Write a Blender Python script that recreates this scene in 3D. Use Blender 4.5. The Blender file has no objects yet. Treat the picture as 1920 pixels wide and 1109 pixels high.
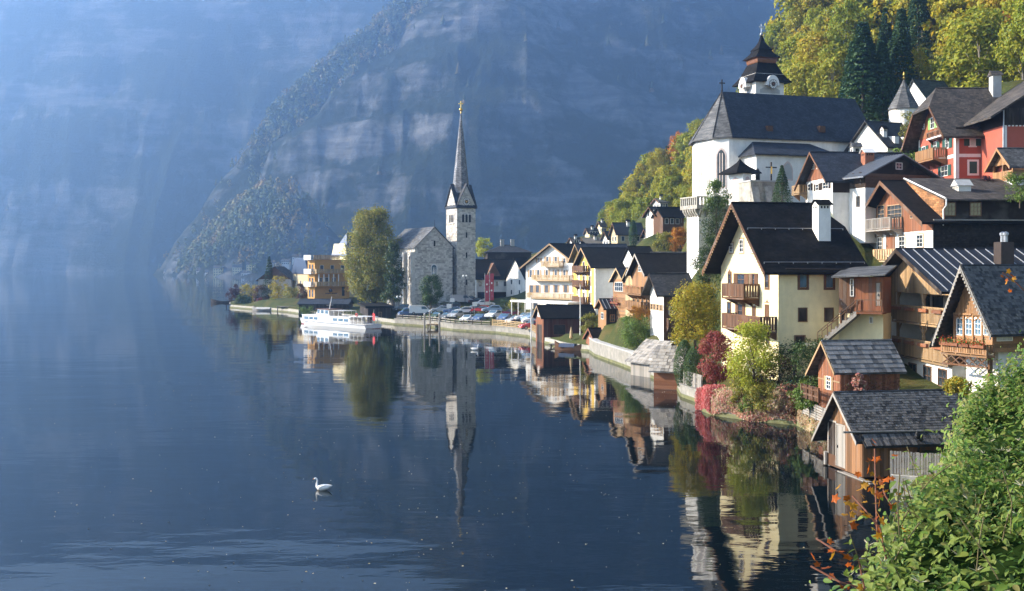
import bpy, math, random
import numpy as np
from mathutils import Vector, Matrix
R = math.radians
rnd = random.Random(7)
sc = bpy.context.scene
C = sc.collection
# ------------------------------------------------------------------ camera, sky, sun, exposure
F, HOR, CH = 2059.0, 500.0, 12.0           # focal length in photo pixels, horizon row, eye height over the lake
cam = bpy.data.objects.new('camera', bpy.data.cameras.new('camera')); C.objects.link(cam)
cam.location = (0, 0, CH); cam.rotation_euler = (R(90), 0, 0)
cam.data.sensor_width = 36; cam.data.lens = F/1920*36
cam.data.shift_y = -(554.5-HOR)/1920
cam.data.clip_start = 0.1; cam.data.clip_end = 20000
sc.camera = cam
SUN_EL, SUN_AZ = 25.0, -83.0                # degrees; azimuth clockwise from +Y
world = bpy.data.worlds.new('World'); sc.world = world; world.use_nodes = True
nt = world.node_tree; bg = nt.nodes['Background']
sky = nt.nodes.new('ShaderNodeTexSky'); sky.sky_type = 'NISHITA'; sky.sun_disc = False
sky.sun_elevation = R(SUN_EL); sky.sun_rotation = R(SUN_AZ); sky.altitude = 500
sky.air_density = 1.0; sky.dust_density = 1.3; sky.ozone_density = 0.9
nt.links.new(sky.outputs[0], bg.inputs[0]); bg.inputs[1].default_value = 0.09
sl = bpy.data.lights.new('sun', 'SUN'); sl.energy = 5.0; sl.angle = R(0.5); sl.color = (1.0, 0.87, 0.69)
sun = bpy.data.objects.new('sun', sl); C.objects.link(sun)
sd = Vector((math.sin(R(SUN_AZ))*math.cos(R(SUN_EL)), math.cos(R(SUN_AZ))*math.cos(R(SUN_EL)), math.sin(R(SUN_EL))))
sun.rotation_euler = sd.to_track_quat('Z', 'Y').to_euler(); sun.location = sd*300
sc.view_settings.view_transform = 'Standard'; sc.view_settings.look = 'None'
sc.view_settings.exposure = 1.7; sc.view_settings.gamma = 1.0
cy = sc.cycles
cy.use_denoising = True; cy.max_bounces = 6; cy.diffuse_bounces = 2; cy.glossy_bounces = 3
cy.transmission_bounces = 3; cy.volume_bounces = 1; cy.transparent_max_bounces = 4
cy.caustics_reflective = False; cy.caustics_refractive = False
cy.use_adaptive_sampling = True; cy.adaptive_threshold = 0.015; cy.sample_clamp_indirect = 4
HAZE = 0.00040; HAZE_COL = (0.36, 0.60, 1.0, 1); HAZE_G = 0.72

# ------------------------------------------------------------------ measuring the photograph
def at(px, py, D):
    return Vector(((px-960)/F*D, D, CH-(py-HOR)/F*D))
def onz(px, py, z=0.0):
    return at(px, py, (CH-z)*F/(py-HOR))

# ------------------------------------------------------------------ materials
class NG:
    def __init__(s, name):
        s.m = bpy.data.materials.new(name); s.m.use_nodes = True
        s.t = s.m.node_tree; s.n = s.t.nodes; s.b = s.n['Principled BSDF']; s.out = s.n['Material Output']
    def add(s, typ, **kw):
        nd = s.n.new(typ)
        for k, v in kw.items():
            if k.startswith('i_'):
                key = k[2:]; key = int(key) if key.isdigit() else key.replace('_', ' ')
                s.put(nd.inputs[key], v)
            else: setattr(nd, k, v)
        return nd
    def put(s, sock, v):
        if hasattr(v, 'is_output'): s.t.links.new(v, sock)
        else: sock.default_value = v
    def coord(s, which='Object', sc=(1, 1, 1)):
        c = s.add('ShaderNodeTexCoord'); mp = s.add('ShaderNodeMapping', i_Vector=c.outputs[which]); mp.inputs['Scale'].default_value = sc
        return mp.outputs[0]
    def noise(s, vec, scale, detail=4, rough=0.55, out='Fac'):
        return s.add('ShaderNodeTexNoise', i_Vector=vec, i_Scale=scale, i_Detail=float(detail), i_Roughness=rough).outputs[out]
    def ramp(s, fac, stops):
        r = s.add('ShaderNodeValToRGB', i_Fac=fac); e = r.color_ramp.elements
        while len(e) < len(stops): e.new(0.5)
        for q, (p, c) in zip(e, stops): q.position = p; q.color = tuple(c)+(1,) if len(c) == 3 else c
        return r.outputs[0]
    def mix(s, fac, a, b, mode='MIX'):
        m = s.add('ShaderNodeMix', data_type='RGBA', blend_type=mode)
        s.put(m.inputs[0], fac); s.put(m.inputs[6], a if hasattr(a, 'is_output') else c4(a)); s.put(m.inputs[7], b if hasattr(b, 'is_output') else c4(b))
        return m.outputs[2]
    def math(s, op, a, b=0.0):
        m = s.add('ShaderNodeMath', operation=op); s.put(m.inputs[0], a); s.put(m.inputs[1], b); return m.outputs[0]
    def bump(s, h, strength=0.4, dist=0.02, normal=None):
        b = s.add('ShaderNodeBump', i_Height=h, i_Strength=strength, i_Distance=dist)
        if normal: s.put(b.inputs['Normal'], normal)
        return b.outputs[0]
def c4(c): return tuple(c)+(1.0,) if len(c) == 3 else c
def mul(c, k): return tuple(min(1, x*k) for x in c[:3])
MATS = {}
def plain(name, col, rough=0.6, metal=0.0, var=0.25, scale=3.0, bump=0.15, rand=0.0, stretch=(1, 1, 1), island=0.0, stain=0.0, spec=0.3, dist=0.02):
    """a paint, plaster, stone or wood: two-tone noise, optional stains, random tint per object or per piece"""
    if name in MATS: return MATS[name]
    g = NG(name); v = g.coord('Object', stretch)
    f = g.noise(v, scale, 6, 0.6)
    col_ = g.ramp(f, [(0.28, mul(col, 1-var)), (0.72, mul(col, 1+var*0.6))])
    if stain:
        f2 = g.noise(g.coord('Object', (1.0, 1.0, 0.35)), 0.9, 5, 0.65)
        col_ = g.mix(g.ramp(f2, [(0.45, (0, 0, 0)), (0.75, (stain, stain, stain))]), col_, mul(col, 0.45))
    if rand:
        oi = g.add('ShaderNodeObjectInfo').outputs['Random']
        col_ = g.mix(1.0, col_, g.ramp(oi, [(0, (1-rand,)*3), (0.6, (1, 1, 1)), (1, (1+rand*0.6, 1+rand*0.5, 1+rand*0.4))]), 'MULTIPLY')
    if island:
        oi = g.add('ShaderNodeNewGeometry').outputs['Random Per Island']
        col_ = g.mix(1.0, col_, g.ramp(oi, [(0, (1-island,)*3), (0.5, (1, 1, 1)), (1, (1+island*0.6,)*3)]), 'MULTIPLY')
    g.put(g.b.inputs['Base Color'], col_); g.b.inputs['Roughness'].default_value = rough; g.b.inputs['Metallic'].default_value = metal
    g.b.inputs['Specular IOR Level'].default_value = spec
    if bump: g.put(g.b.inputs['Normal'], g.bump(g.noise(v, scale*6, 5, 0.6), bump, dist))
    MATS[name] = g.m; return g.m
def woodm(name, col, rand=0.35, vert=True, rough=0.75, var=0.45):
    """boards weathered along the grain; every board its own tint"""
    if name in MATS: return MATS[name]
    g = NG(name); oi = g.add('ShaderNodeObjectInfo').outputs['Random']
    c = g.add('ShaderNodeTexCoord')
    off = g.add('ShaderNodeVectorMath', operation='ADD', i_0=c.outputs['Object']); cmb = g.add('ShaderNodeCombineXYZ', i_X=g.math('MULTIPLY', oi, 37.0), i_Y=g.math('MULTIPLY', oi, 91.0)); g.put(off.inputs[1], cmb.outputs[0])
    mp = g.add('ShaderNodeMapping', i_Vector=off.outputs[0]); mp.inputs['Scale'].default_value = (9, 9, 0.7) if vert else (0.7, 9, 9)
    f = g.noise(mp.outputs[0], 2.0, 6, 0.7)
    col_ = g.ramp(f, [(0.25, mul(col, 1-var)), (0.5, col), (0.8, mul(col, 1.3))])
    f2 = g.noise(off.outputs[0], 0.5, 3)
    col_ = g.mix(g.ramp(f2, [(0.5, (0, 0, 0)), (0.72, (0.45,)*3)]), col_, (0.22, 0.20, 0.18))
    col_ = g.mix(1.0, col_, g.ramp(oi, [(0, (1-rand,)*3), (0.5, (1, 0.97, 0.94)), (1, (1+rand*0.5, 1+rand*0.4, 1+rand*0.3))]), 'MULTIPLY')
    g.put(g.b.inputs['Base Color'], col_); g.b.inputs['Roughness'].default_value = rough; g.b.inputs['Specular IOR Level'].default_value = 0.2
    g.put(g.b.inputs['Normal'], g.bump(f, 0.5, 0.01)); MATS[name] = g.m; return g.m
def tiles(name, col, bw=0.3, bh=0.2, rough=0.6, var=0.5, k=1.4, bump=0.7, spec=0.3, mortar=0.35):
    """roof shingles or wall shingles too small to pick apart: courses along local x"""
    if name in MATS: return MATS[name]
    g = NG(name); c = g.add('ShaderNodeTexCoord'); sp = g.add('ShaderNodeSeparateXYZ', i_0=c.outputs['Object'])
    u = g.math('ADD', sp.outputs[0], g.math('MULTIPLY', sp.outputs[1], 0.31))
    v = g.add('ShaderNodeCombineXYZ', i_X=u, i_Y=g.math('MULTIPLY', sp.outputs[2], k))
    br = g.add('ShaderNodeTexBrick', i_Vector=v.outputs[0], i_Scale=1.0, i_Color1=c4(mul(col, 1-var)), i_Color2=c4(mul(col, 1+var)), i_Mortar=c4(mul(col, mortar)))
    br.inputs['Brick Width'].default_value = bw; br.inputs['Row Height'].default_value = bh; br.inputs['Mortar Size'].default_value = min(bw, bh)*0.07
    br.inputs['Mortar Smooth'].default_value = 0.6; br.inputs['Bias'].default_value = -0.1
    f = g.noise(g.coord('Object', (1, 1, 1)), 0.7, 6, 0.65)
    col_ = g.mix(1.0, br.outputs['Color'], g.ramp(f, [(0.3, (0.5,)*3), (0.7, (1.6,)*3)]), 'MULTIPLY')
    g.put(g.b.inputs['Base Color'], col_); g.b.inputs['Roughness'].default_value = rough; g.b.inputs['Specular IOR Level'].default_value = spec
    h = g.math('SUBTRACT', g.math('MULTIPLY', g.noise(g.coord('Object'), 9, 4), 0.5), br.outputs['Fac'])
    g.put(g.b.inputs['Normal'], g.bump(h, bump, 0.03)); MATS[name] = g.m; return g.m
def leafm(name, cols, trans=0.45, rand=0.35, rough=0.55, obj=True):
    """foliage: colour per leaf and per tree, some light passing through"""
    if name in MATS: return MATS[name]
    g = NG(name); isl = g.add('ShaderNodeNewGeometry').outputs['Random Per Island']
    n = len(cols); col_ = g.ramp(isl, [((k+0.5)/n, c) for k, c in enumerate(cols)])
    f = g.noise(g.coord('Object'), 0.55, 3); col_ = g.mix(1.0, col_, g.ramp(f, [(0.35, (1-rand,)*3), (0.65, (1+rand*0.5,)*3)]), 'MULTIPLY')
    if obj:
        oi = g.add('ShaderNodeObjectInfo').outputs['Random']
        col_ = g.mix(1.0, col_, g.ramp(oi, [(0, (0.72, 0.82, 0.75)), (0.35, (0.9, 0.96, 0.9)), (0.7, (1.0, 1.0, 1.0)), (1, (1.12, 1.02, 0.8))]), 'MULTIPLY')
    g.put(g.b.inputs['Base Color'], col_); g.b.inputs['Roughness'].default_value = rough; g.b.inputs['Specular IOR Level'].default_value = 0.25
    tr = g.add('ShaderNodeBsdfTranslucent', i_Color=col_); mx = g.add('ShaderNodeMixShader', i_0=trans)
    g.t.links.new(g.b.outputs[0], mx.inputs[1]); g.t.links.new(tr.outputs[0], mx.inputs[2]); g.t.links.new(mx.outputs[0], g.out.inputs['Surface'])
    MATS[name] = g.m; return g.m
def glassm(name='window_glass', col=(0.02, 0.025, 0.03), rough=0.05):
    if name in MATS: return MATS[name]
    g = NG(name); f = g.noise(g.coord('Object'), 0.8, 2)
    g.put(g.b.inputs['Base Color'], g.ramp(f, [(0.35, col), (0.7, mul(col, 2.2))])); g.b.inputs['Roughness'].default_value = rough
    g.b.inputs['Specular IOR Level'].default_value = 0.6; MATS[name] = g.m; return g.m

# ------------------------------------------------------------------ meshes and objects
class MB:
    """collects pieces and links them as one mesh object"""
    def __init__(s): s.v, s.f = [], []
    def quad(s, *p):
        n = len(s.v); s.v += [tuple(q) for q in p]; s.f.append(tuple(range(n, n+len(p)))); return s
    def box(s, x0, x1, y0, y1, z0, z1):
        n = len(s.v); s.v += [(x0, y0, z0), (x1, y0, z0), (x1, y1, z0), (x0, y1, z0), (x0, y0, z1), (x1, y0, z1), (x1, y1, z1), (x0, y1, z1)]
        s.f += [tuple(n+i for i in q) for q in ((3, 2, 1, 0), (4, 5, 6, 7), (0, 1, 5, 4), (1, 2, 6, 5), (2, 3, 7, 6), (3, 0, 4, 7))]; return s
    def prism(s, pts, a, b, ax='x'):
        """polygon pts in the plane across ax, swept from a to b"""
        n = len(s.v); k = len(pts)
        mk = (lambda t, p: (t, p[0], p[1])) if ax == 'x' else (lambda t, p: (p[0], t, p[1])) if ax == 'y' else (lambda t, p: (p[0], p[1], t))
        s.v += [mk(a, p) for p in pts]+[mk(b, p) for p in pts]
        s.f += [tuple(range(n+k-1, n-1, -1)), tuple(range(n+k, n+2*k))]+[(n+i, n+(i+1) % k, n+k+(i+1) % k, n+k+i) for i in range(k)]; return s
    def tube(s, p0, p1, r0, r1=None, n=8, caps=True):
        r1 = r0 if r1 is None else r1; p0, p1 = Vector(p0), Vector(p1); d = (p1-p0).normalized()
        u = d.orthogonal().normalized(); w = d.cross(u); b = len(s.v)
        for p, r in ((p0, r0), (p1, r1)):
            s.v += [tuple(p+(u*math.cos(2*math.pi*i/n)+w*math.sin(2*math.pi*i/n))*r) for i in range(n)]
        s.f += [(b+i, b+(i+1) % n, b+n+(i+1) % n, b+n+i) for i in range(n)]
        if caps: s.f += [tuple(range(b+n-1, b-1, -1)), tuple(range(b+n, b+2*n))]
        return s
    def lathe(s, prof, n=16, c=(0, 0), rot=0.0):
        b = len(s.v); k = len(prof)
        for r, z in prof:
            s.v += [(c[0]+r*math.cos(rot+2*math.pi*i/n), c[1]+r*math.sin(rot+2*math.pi*i/n), z) for i in range(n)]
        for j in range(k-1):
            s.f += [(b+j*n+i, b+j*n+(i+1) % n, b+(j+1)*n+(i+1) % n, b+(j+1)*n+i) for i in range(n)]
        s.f += [tuple(range(b+n-1, b-1, -1)), tuple(range(b+(k-1)*n, b+k*n))]; return s
    def path(s, pts, r, n=6):
        for a, b in zip(pts, pts[1:]): s.tube(a, b, r, r, n)
        return s
    def mesh(s, name, m=None, smooth=False):
        me = bpy.data.meshes.new(name); me.from_pydata(s.v, [], s.f)
        if m: me.materials.append(m)
        if smooth: me.shade_smooth()
        return me
    def build(s, name, m, parent=None, loc=(0, 0, 0), smooth=False):
        return obj(name, s.mesh(name, m, smooth), parent, loc)
def obj(name, me, parent=None, loc=(0, 0, 0), rot=(0, 0, 0), scale=(1, 1, 1)):
    o = bpy.data.objects.new(name, me); C.objects.link(o); o.parent = parent; o.location = loc; o.rotation_euler = rot; o.scale = scale; return o
def tag(o, label=None, cat=None, group=None, kind=None):
    for k, v in (('label', label), ('category', cat), ('group', group), ('kind', kind)):
        if v: o[k] = v
    return o
def thing(name, label, cat, loc=(0, 0, 0), rz=0.0, group=None):
    return tag(obj(name, None, None, loc, (0, 0, rz)), label, cat, group)
UNIT = {}
def piece(name, parent, m, c, size, rot=(0, 0, 0)):
    """one board, slat, pane ...: all share a unit box per material"""
    if m.name not in UNIT: UNIT[m.name] = MB().box(-.5, .5, -.5, .5, -.5, .5).mesh('piece', m)
    return obj(name, UNIT[m.name], parent, c, rot, size)
def copy_tree(o, parent=None):
    c = o.copy(); C.objects.link(c); c.parent = parent
    for ch in list(o.children): copy_tree(ch, c)
    return c
def np_mesh(name, V, Fq, m, smooth=False):
    me = bpy.data.meshes.new(name); V = np.asarray(V, np.float32); Fq = np.asarray(Fq, np.int32); k = Fq.shape[1]
    me.vertices.add(len(V)); me.vertices.foreach_set('co', V.ravel())
    me.loops.add(Fq.size); me.loops.foreach_set('vertex_index', Fq.ravel())
    me.polygons.add(len(Fq)); me.polygons.foreach_set('loop_start', np.arange(0, Fq.size, k, dtype=np.int32))
    me.update(calc_edges=True); me.materials.append(m)
    if smooth: me.shade_smooth()
    return me
_P = np.random.RandomState(3).rand(512, 512)
def vnoise(x, y):
    xi = np.floor(x).astype(int); yi = np.floor(y).astype(int); fx = x-xi; fy = y-yi
    fx = fx*fx*(3-2*fx); fy = fy*fy*(3-2*fy); g = lambda a, b: _P[a % 512, b % 512]
    return (g(xi, yi)*(1-fx)+g(xi+1, yi)*fx)*(1-fy)+(g(xi, yi+1)*(1-fx)+g(xi+1, yi+1)*fx)*fy
def fbm(x, y, o=5, ridged=False):
    t = 0; a = 1.0; n = 0
    for k in range(o):
        q = vnoise(x*2**k+k*17.3, y*2**k+k*31.7)
        if ridged: q = 1-abs(2*q-1)
        t = t+q*a; n += a; a *= 0.5
    return t/n
# ------------------------------------------------------------------ water, shore, mountains
def lake():
    g = NG('lake_water'); c = g.add('ShaderNodeTexCoord')
    def waves(scale, sx, sy, rough=0.5, det=3):
        mp = g.add('ShaderNodeMapping', i_Vector=c.outputs['Object']); mp.inputs['Scale'].default_value = (sx, sy, 1); mp.inputs['Rotation'].default_value = (0, 0, R(8))
        return g.noise(mp.outputs[0], scale, det, rough)
    w1 = waves(0.9, 0.45, 1.0); w2 = waves(0.16, 0.5, 1.0, 0.5, 2); w3 = waves(0.03, 1, 1, 0.5, 2)
    amp = g.ramp(w3, [(0.38, (0.22,)*3), (0.66, (1.0,)*3)])
    pm = g.add('ShaderNodeMapping', i_Vector=c.outputs['Object']); pm.inputs['Location'].default_value = (14*.028, -44*.045, 0); pm.inputs['Scale'].default_value = (.028, .045, 1)
    breeze = g.add('ShaderNodeTexGradient', gradient_type='SPHERICAL', i_Vector=pm.outputs[0]).outputs['Fac']
    amp = g.math('ADD', amp, g.math('MULTIPLY', breeze, 1.1))
    h = g.math('ADD', g.math('MULTIPLY', w1, 0.22), g.math('MULTIPLY', w2, 1.15)); h = g.math('MULTIPLY', h, amp)
    g.put(g.b.inputs['Normal'], g.bump(h, 1.0, 0.055))
    g.b.inputs['Base Color'].default_value = (0.002, 0.006, 0.009, 1); g.b.inputs['Roughness'].default_value = 0.03
    g.b.inputs['IOR'].default_value = 1.333; g.b.inputs['Specular IOR Level'].default_value = 0.30
    me = MB().quad((-4500, -60, 0), (4500, -60, 0), (4500, 4600, 0), (-4500, 4600, 0)).mesh('lake', g.m)
    tag(obj('lake', me), 'calm dark blue lake mirroring the village', None, None, 'structure')
lake()

def dist_poly(X, Y, pts):
    """distance to a crest polyline and the crest height at the nearest point"""
    best = np.full(X.shape, 1e9); hz = np.zeros(X.shape)
    for a, b in zip(pts, pts[1:]):
        dx, dy = b[0]-a[0], b[1]-a[1]; t = np.clip(((X-a[0])*dx+(Y-a[1])*dy)/(dx*dx+dy*dy), 0, 1)
        d = np.hypot(X-a[0]-t*dx, Y-a[1]-t*dy); z = a[2]+(b[2]-a[2])*t
        k = d < best; best = np.where(k, d, best); hz = np.where(k, z, hz)
    return best, hz
def pxs(l): return [tuple(at(*p)) for p in l]
CREST_A = pxs([(378, 512, 1470), (395, 445, 1430), (440, 392, 1370), (510, 352, 1300), (550, 350, 1290)])
CREST_B = pxs([(490, 245, 1590), (515, 205, 1600), (610, 120, 1640), (690, 55, 1680), (770, -15, 1710), (900, -110, 1760)])
CREST_C = pxs([(900, -110, 1760), (1100, -150, 1900), (1350, -120, 2060), (1550, -60, 2200), (1800, 80, 2300), (2300, 150, 2500)])
CREST_D = pxs([(-2600, 120, 2300), (-1200, 60, 2400), (-500, 0, 2450), (0, -60, 2450), (140, -18, 2430), (290, -7, 2420), (450, -7, 2420), (620, -18, 2440), (720, -50, 2450), (900, 60, 2500)])
def mount_h(X, Y):
    w = fbm(X/420+5, Y/420, 5)-0.5; rg = fbm(X/260, Y/260+9, 5, True)
    gul = fbm(X/95+40, Y/330+3, 4, True)
    out = np.full(X.shape, -30.0)
    for crest, slope, am in ((CREST_A, 1.15, 25), (CREST_B, 1.35, 70), (CREST_C, 1.12, 120), (CREST_D, 1.5, 110)):
        d, z = dist_poly(X, Y, crest)
        prof = z-d*slope
        t = np.clip(d/260, 0, 1)
        h = prof+t*(w*am*1.7+(rg-0.55)*am*0.9+(gul-0.6)*am*0.28)
        # cliff bands: terraces in height
        st = 85.0+0*h; w2 = w*3.2+(fbm(X/700+2, Y/700+8, 3)-.5)*3; q = h/st+w2; fr = q-np.floor(q); ter = (np.floor(q)+np.clip((fr-0.3)/0.45, 0, 1)-w2)*st
        if crest is CREST_C: h = h*(1-0.5*t)+ter*0.5*t
        if crest is CREST_B: h = h*(1-0.35*t)+ter*0.35*t
        out = np.maximum(out, h)
    return out+(fbm(X/28, Y/28, 3)-0.5)*9
def mountains():
    nx, ny = 900, 300
    px = np.linspace(-3000, 3200, nx); px = np.concatenate([np.linspace(-3000, -100, 140, endpoint=False), np.linspace(-100, 1750, 700, endpoint=False), np.linspace(1750, 3200, 120)]); nx = len(px)
    D = 640*np.power(4300/640, np.linspace(0, 1, ny))
    PX, DD = np.meshgrid(px, D); X = (PX-960)/F*DD; Y = DD; Z = mount_h(X, Y)
    V = np.stack([X, Y, Z], -1).reshape(-1, 3)
    i = np.arange((ny-1)*nx).reshape(ny-1, nx)[:, :-1].ravel(); Fq = np.stack([i, i+1, i+nx+1, i+nx], -1)
    keep = Z.reshape(-1)[Fq].max(1) > -3; Fq = Fq[keep]
    used = np.unique(Fq); rm = np.zeros(len(V), int); rm[used] = np.arange(len(used))
    g = NG('mountain_rock_and_wood'); pos = g.add('ShaderNodeNewGeometry'); sp = g.add('ShaderNodeSeparateXYZ', i_0=pos.outputs['Normal'])
    v = g.coord('Object', (1, 1, 1)); vs = g.coord('Object', (0.35, 0.35, 2.6)); vd = g.coord('Object', (1, 1, 0.95))
    band = g.noise(vs, 0.006, 6, 0.62); patch = g.noise(vd, 0.0065, 8, 0.66); fine = g.noise(v, 0.05, 6, 0.7)
    rockf = g.math('ADD', g.math('MULTIPLY', g.math('SUBTRACT', 0.68, sp.outputs[2]), 0.7), g.math('MULTIPLY', g.math('SUBTRACT', g.math('ADD', g.math('MULTIPLY', patch, 0.9), g.math('MULTIPLY', band, 0.55)), 0.685), 3.6))
    rockf = g.math('ADD', rockf, g.math('MULTIPLY', g.math('SUBTRACT', fine, 0.5), 0.75))
    m_ = g.ramp(rockf, [(0.12, (0, 0, 0)), (0.5, (1, 1, 1))])
    rock = g.ramp(g.noise(vs, 0.03, 7, 0.7), [(0.3, (0.06, 0.063, 0.066)), (0.5, (0.13, 0.135, 0.14)), (0.72, (0.25, 0.25, 0.25))])
    wood = g.ramp(g.noise(g.coord('Object', (1, 1, .4)), 0.14, 6, 0.75), [(0.3, (0.008, 0.014, 0.009)), (0.55, (0.022, 0.030, 0.014)), (0.75, (0.045, 0.045, 0.02))])
    g.put(g.b.inputs['Base Color'], g.mix(m_, wood, rock)); g.b.inputs['Roughness'].default_value = 0.95; g.b.inputs['Specular IOR Level'].default_value = 0.05
    hh = g.math('ADD', g.math('MULTIPLY', g.noise(v, 0.16, 7, 0.75), 1.3), g.math('MULTIPLY', g.noise(vs, 0.05, 5, 0.7), 0.8))
    g.put(g.b.inputs['Normal'], g.bump(hh, 0.8, 7.0))
    me = np_mesh('mountains', V[used], rm[Fq], g.m, True)
    tag(obj('mountains', me), 'steep hazy blue mountains with cliff bands rising beyond the lake', None, None, 'structure')
    # far woods along the lit ridges and lower slopes: too many to count
    rs = np.random.RandomState(5); PTS = []
    for crest, n, spread in ((CREST_C, 900, 120),):
        seg = np.array(crest); L = np.linalg.norm(np.diff(seg[:, :2], axis=0), axis=1); cum = np.r_[0, np.cumsum(L)]
        s = rs.rand(n)*cum[-1]; k = np.clip(np.searchsorted(cum, s)-1, 0, len(L)-1); t = (s-cum[k])/L[k]
        p = seg[k, :2]+(seg[k+1, :2]-seg[k, :2])*t[:, None]; p = p+rs.randn(n, 2)*spread*np.array([1, 0.8]); PTS.append(p)
    n = 60; q = np.stack([rs.uniform(-200, 1500, n), rs.uniform(1000, 2300, n)], 1); PTS.append(np.stack([(q[:, 0]-960)/F*q[:, 1], q[:, 1]], 1))
    P = np.concatenate(PTS); Z0 = mount_h(P[:, 0], P[:, 1]); dz = abs(mount_h(P[:, 0]+6, P[:, 1])-Z0)+abs(mount_h(P[:, 0], P[:, 1]+6)-Z0)
    ok = (Z0 > 1) & (dz < 15); P = P[ok]; Z0 = Z0[ok]; n = len(P); H = rs.uniform(9, 20, n)
    Vs, Fs = [], []; k = 5; ang = np.arange(k)*2*np.pi/k
    for lo, hi, r0 in ((0.05, 0.62, 0.26), (0.35, 1.0, 0.18)):
        b = sum(len(q) for q in Vs); rr = r0*H[:, None]*(0.75+0.5*rs.rand(n, k))
        ring = np.stack([P[:, 0:1]+np.cos(ang)*rr, P[:, 1:2]+np.sin(ang)*rr, np.repeat((Z0+H*lo)[:, None], k, 1)+rs.randn(n, k)*0.05*H[:, None]], -1)
        tip = np.stack([P[:, 0], P[:, 1], Z0+H*hi], -1)[:, None, :]; Vs.append(np.concatenate([ring, tip], 1).reshape(-1, 3))
        base = b+np.arange(n)[:, None]*(k+1); 
        for j in range(k): Fs.append(np.stack([base[:, 0]+j, base[:, 0]+(j+1) % k, base[:, 0]+k], -1))
    m = leafm('far_wood_leaves', [(0.025, 0.045, 0.02), (0.04, 0.06, 0.022), (0.16, 0.09, 0.025), (0.10, 0.10, 0.03), (0.03, 0.05, 0.02)], 0.2, 0.3, 0.8, False)
    tag(obj('mountain_wood', np_mesh('mountain_wood', np.concatenate(Vs), np.concatenate(Fs), m)), 'far conifer and autumn wood on the hazy mountain ridges', 'wood', None, 'stuff')
mountains()

def ridge_wood():
    # trees along the two spurs, leaf colours lightened to stand for sunlight
    rs = np.random.RandomState(9); PTS = []
    for crest, n, sx, sy in ((CREST_A, 1800, 30, 38), (CREST_B, 1500, 18, 24)):
        seg = np.array(crest); L = np.linalg.norm(np.diff(seg[:, :2], axis=0), axis=1); cum = np.r_[0, np.cumsum(L)]; s = rs.rand(n)*cum[-1]; k = np.clip(np.searchsorted(cum, s)-1, 0, len(L)-1); t = (s-cum[k])/L[k]
        PTS.append(seg[k, :2]+(seg[k+1, :2]-seg[k, :2])*t[:, None]+np.stack([rs.normal(size=n)*sx, rs.normal(size=n)*sy-(25 if crest is CREST_A else 8)], -1))
    P = np.concatenate(PTS); Z0 = mount_h(P[:, 0], P[:, 1]); ok = Z0 > 1; P = P[ok]; Z0 = Z0[ok]; n = len(P); H = rs.uniform(9, 18, n); q = 30
    c = np.repeat(np.stack([P[:, 0], P[:, 1], Z0], -1), q, 0); Hq = np.repeat(H, q); t = rs.rand(n*q); con = np.repeat(rs.rand(n) < .45, q); w = np.where(con, (1-t)*.2, np.sin(np.pi*np.clip(t, .1, .95))*.3)*Hq; a = rs.rand(n*q)*6.28
    V = c+np.stack([np.cos(a)*w, np.sin(a)*w, Hq*(.12+.85*t)], -1); Nn = np.stack([np.cos(a), np.sin(a), np.full(n*q, .6)], -1)+rs.normal(size=(n*q, 3))*.3; Nn /= np.linalg.norm(Nn, axis=1)[:, None]
    tt = rs.normal(size=(n*q, 3)); tt -= (tt*Nn).sum(1)[:, None]*Nn; tt /= np.linalg.norm(tt, axis=1)[:, None]; b = np.cross(Nn, tt); s = (Hq*.085)[:, None]
    VV = np.stack([V-tt*s, V+b*s, V+tt*s, V-b*s], 1).reshape(-1, 3)
    g = NG('sun_bright_ridge_leaves'); f = g.noise(g.coord(), .03, 3); col_ = g.ramp(f, [(.35, (.09, .12, .045)), (.5, (.15, .16, .05)), (.64, (.30, .20, .065))]); g.put(g.b.inputs['Base Color'], col_); g.b.inputs['Roughness'].default_value = .9; m = g.m
    tag(obj('ridge_wood', np_mesh('ridge_wood', VV, np.arange(len(VV)).reshape(-1, 4), m)), 'autumn wood along the mountain spurs, coloured lighter as if sunlit', 'wood', None, 'stuff')
ridge_wood()

# the shore from the near boathouse round to the villa's point, measured along the waterline
SHORE_PX = [(1725, 950), (1702, 930), (1692, 905), (1652, 868), (1600, 845), (1551, 825), (1494, 798), (1410, 790), (1335, 779), (1310, 768), (1310, 756), (1277, 744), (1270, 732), (1224, 710), (1170, 688), (1115, 668), (1105, 660), (1060, 655), (1012, 641), (990, 632), (930, 625), (850, 620), (800, 613), (740, 609), (700, 604), (640, 597), (575, 591), (540, 586), (430, 577)]
SHORE = [Vector((7, 5)), Vector((10, 20)), Vector((14.5, 40))]+[onz(*p).xy for p in SHORE_PX]+[Vector((-90, 350)), Vector((-80, 390)), Vector((-60, 460)), Vector((-20, 560)), Vector((30, 700)), Vector((90, 900))]
INL = Vector((0.90, 0.436)); 
CTRL = []      # (x, y, z) heights of the land; buildings add their feet
def shore_dist(x, y):
    """distance inland from the shore along INL, None on the lake"""
    p = Vector((x, y)); best = None; nrm = Vector((-INL.y, INL.x)); s = p.dot(nrm)
    for a, b in zip(SHORE, SHORE[1:]):
        sa, sb = a.dot(nrm), b.dot(nrm)
        if sa <= s <= sb and sb > sa:
            t = (s-sa)/(sb-sa); q = a+(b-a)*t; return (p-q).dot(INL)
    return 0.0
def ctrl(px, py, D): CTRL.append(tuple(at(px, py, D)))
def ground_z(X, Y):
    """inverse-distance height of the land, with the shore as a low rim"""
    X = np.asarray(X, float); Y = np.asarray(Y, float); K = np.array(CTRL)
    d2 = (X[..., None]-K[:, 0])**2+(Y[..., None]-K[:, 1])**2; w = 1/(d2+6.0)**1.7
    return (w*K[:, 2]).sum(-1)/w.sum(-1)
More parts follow.
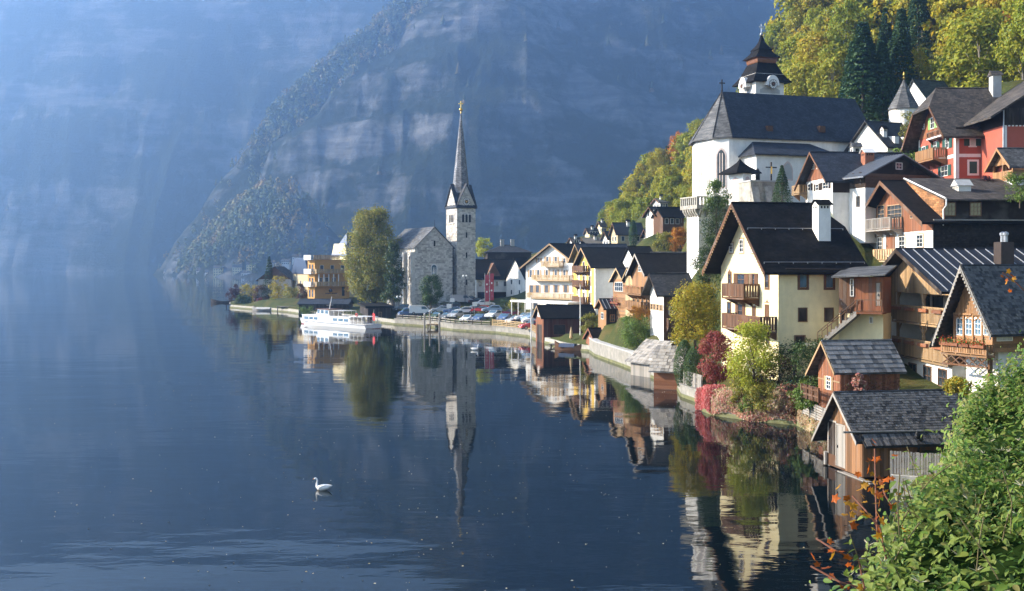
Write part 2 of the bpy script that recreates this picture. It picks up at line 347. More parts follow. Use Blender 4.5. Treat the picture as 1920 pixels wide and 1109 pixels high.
# ------------------------------------------------------------------ materials used by the village
M_WHITE = plain('white_plaster', (0.82, 0.79, 0.73), 0.85, var=0.10, scale=1.5, stain=0.42, bump=0.2)
M_CREAM = plain('cream_plaster', (0.82, 0.70, 0.41), 0.85, var=0.10, scale=1.5, stain=0.28, bump=0.2)
M_OCHRE = plain('ochre_plaster', (0.60, 0.32, 0.09), 0.85, var=0.10, scale=1.0, stain=0.08)
M_YELLOW = plain('yellow_plaster', (0.80, 0.52, 0.10), 0.85, var=0.10, scale=1.0)
M_RED = plain('red_plaster', (0.40, 0.10, 0.065), 0.85, var=0.10, scale=1.2, stain=0.1)
M_GREY = plain('grey_plaster', (0.45, 0.44, 0.42), 0.85, var=0.15, scale=1.5, stain=0.2)
M_STONEW = plain('weathered_stone', (0.42, 0.39, 0.33), 0.9, var=0.45, scale=1.8, stain=0.3, bump=0.6, dist=0.05)
M_CONC = plain('quay_concrete', (0.30, 0.28, 0.24), 0.9, var=0.35, scale=1.1, stain=0.3, bump=0.5, dist=0.04)
M_ALGAE = plain('algae_stone', (0.16, 0.16, 0.07), 0.8, var=0.4, scale=1.4, bump=0.6, dist=0.04)
W_RED = woodm('red_brown_boards', (0.25, 0.10, 0.05)); W_ORANGE = woodm('honey_boards', (0.33, 0.18, 0.085)); W_BROWN = woodm('brown_boards', (0.13, 0.065, 0.035))
W_WEATH = woodm('weathered_brown_boards', (0.24, 0.125, 0.06), 0.45); W_DARK = woodm('dark_boards', (0.028, 0.019, 0.014)); W_GREY = woodm('silver_boards', (0.30, 0.28, 0.25)); W_TAN = woodm('tan_boards', (0.36, 0.24, 0.13)); W_PALE = woodm('pale_boards', (0.50, 0.36, 0.20))
W_DH = woodm('dark_logs', (0.032, 0.021, 0.015), vert=False); W_RH = woodm('red_brown_logs', (0.24, 0.10, 0.05), vert=False); W_GH = woodm('silver_planks', (0.36, 0.33, 0.29), vert=False)
S_GREY = woodm('grey_shakes', (0.17, 0.17, 0.17), 0.6, False, 0.7); S_DARK = woodm('dark_shingles', (0.10, 0.096, 0.092), 0.75, False, 0.7); S_PALE = woodm('pale_shakes', (0.33, 0.31, 0.28), 0.5, False, 0.75)
S_DARKI = plain('dark_shingle_courses', (0.10, 0.096, 0.092), 0.75, var=.3, scale=4, island=.65, bump=.3); T_BLACK = tiles('black_tiles', (0.010, 0.009, 0.009), 0.3, 0.22, 0.85, 0.4, spec=0.12); T_SLATE = tiles('slate_shingles', (0.032, 0.031, 0.031), 0.28, 0.2, 0.6, 0.5)
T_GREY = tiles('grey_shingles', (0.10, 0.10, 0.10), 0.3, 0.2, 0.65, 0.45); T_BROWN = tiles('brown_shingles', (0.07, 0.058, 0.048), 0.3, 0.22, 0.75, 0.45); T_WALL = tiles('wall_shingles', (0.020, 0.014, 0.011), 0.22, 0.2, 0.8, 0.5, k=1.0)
T_PALE = tiles('pale_shingles', (0.26, 0.25, 0.23), 0.35, 0.25, 0.8, 0.5); T_ORANGE = tiles('wood_wall_shingles', (0.32, 0.15, 0.06), 0.22, 0.18, 0.8, 0.4, k=1.0); T_SHADE = tiles('shade_blue_slate', (0.026, 0.031, 0.042), 0.3, 0.22, 0.6, 0.35)  # T_SHADE: blue of shade and sky put into the slate colour
M_METAL = plain('seam_roof_metal', (0.02, 0.021, 0.025), 0.5, 0.3, var=0.3, scale=0.8, bump=0.05); M_SEAM = plain('roof_seam_metal', (0.42, 0.43, 0.45), 0.4, 0.5, var=0.2)
M_TRIM = plain('white_paint', (0.78, 0.76, 0.72), 0.6, var=0.08); M_DKTRIM = plain('dark_paint', (0.05, 0.035, 0.028), 0.6, var=0.2); M_BRTRIM = plain('brown_paint', (0.16, 0.08, 0.04), 0.65, var=0.25)
M_GREENSH = plain('dark_green_paint', (0.02, 0.075, 0.062), 0.5, var=0.2); M_LGREEN = plain('light_green_paint', (0.22, 0.42, 0.12), 0.5, var=0.15); M_TANSH = plain('tan_shutter_paint', (0.42, 0.28, 0.16), 0.6, var=0.2)
M_STEEL = plain('galvanised_steel', (0.35, 0.36, 0.38), 0.4, 0.8, var=0.2); M_GOLD = plain('gilded_metal', (0.80, 0.50, 0.12), 0.3, 1.0, var=0.1); M_COPPER = plain('copper_eaves', (0.20, 0.085, 0.04), 0.5, 0.4, var=0.3)
M_IRON = plain('black_iron', (0.02, 0.02, 0.022), 0.5, 0.5); M_BRICK = plain('brick_red', (0.30, 0.12, 0.07), 0.85, var=0.3); G_WIN = glassm(); G_BLUE = glassm('blue_glass', (0.05, 0.09, 0.12)); M_CURT = plain('curtain_white', (0.62, 0.62, 0.6), 0.8, var=0.2, scale=4)
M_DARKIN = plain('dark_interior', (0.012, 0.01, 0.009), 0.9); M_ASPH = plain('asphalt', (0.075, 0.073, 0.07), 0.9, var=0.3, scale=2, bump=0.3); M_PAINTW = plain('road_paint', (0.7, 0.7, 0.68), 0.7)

class House:
    """near corner at pixel (px, py) and depth D; local x runs along the side wall, local y along the gable wall"""
    def __init__(s, name, label, cat, px, py, D, ang, pxL=None, pxR=None, W=None, L=None, eave=None, apex=None, ov=0.8, group=None, yr=None, foot=True):
        s.B = at(px, py, D); s.a = R(ang); s.D = D; s.px = px; s.ov = ov
        s.root = thing(name, label, cat, s.B, s.a, group)
        s.ex = Vector((math.cos(s.a), math.sin(s.a), 0)); s.ey = Vector((-math.sin(s.a), math.cos(s.a), 0))
        s.W = W if W else s.hit(pxL, 500, 'g')[1]; s.L = L if L else s.hit(pxR, 500, 's')[0]
        s.yr = (yr if yr is not None else 0.5)*s.W
        s.hE = s.zc(eave) if eave else None
        s.hR = s.hit(apex[0], apex[1], 'g', -ov)[2] if apex and apex[0] is not None else (at(px, apex[1], D+s.yr*s.ey.y).z-s.B.z if apex else None)
        if foot:
            for fx, fy in ((0, 0), (s.L, 0), (0, s.W), (s.L, s.W), (s.L/2, s.W/2)):
                p = s.B+s.ex*fx+s.ey*fy; CTRL.append((p.x, p.y, p.z+0.15))
    def zc(s, py): return at(s.px, py, s.D).z-s.B.z
    def hit(s, px, py, plane='g', off=0.0):
        cam_ = Vector((0, 0, CH)); r = Vector(((px-960)/F, 1, -(py-HOR)/F)); n = s.ex if plane == 'g' else s.ey
        t = (off-(cam_-s.B).dot(n))/r.dot(n); P = cam_+r*t-s.B
        return (P.dot(s.ex), P.dot(s.ey), P.z)
    def rect(s, plane, x0, y0, x1, y1, off=0.0):
        """pixel rectangle on a wall -> u0, u1, v0, v1 in metres"""
        ym = (y0+y1)/2; i = 1 if plane == 'g' else 0; xm = (x0+x1)/2
        a, b = s.hit(x0, ym, plane, off)[i], s.hit(x1, ym, plane, off)[i]; c, d = s.hit(xm, y1, plane, off)[2], s.hit(xm, y0, plane, off)[2]
        return min(a, b), max(a, b), c, d
    def ub(s, mb, plane, u0, u1, v0, v1, n0, n1, off=0.0):
        if plane == 'g': return mb.box(off-n1, off-n0, u0, u1, v0, v1)
        return mb.box(u0, u1, off-n1, off-n0, v0, v1)
    def upiece(s, name, parent, m, plane, u, v, n, su, sv, sn, off=0.0):
        if plane == 'g': return piece(name, parent, m, (off-n, u, v), (sn, su, sv))
        return piece(name, parent, m, (u, off-n, v), (su, sn, sv))
    # ---- walls
    def walls(s, layers, gable=None, eL=None, x0=0.0, x1=None):
        """layers: (z0, z1, material); gable: material of the triangle under the roof"""
        x1 = s.L if x1 is None else x1
        for z0, z1, m in layers: MB().box(x0, x1, 0, s.W, z0, z1).build('wall', m, s.root)
        if gable:
            eL = s.hE if eL is None else eL
            pts = [(0, s.hE), (s.W, s.hE)]+([(s.W, eL)] if abs(eL-s.hE) > .01 else [])+[(s.yr, s.hR)]
            s.gable_part = MB().prism(pts, x0, x1).build('gable_wall', gable, s.root)
    def planks(s, plane, u0, u1, v0, v1, m, wd=0.2, gable=False, parent=None, off=0.0, gap=0.012, th=0.025, horiz=False, jit=0.006):
        parent = parent or s.root; n = max(1, round((v1-v0 if horiz else u1-u0)/wd)); st = (v1-v0 if horiz else u1-u0)/n
        for k in range(n):
            t = th+rnd.uniform(0, jit)
            if horiz:
                s.upiece('plank', parent, m, plane, (u0+u1)/2, v0+(k+.5)*st, t/2, u1-u0, st-gap, t, off); continue
            a, b = u0+k*st, u0+(k+1)*st; top = v1
            if gable:
                hz = [s.hE+(s.hR-s.hE)*(q/s.yr if q < s.yr else (s.W-q)/(s.W-s.yr)) for q in (a, b)]; top = min(v1, min(hz)-0.02)
                if top-v0 < 0.1: continue
            lo = v0+rnd.uniform(-0.02, 0.0)
            s.upiece('plank', parent, m, plane, (a+b)/2, (lo+top)/2, t/2, st-gap, top-lo, t, off)
    # ---- roof
    def roof(s, m, oe=0.6, ob=0.4, t=0.16, barge=None, hf=0.0, hb=0.0, eL=None, dz=0.03, oeL=None, x0=None, x1=None, bw=0.24):
        eL = s.hE if eL is None else eL; oeL = oe if oeL is None else oeL
        sr = (s.hR-s.hE)/s.yr; slp = (s.hR-eL)/(s.W-s.yr)
        xa, xb = (-s.ov if x0 is None else x0), (s.L+ob if x1 is None else x1); zr = s.hR+dz
        N = (-oe, s.hE+dz-oe*sr); Lf = (s.W+oeL, eL+dz-oeL*slp); Rg = (s.yr, zr)
        lerp = lambda A, B, q: (A[0]+(B[0]-A[0])*q, A[1]+(B[1]-A[1])*q)
        ra, rb = xa+(hf*s.W*0.42 if hf else 0), xb-(hb*s.W*0.42 if hb else 0)
        P = lambda x, q: (x, q[0], q[1])
        near = [P(xa, N), P(xb, N)]+([P(xb, lerp(Rg, N, hb))] if 0 < hb < 1 else [])+[P(rb, Rg), P(ra, Rg)]+([P(xa, lerp(Rg, N, hf))] if 0 < hf < 1 else [])
        far = [P(xb, Lf), P(xa, Lf)]+([P(xa, lerp(Rg, Lf, hf))] if 0 < hf < 1 else [])+[P(ra, Rg), P(rb, Rg)]+([P(xb, lerp(Rg, Lf, hb))] if 0 < hb < 1 else [])
        faces = [near, far]
        if hf: faces.append([P(xa, lerp(Rg, Lf, hf)), P(xa, lerp(Rg, N, hf)), P(ra, Rg)])
        if hb: faces.append([P(xb, lerp(Rg, N, hb)), P(xb, lerp(Rg, Lf, hb)), P(rb, Rg)])
        s.roof_part = slab(faces, t).build('roof', m, s.root)
        if rb-ra > .5: MB().tube((ra+.02, s.yr, zr+.01), (rb-.02, s.yr, zr+.01), .09, .09, 6).build('ridge_cap', m, s.roof_part)
        s.slope_n, s.slope_l, s.N, s.Lf, s.Rg, s.xa, s.xb = sr, slp, N, Lf, Rg, xa, xb
        if barge:
            for E in (N, Lf):
                A = lerp(Rg, E, hf) if hf else Rg
                pts = [(A[0], A[1]+0.02), (E[0], E[1]+0.02), (E[0], E[1]-bw), (A[0], A[1]-bw)]
                MB().prism(pts, xa-0.05, xa-0.004).build('bargeboard', barge, s.root)
        return s.roof_part
    def rtop(s, x, f, lift=0.0):
        """point on the near roof slope: f=0 eave, f=1 ridge"""
        return Vector((x, s.N[0]+(s.Rg[0]-s.N[0])*f, s.N[1]+(s.Rg[1]-s.N[1])*f+lift))
    def shingles(s, m, x0, x1, f0=0.0, f1=1.0, w=0.3, h=0.28, limit=300, t=0.03, stuffm=None):
        """roof pieces on the near slope, each one a part under the roof; beyond the limit joined"""
        A, B = s.rtop(0, f0), s.rtop(0, f1); ln = (B-A).length; rows = max(1, round(ln/h)); ang = math.atan2(B.z-A.z, B.y-A.y); st = ln/rows
        items = []
        for r in range(rows):
            x = x0-rnd.uniform(0, w*.6)
            while x < x1:
                ww = w*rnd.uniform(0.65, 1.3); a, b = max(x, x0), min(x+ww, x1); x += ww
                if b-a < 0.04: continue
                p = s.rtop((a+b)/2, f0+(f1-f0)*(r+.5)/rows); items.append((p, b-a-0.012, r))
        big = items[:limit]; rest = items[limit:]
        nrm = Vector((0, -math.sin(ang), math.cos(ang)))
        for p, ww, r in big:
            q = p+nrm*(0.03+rnd.uniform(0, 0.012))
            piece('shingle', s.roof_part, m, q, (ww, st*1.22, t), (ang-0.10+rnd.uniform(-.02, .02), 0, rnd.uniform(-.02, .02)))
        if rest:
            mb = MB()
            for p, ww, r in rest:
                q = p+nrm*(0.03+rnd.uniform(0, 0.012)); n0 = len(mb.v); mb.box(-ww/2, ww/2, -st*.61, st*.61, -t/2, t/2)
                mt = Matrix.Translation(q) @ Matrix.Rotation(ang-0.10, 4, 'X')
                mb.v[n0:] = [tuple(mt @ Vector(v)) for v in mb.v[n0:]]
            tag(mb.build('shingle_courses', stuffm or m, s.roof_part), kind='stuff')
    def seams(s, m, x0, x1, n, f0=0.02, f1=0.99):
        A, B = s.rtop(0, f0), s.rtop(0, f1); ln = (B-A).length; ang = math.atan2(B.z-A.z, B.y-A.y)
        for k in range(n):
            x = x0+(x1-x0)*(k+.5)/n; c = (s.rtop(x, f0)+s.rtop(x, f1))/2; piece('roof_seam', s.roof_part, m, c+Vector((0, 0, .03)), (0.05, ln, 0.06), (ang, 0, 0))
    def guard(s, f, x0, x1, m=None):
        mb = MB(); a, b = s.rtop(x0, f, .12), s.rtop(x1, f, .12); mb.tube(a, b, .03, .03, 6).build('snow_guard', m or M_STEEL, s.roof_part)
        n = max(2, int((x1-x0)/1.2))
        for k in range(n+1): piece('guard_bracket', s.roof_part, m or M_STEEL, s.rtop(x0+(x1-x0)*k/n, f, .06), (.05, .05, .16))
    # ---- openings
    def win(s, plane, u0, u1, v0, v1, grid=(2, 2), fm=None, pane=None, shut=None, sm=None, sill=None, off=0.0, fw=0.07, surround=None, name='window', shut_w=None, fine=True, hood=None, closed=False):
        fm = fm or M_BRTRIM; pane = pane or G_WIN; w, h = u1-u0, v1-v0; fw = min(fw, w*.18, h*.18)
        mb = MB()
        for a, b, c, d in ((u0, u0+fw, v0, v1), (u1-fw, u1, v0, v1), (u0+fw, u1-fw, v0, v0+fw), (u0+fw, u1-fw, v1-fw, v1)): s.ub(mb, plane, a, b, c, d, 0.0, 0.06, off)
        W_ = mb.build(name, fm, s.root); nx, ny = grid; mw = min(0.035, w*.07)
        iw, ih = (w-2*fw)/nx, (h-2*fw)/ny
        if closed:
            s.upiece('shutter', W_, shut or M_BRTRIM, plane, (u0+u1)/2, (v0+v1)/2, 0.025, w-2*fw, h-2*fw, 0.03, off)
        elif fine:
            for i in range(nx):
                for j in range(ny): s.upiece('pane', W_, pane, plane, u0+fw+iw*(i+.5), v0+fw+ih*(j+.5), 0.012, iw-mw, ih-mw, 0.02, off)
            for i in range(1, nx): s.upiece('glazing_bar', W_, fm, plane, u0+fw+iw*i, (v0+v1)/2, 0.022, mw, h-2*fw, 0.034, off)
            for j in range(1, ny): s.upiece('glazing_bar', W_, fm, plane, (u0+u1)/2, v0+fw+ih*j, 0.021, w-2*fw, mw, 0.030, off)
        else: s.upiece('pane', W_, pane, plane, (u0+u1)/2, (v0+v1)/2, 0.012, w-2*fw, h-2*fw, 0.02, off)
        if shut and not closed:
            sw = shut_w or w*.5
            for c in (u0-sw/2-.02, u1+sw/2+.02): s.upiece('shutter', W_, shut, plane, c, (v0+v1)/2, .035, sw, h, .05, off)
        if sill: s.upiece('sill', W_, sill, plane, (u0+u1)/2, v0-.05, .07, w+.16, .08, .14, off)
        if surround:
            mb = MB(); e = .13
            for a, b, c, d in ((u0-e, u0-.005, v0-e, v1+e), (u1+.005, u1+e, v0-e, v1+e), (u0-.005, u1+.005, v1+.005, v1+e), (u0-.005, u1+.005, v0-e, v0-.005)): s.ub(mb, plane, a, b, c, d, 0, .03, off)
            mb.build('surround', surround, W_)
        if hood:
            cx = (u0+u1)/2; mb = MB(); pts = [(u0-.2, v1+.135), (u1+.2, v1+.135), (cx+.12, v1+.22), (cx, v1+.40), (cx-.12, v1+.22)]
            (mb.prism(pts, off-.04, off) if plane == 'g' else mb.prism(pts, off-.04, off, 'y')).build('hood_ornament', hood, W_)
        return W_
    def pwin(s, plane, x0, y0, x1, y1, **kw): return s.win(plane, *s.rect(plane, x0, y0, x1, y1, kw.get('off', 0.0)), **kw)
    def rows(s, plane, us, vs, w, h, **kw):
        for v in vs:
            for u in us: s.win(plane, u-w/2, u+w/2, v, v+h, **kw)
    def door(s, plane, u0, u1, v0, v1, m, off=0.0, boards=4, fm=None):
        mb = MB(); 
        for a, b, c, d in ((u0-.1, u0, v0, v1+.1), (u1, u1+.1, v0, v1+.1), (u0, u1, v1, v1+.1)): s.ub(mb, plane, a, b, c, d, 0, .06, off)
        d_ = mb.build('door', fm or M_BRTRIM, s.root); st = (u1-u0)/boards
        for k in range(boards): s.upiece('door_board', d_, m, plane, u0+(k+.5)*st, (v0+v1)/2, .02, st-.01, v1-v0, .03+.004*(k % 2), off)
        s.upiece('handle', d_, M_IRON, plane, u1-.15, v0+(v1-v0)*.48, .06, .04, .16, .06, off); return d_
    def balcony(s, plane, u0, u1, z, dep, hr, m, off=0.0, step=0.16, bw=0.12, floor=None, returns=(True, True), panel=False, posts=None, brackets=True, topm=None, zt=0.14):
        """floor slab plus railing of single boards or balusters on three sides"""
        mb = MB(); s.ub(mb, plane, u0, u1, z-zt, z, 0.002, dep, off); b = mb.build('balcony', floor or m, s.root); topm = topm or m
        runs = [('f', u0, u1)]+([('l', 0, dep)] if returns[0] else [])+([('r', 0, dep)] if returns[1] else [])
        for tag_, a, c in runs:
            ln = c-a; n = max(1, int(ln/step)); st = ln/n
            def put(name, mm, q, v, sq, sv, th):
                if tag_ == 'f': s.upiece(name, b, mm, plane, q, v, dep-th/2, sq, sv, th, off)
                else:
                    uu = u0+th/2 if tag_ == 'l' else u1-th/2
                    s.upiece(name, b, mm, plane, uu, v, q, th, sv, sq, off)
            put('rail', topm, (a+c)/2, z+hr, ln, .07, .09); put('rail', topm, (a+c)/2, z+.10, ln-.1, .06, .062)
            for k in range(n): put('baluster', m, a+(k+.5)*st, z+hr/2+.05, bw, hr-.16, .035)
            np_ = posts or max(1, round(ln/1.6))
            for k in range(np_+1): put('post', topm, min(max(a+ln*k/np_, a+.05), c-.05), z+hr/2, .09, hr, .10)
        if brackets:
            nb = max(2, int((u1-u0)/1.5)+1)
            for k in range(nb):
                u = u0+.1+(u1-u0-.2)*k/(nb-1); pts = [(0.005, z-zt-.001), (dep*.85, z-zt-.001), (0.005, z-zt-.6)]
                mb = MB()
                if plane == 'g': mb.prism([(off-p[0], p[1]) for p in pts], u-.05, u+.05, 'y')
                else: mb.prism([(off-p[0], p[1]) for p in pts], u-.05, u+.05, 'x')
                mb.build('bracket', topm, b)
        return b
    def chimney(s, x, f, w, d, h, m=None, cap=None, holes=True, gab=True):
        p = s.rtop(x, f); zt = p.z+h; m = m or M_WHITE
        c = MB().box(x-w/2, x+w/2, p.y-d/2, p.y+d/2, p.z-.7, zt).build('chimney', m, s.root)
        if gab:
            slab([[(x-w/2-.15, p.y-d/2-.15, zt+.0), (x+w/2+.15, p.y-d/2-.15, zt+.0), (x+w/2+.15, p.y, zt+.45), (x-w/2-.15, p.y, zt+.45)], [(x+w/2+.15, p.y+d/2+.15, zt+.0), (x-w/2-.15, p.y+d/2+.15, zt), (x-w/2-.15, p.y, zt+.45), (x+w/2+.15, p.y, zt+.45)]], .06).build('chimney_cap', cap or T_BLACK, c)
            MB().prism([(p.y-d/2, zt), (p.y+d/2, zt), (p.y, zt+.36)], x-w/2, x+w/2).build('cap_gable', m, c)
        else: MB().box(x-w/2-.08, x+w/2+.08, p.y-d/2-.08, p.y+d/2+.08, zt, zt+.12).build('chimney_cap', cap or M_GREY, c)
        if holes:
            for k in range(3):
                q = w*(k+1)/4; piece('smoke_hole', c, M_DARKIN, (x-w/2+q, p.y-d/2-.004, zt-.22), (w*.13, .03, .2))
                piece('smoke_hole', c, M_DARKIN, (x-w/2-.004, p.y-d/2+d*(k+1)/4, zt-.22), (.03, d*.13, .2))
        return c
def slab(faces, t):
    """faces of a roof's upper side -> closed slab of thickness t"""
    mb = MB(); idx = {}; F_ = []
    def vid(p):
        k = tuple(round(q, 4) for q in p)
        if k not in idx: idx[k] = len(mb.v); mb.v.append(tuple(p))
        return idx[k]
    F_ = [[vid(p) for p in f] for f in faces]; n = len(mb.v); mb.v += [(x, y, z-t) for x, y, z in mb.v[:n]]
    ed = {}
    for f in F_:
        mb.f.append(tuple(f)); mb.f.append(tuple(n+i for i in reversed(f)))
        for a, b in zip(f, f[1:]+f[:1]): ed[(a, b)] = 1
    for a, b in ed:
        if (b, a) not in ed: mb.f.append((b, a, n+a, n+b))
    return mb
# ------------------------------------------------------------------ the near houses on the right
def yellow_house():
    h = House('yellow_house', 'pale yellow three storey house with steep black roof and brown balconies', 'house', 1459.4, 668, 88, 12, pxL=1352, L=7.3, eave=496, apex=(1377.5, 380), ov=1.5)
    h.walls([(-2.0, h.hE, M_CREAM)], M_CREAM)
    h.roof(T_BLACK, oe=.75, ob=.5, barge=W_BROWN, hb=.35, t=.2, bw=.34)
    for f, x0, x1 in ((.12, -1.2, h.L+.3), (.60, -1.2, h.L+.1)): h.guard(f, x0, x1)
    # open soffit boards and rafter tails under the deep gable overhang
    for k in range(26):
        for E in (h.N, h.Lf):
            q = (k+.5)/26; y = h.Rg[0]+(E[0]-h.Rg[0])*q; z = h.Rg[1]+(E[1]-h.Rg[1])*q-.42
            piece('rafter_tooth', h.roof_part, W_TAN, (-1.50, y, z), (.05, .12, .16))
    x, y, z = h.hit(1541, 440, 's'); c = h.hit(1541, 443, 's', 2.6)
    h.chimney(c[0], .52, 1.1, 1.1, 2.55)
    for r in ((1368, 457, 1375, 474), (1387, 449, 1394.5, 474), (1410, 449, 1418, 474)): h.pwin('g', *r, grid=(2, 3), fm=M_TRIM, surround=M_TANSH)
    h.pwin('g', 1366, 513, 1371, 533, grid=(1, 2), surround=M_BRTRIM, hood=M_BRTRIM); h.pwin('g', 1383, 513, 1397, 536, grid=(2, 2), shut=W_BROWN, shut_w=.75); h.pwin('g', 1411, 513, 1416, 536, grid=(1, 2), shut=W_BROWN, shut_w=.55)
    h.pwin('g', 1435, 514, 1442, 541, grid=(1, 2), surround=M_BRTRIM, hood=M_BRTRIM)
    h.pwin('g', 1364, 566, 1371, 594, grid=(1, 2)); h.pwin('g', 1384, 570, 1393, 596, grid=(2, 2), shut=W_BROWN, shut_w=.5); h.pwin('g', 1411, 573, 1417, 598, closed=True, shut=W_BROWN); h.pwin('g', 1435, 571, 1442, 601, closed=True, shut=W_BROWN, hood=M_BRTRIM)
    h.pwin('g', 1437, 628, 1443, 648, grid=(1, 2))
    for x in (1498, 1547): h.pwin('s', x, 514, x+16, 541, grid=(1, 1), fm=M_BRTRIM, pane=G_BLUE, surround=M_BRTRIM, hood=M_BRTRIM)
    for x in (1496, 1545): h.pwin('s', x, 577, x+17.5, 604, closed=True, shut=W_DARK)
    r = h.rect('s', 1491, 631, 1508, 660); h.door('s', *r, W_DARK)
    for (p0, p1, yt, yb) in ((1353, 1394, 533, 561), (1353, 1437, 592, 621)):
        a = h.rect('g', p0, yt, p1, yb, -1.45); h.balcony('g', max(a[0], .25), min(a[1], h.W-.1), a[2]+.12, 1.45, a[3]-a[2]-.12, W_BROWN, step=.21, bw=.18)
    MB().path([(0.3, -.72, h.hE-.35), (h.L-.4, -.72, h.hE-.42), (h.L-.9, -.06, h.hE-1.2), (h.L-.9, -.06, -1)], .05).build('gutter_pipe', M_DKTRIM, h.root)
yellow_house()

def gallery_house():
    h = House('gallery_house', 'wide board gabled chalet with two timber galleries over a white ground floor', 'house', 1785, 742, 80, 2, pxL=1657, L=13, eave=535, apex=(1698, 467), ov=1.3, yr=.55)
    zt = h.hit(1735, 545, 'g')[2]; z1 = h.hit(1735, 608, 'g')[2]; z0 = h.hit(1735, 676, 'g')[2]; W = h.W; left = h.hit(1680, 600, 'g')[1]
    MB().box(0, h.L, 0, W, -1.5, z0).build('wall', M_WHITE, h.root)
    rb = MB().box(2.2, h.L, 0, left, z0, zt).build('recessed_wall', M_WHITE, h.root)
    lw = MB().box(0, h.L, left, W, z0, min(zt, h.hE)).build('wall', M_WHITE, h.root)
    MB().box(0, 2.2, 0, left, z0-.001, z0+.06).build('gallery_floor', W_BROWN, h.root); MB().box(0, 2.2, 0, left, z1-.1, z1+.05).build('gallery_floor', W_BROWN, h.root)
    h.hE_keep = h.hE
    pts = [(0, zt), (left, zt), (left, h.hE-.001), (W, h.hE-.001), (h.yr, h.hR)] if zt < h.hE else [(0, h.hE), (0, zt), (W, zt), (W, h.hE), (h.yr, h.hR)]
    MB().prism(sorted_poly(pts), 0, h.L).build('gable_wall', W_TAN, h.root)
    zb = zt-.25
    h.planks('g', 0, left, zb, 99, W_TAN, .27, gable=True, th=.04); h.planks('g', left, W-.02, h.hit(1668, 592, 'g')[2], 99, W_TAN, .27, gable=True, th=.04)
    h.roof(M_METAL, oe=1.3, ob=0, t=.18, barge=W_DARK, bw=.32, oeL=1.6); h.seams(M_SEAM, -1.2, h.L, 17)
    for (ya, yb_) in ((576, 608), (640, 676)):
        m = 1732; zz = h.hit(m, yb_, 'g', -.35)[2]; hh = h.hit(m, ya, 'g', -.35)[2]-zz
        b = h.balcony('g', -.1, left, zz, .35, hh, W_TAN, step=.2, bw=.15, brackets=False, returns=(True, False), posts=4)
        for k in range(4):
            u = left*(k+.55)/4; h.upiece('flower_box', b, W_RED, 'g', u, zz+hh*.80, .46, left/4*.62, .26, .22)
    for u in (.12, left*.5, left-.12):
        h.upiece('gallery_post', h.root, W_TAN, 'g', u, (z0+zt)/2, -.12, .2, zt-z0, .2)
        for z in (z1-.1, zt):
            for sgn in (-1, 1):
                if 0 < u+sgn*.5 < left: MB().tube((.11, u+sgn*.1, z-.75), (.11, u+sgn*.7, z-.12), .07, .07, 5).build('brace', W_TAN, h.root)
    h.win('g', left*.62, left*.80, z1+.05, z1+2.1, grid=(2, 2), off=2.2, fm=M_DKTRIM); h.win('g', left*.86, left*.97, z1+.05, z1+2.1, grid=(1, 1), off=2.2, fm=M_DKTRIM)
    h.planks('g', .1, left*.48, z1+.06, z1+2.2, W_RED, .3, off=2.2, horiz=True); h.door('g', left*.2, left*.3, z1+.06, z1+2.0, W_DARK, off=2.16)
    h.planks('g', .1, left*.42, z0+.06, z0+1.9, W_BROWN, .3, off=2.2, horiz=True); h.win('g', left*.66, left*.80, z0+.9, z0+1.9, grid=(2, 2), off=2.2, fm=M_DKTRIM)
    for r in ((1663, 539, 1671, 560), (1712, 491, 1720, 509), (1732, 496, 1739, 509), (1663, 605, 1671, 627)): h.pwin('g', *r, grid=(1, 2), fm=M_BRTRIM, off=-.045 if r[1] < 600 else 0)
    for r in ((1704.5, 681, 1719, 722), (1732, 686, 1747, 724), (1759.5, 692, 1776, 726)):
        h.pwin('g', *r, grid=(2, 2), fm=M_BRTRIM)
    MB().box(5.2, 6.2, 3.2, 4.4, h.hR-1.6, h.hR+.5).build('chimney', M_DKTRIM, h.root)
    for y in (3.5, 4.0): MB().lathe([(.16, h.hR+.5), (.16, h.hR+1.0), (.22, h.hR+1.02), (.22, h.hR+1.2), (.05, h.hR+1.3)], 10, (5.7, y)).build('flue_pipe', M_STEEL, h.root)
def sorted_poly(p):
    c = (sum(q[0] for q in p)/len(p), sum(q[1] for q in p)/len(p)); return sorted(p, key=lambda q: math.atan2(q[1]-c[1], q[0]-c[0]))
gallery_house()

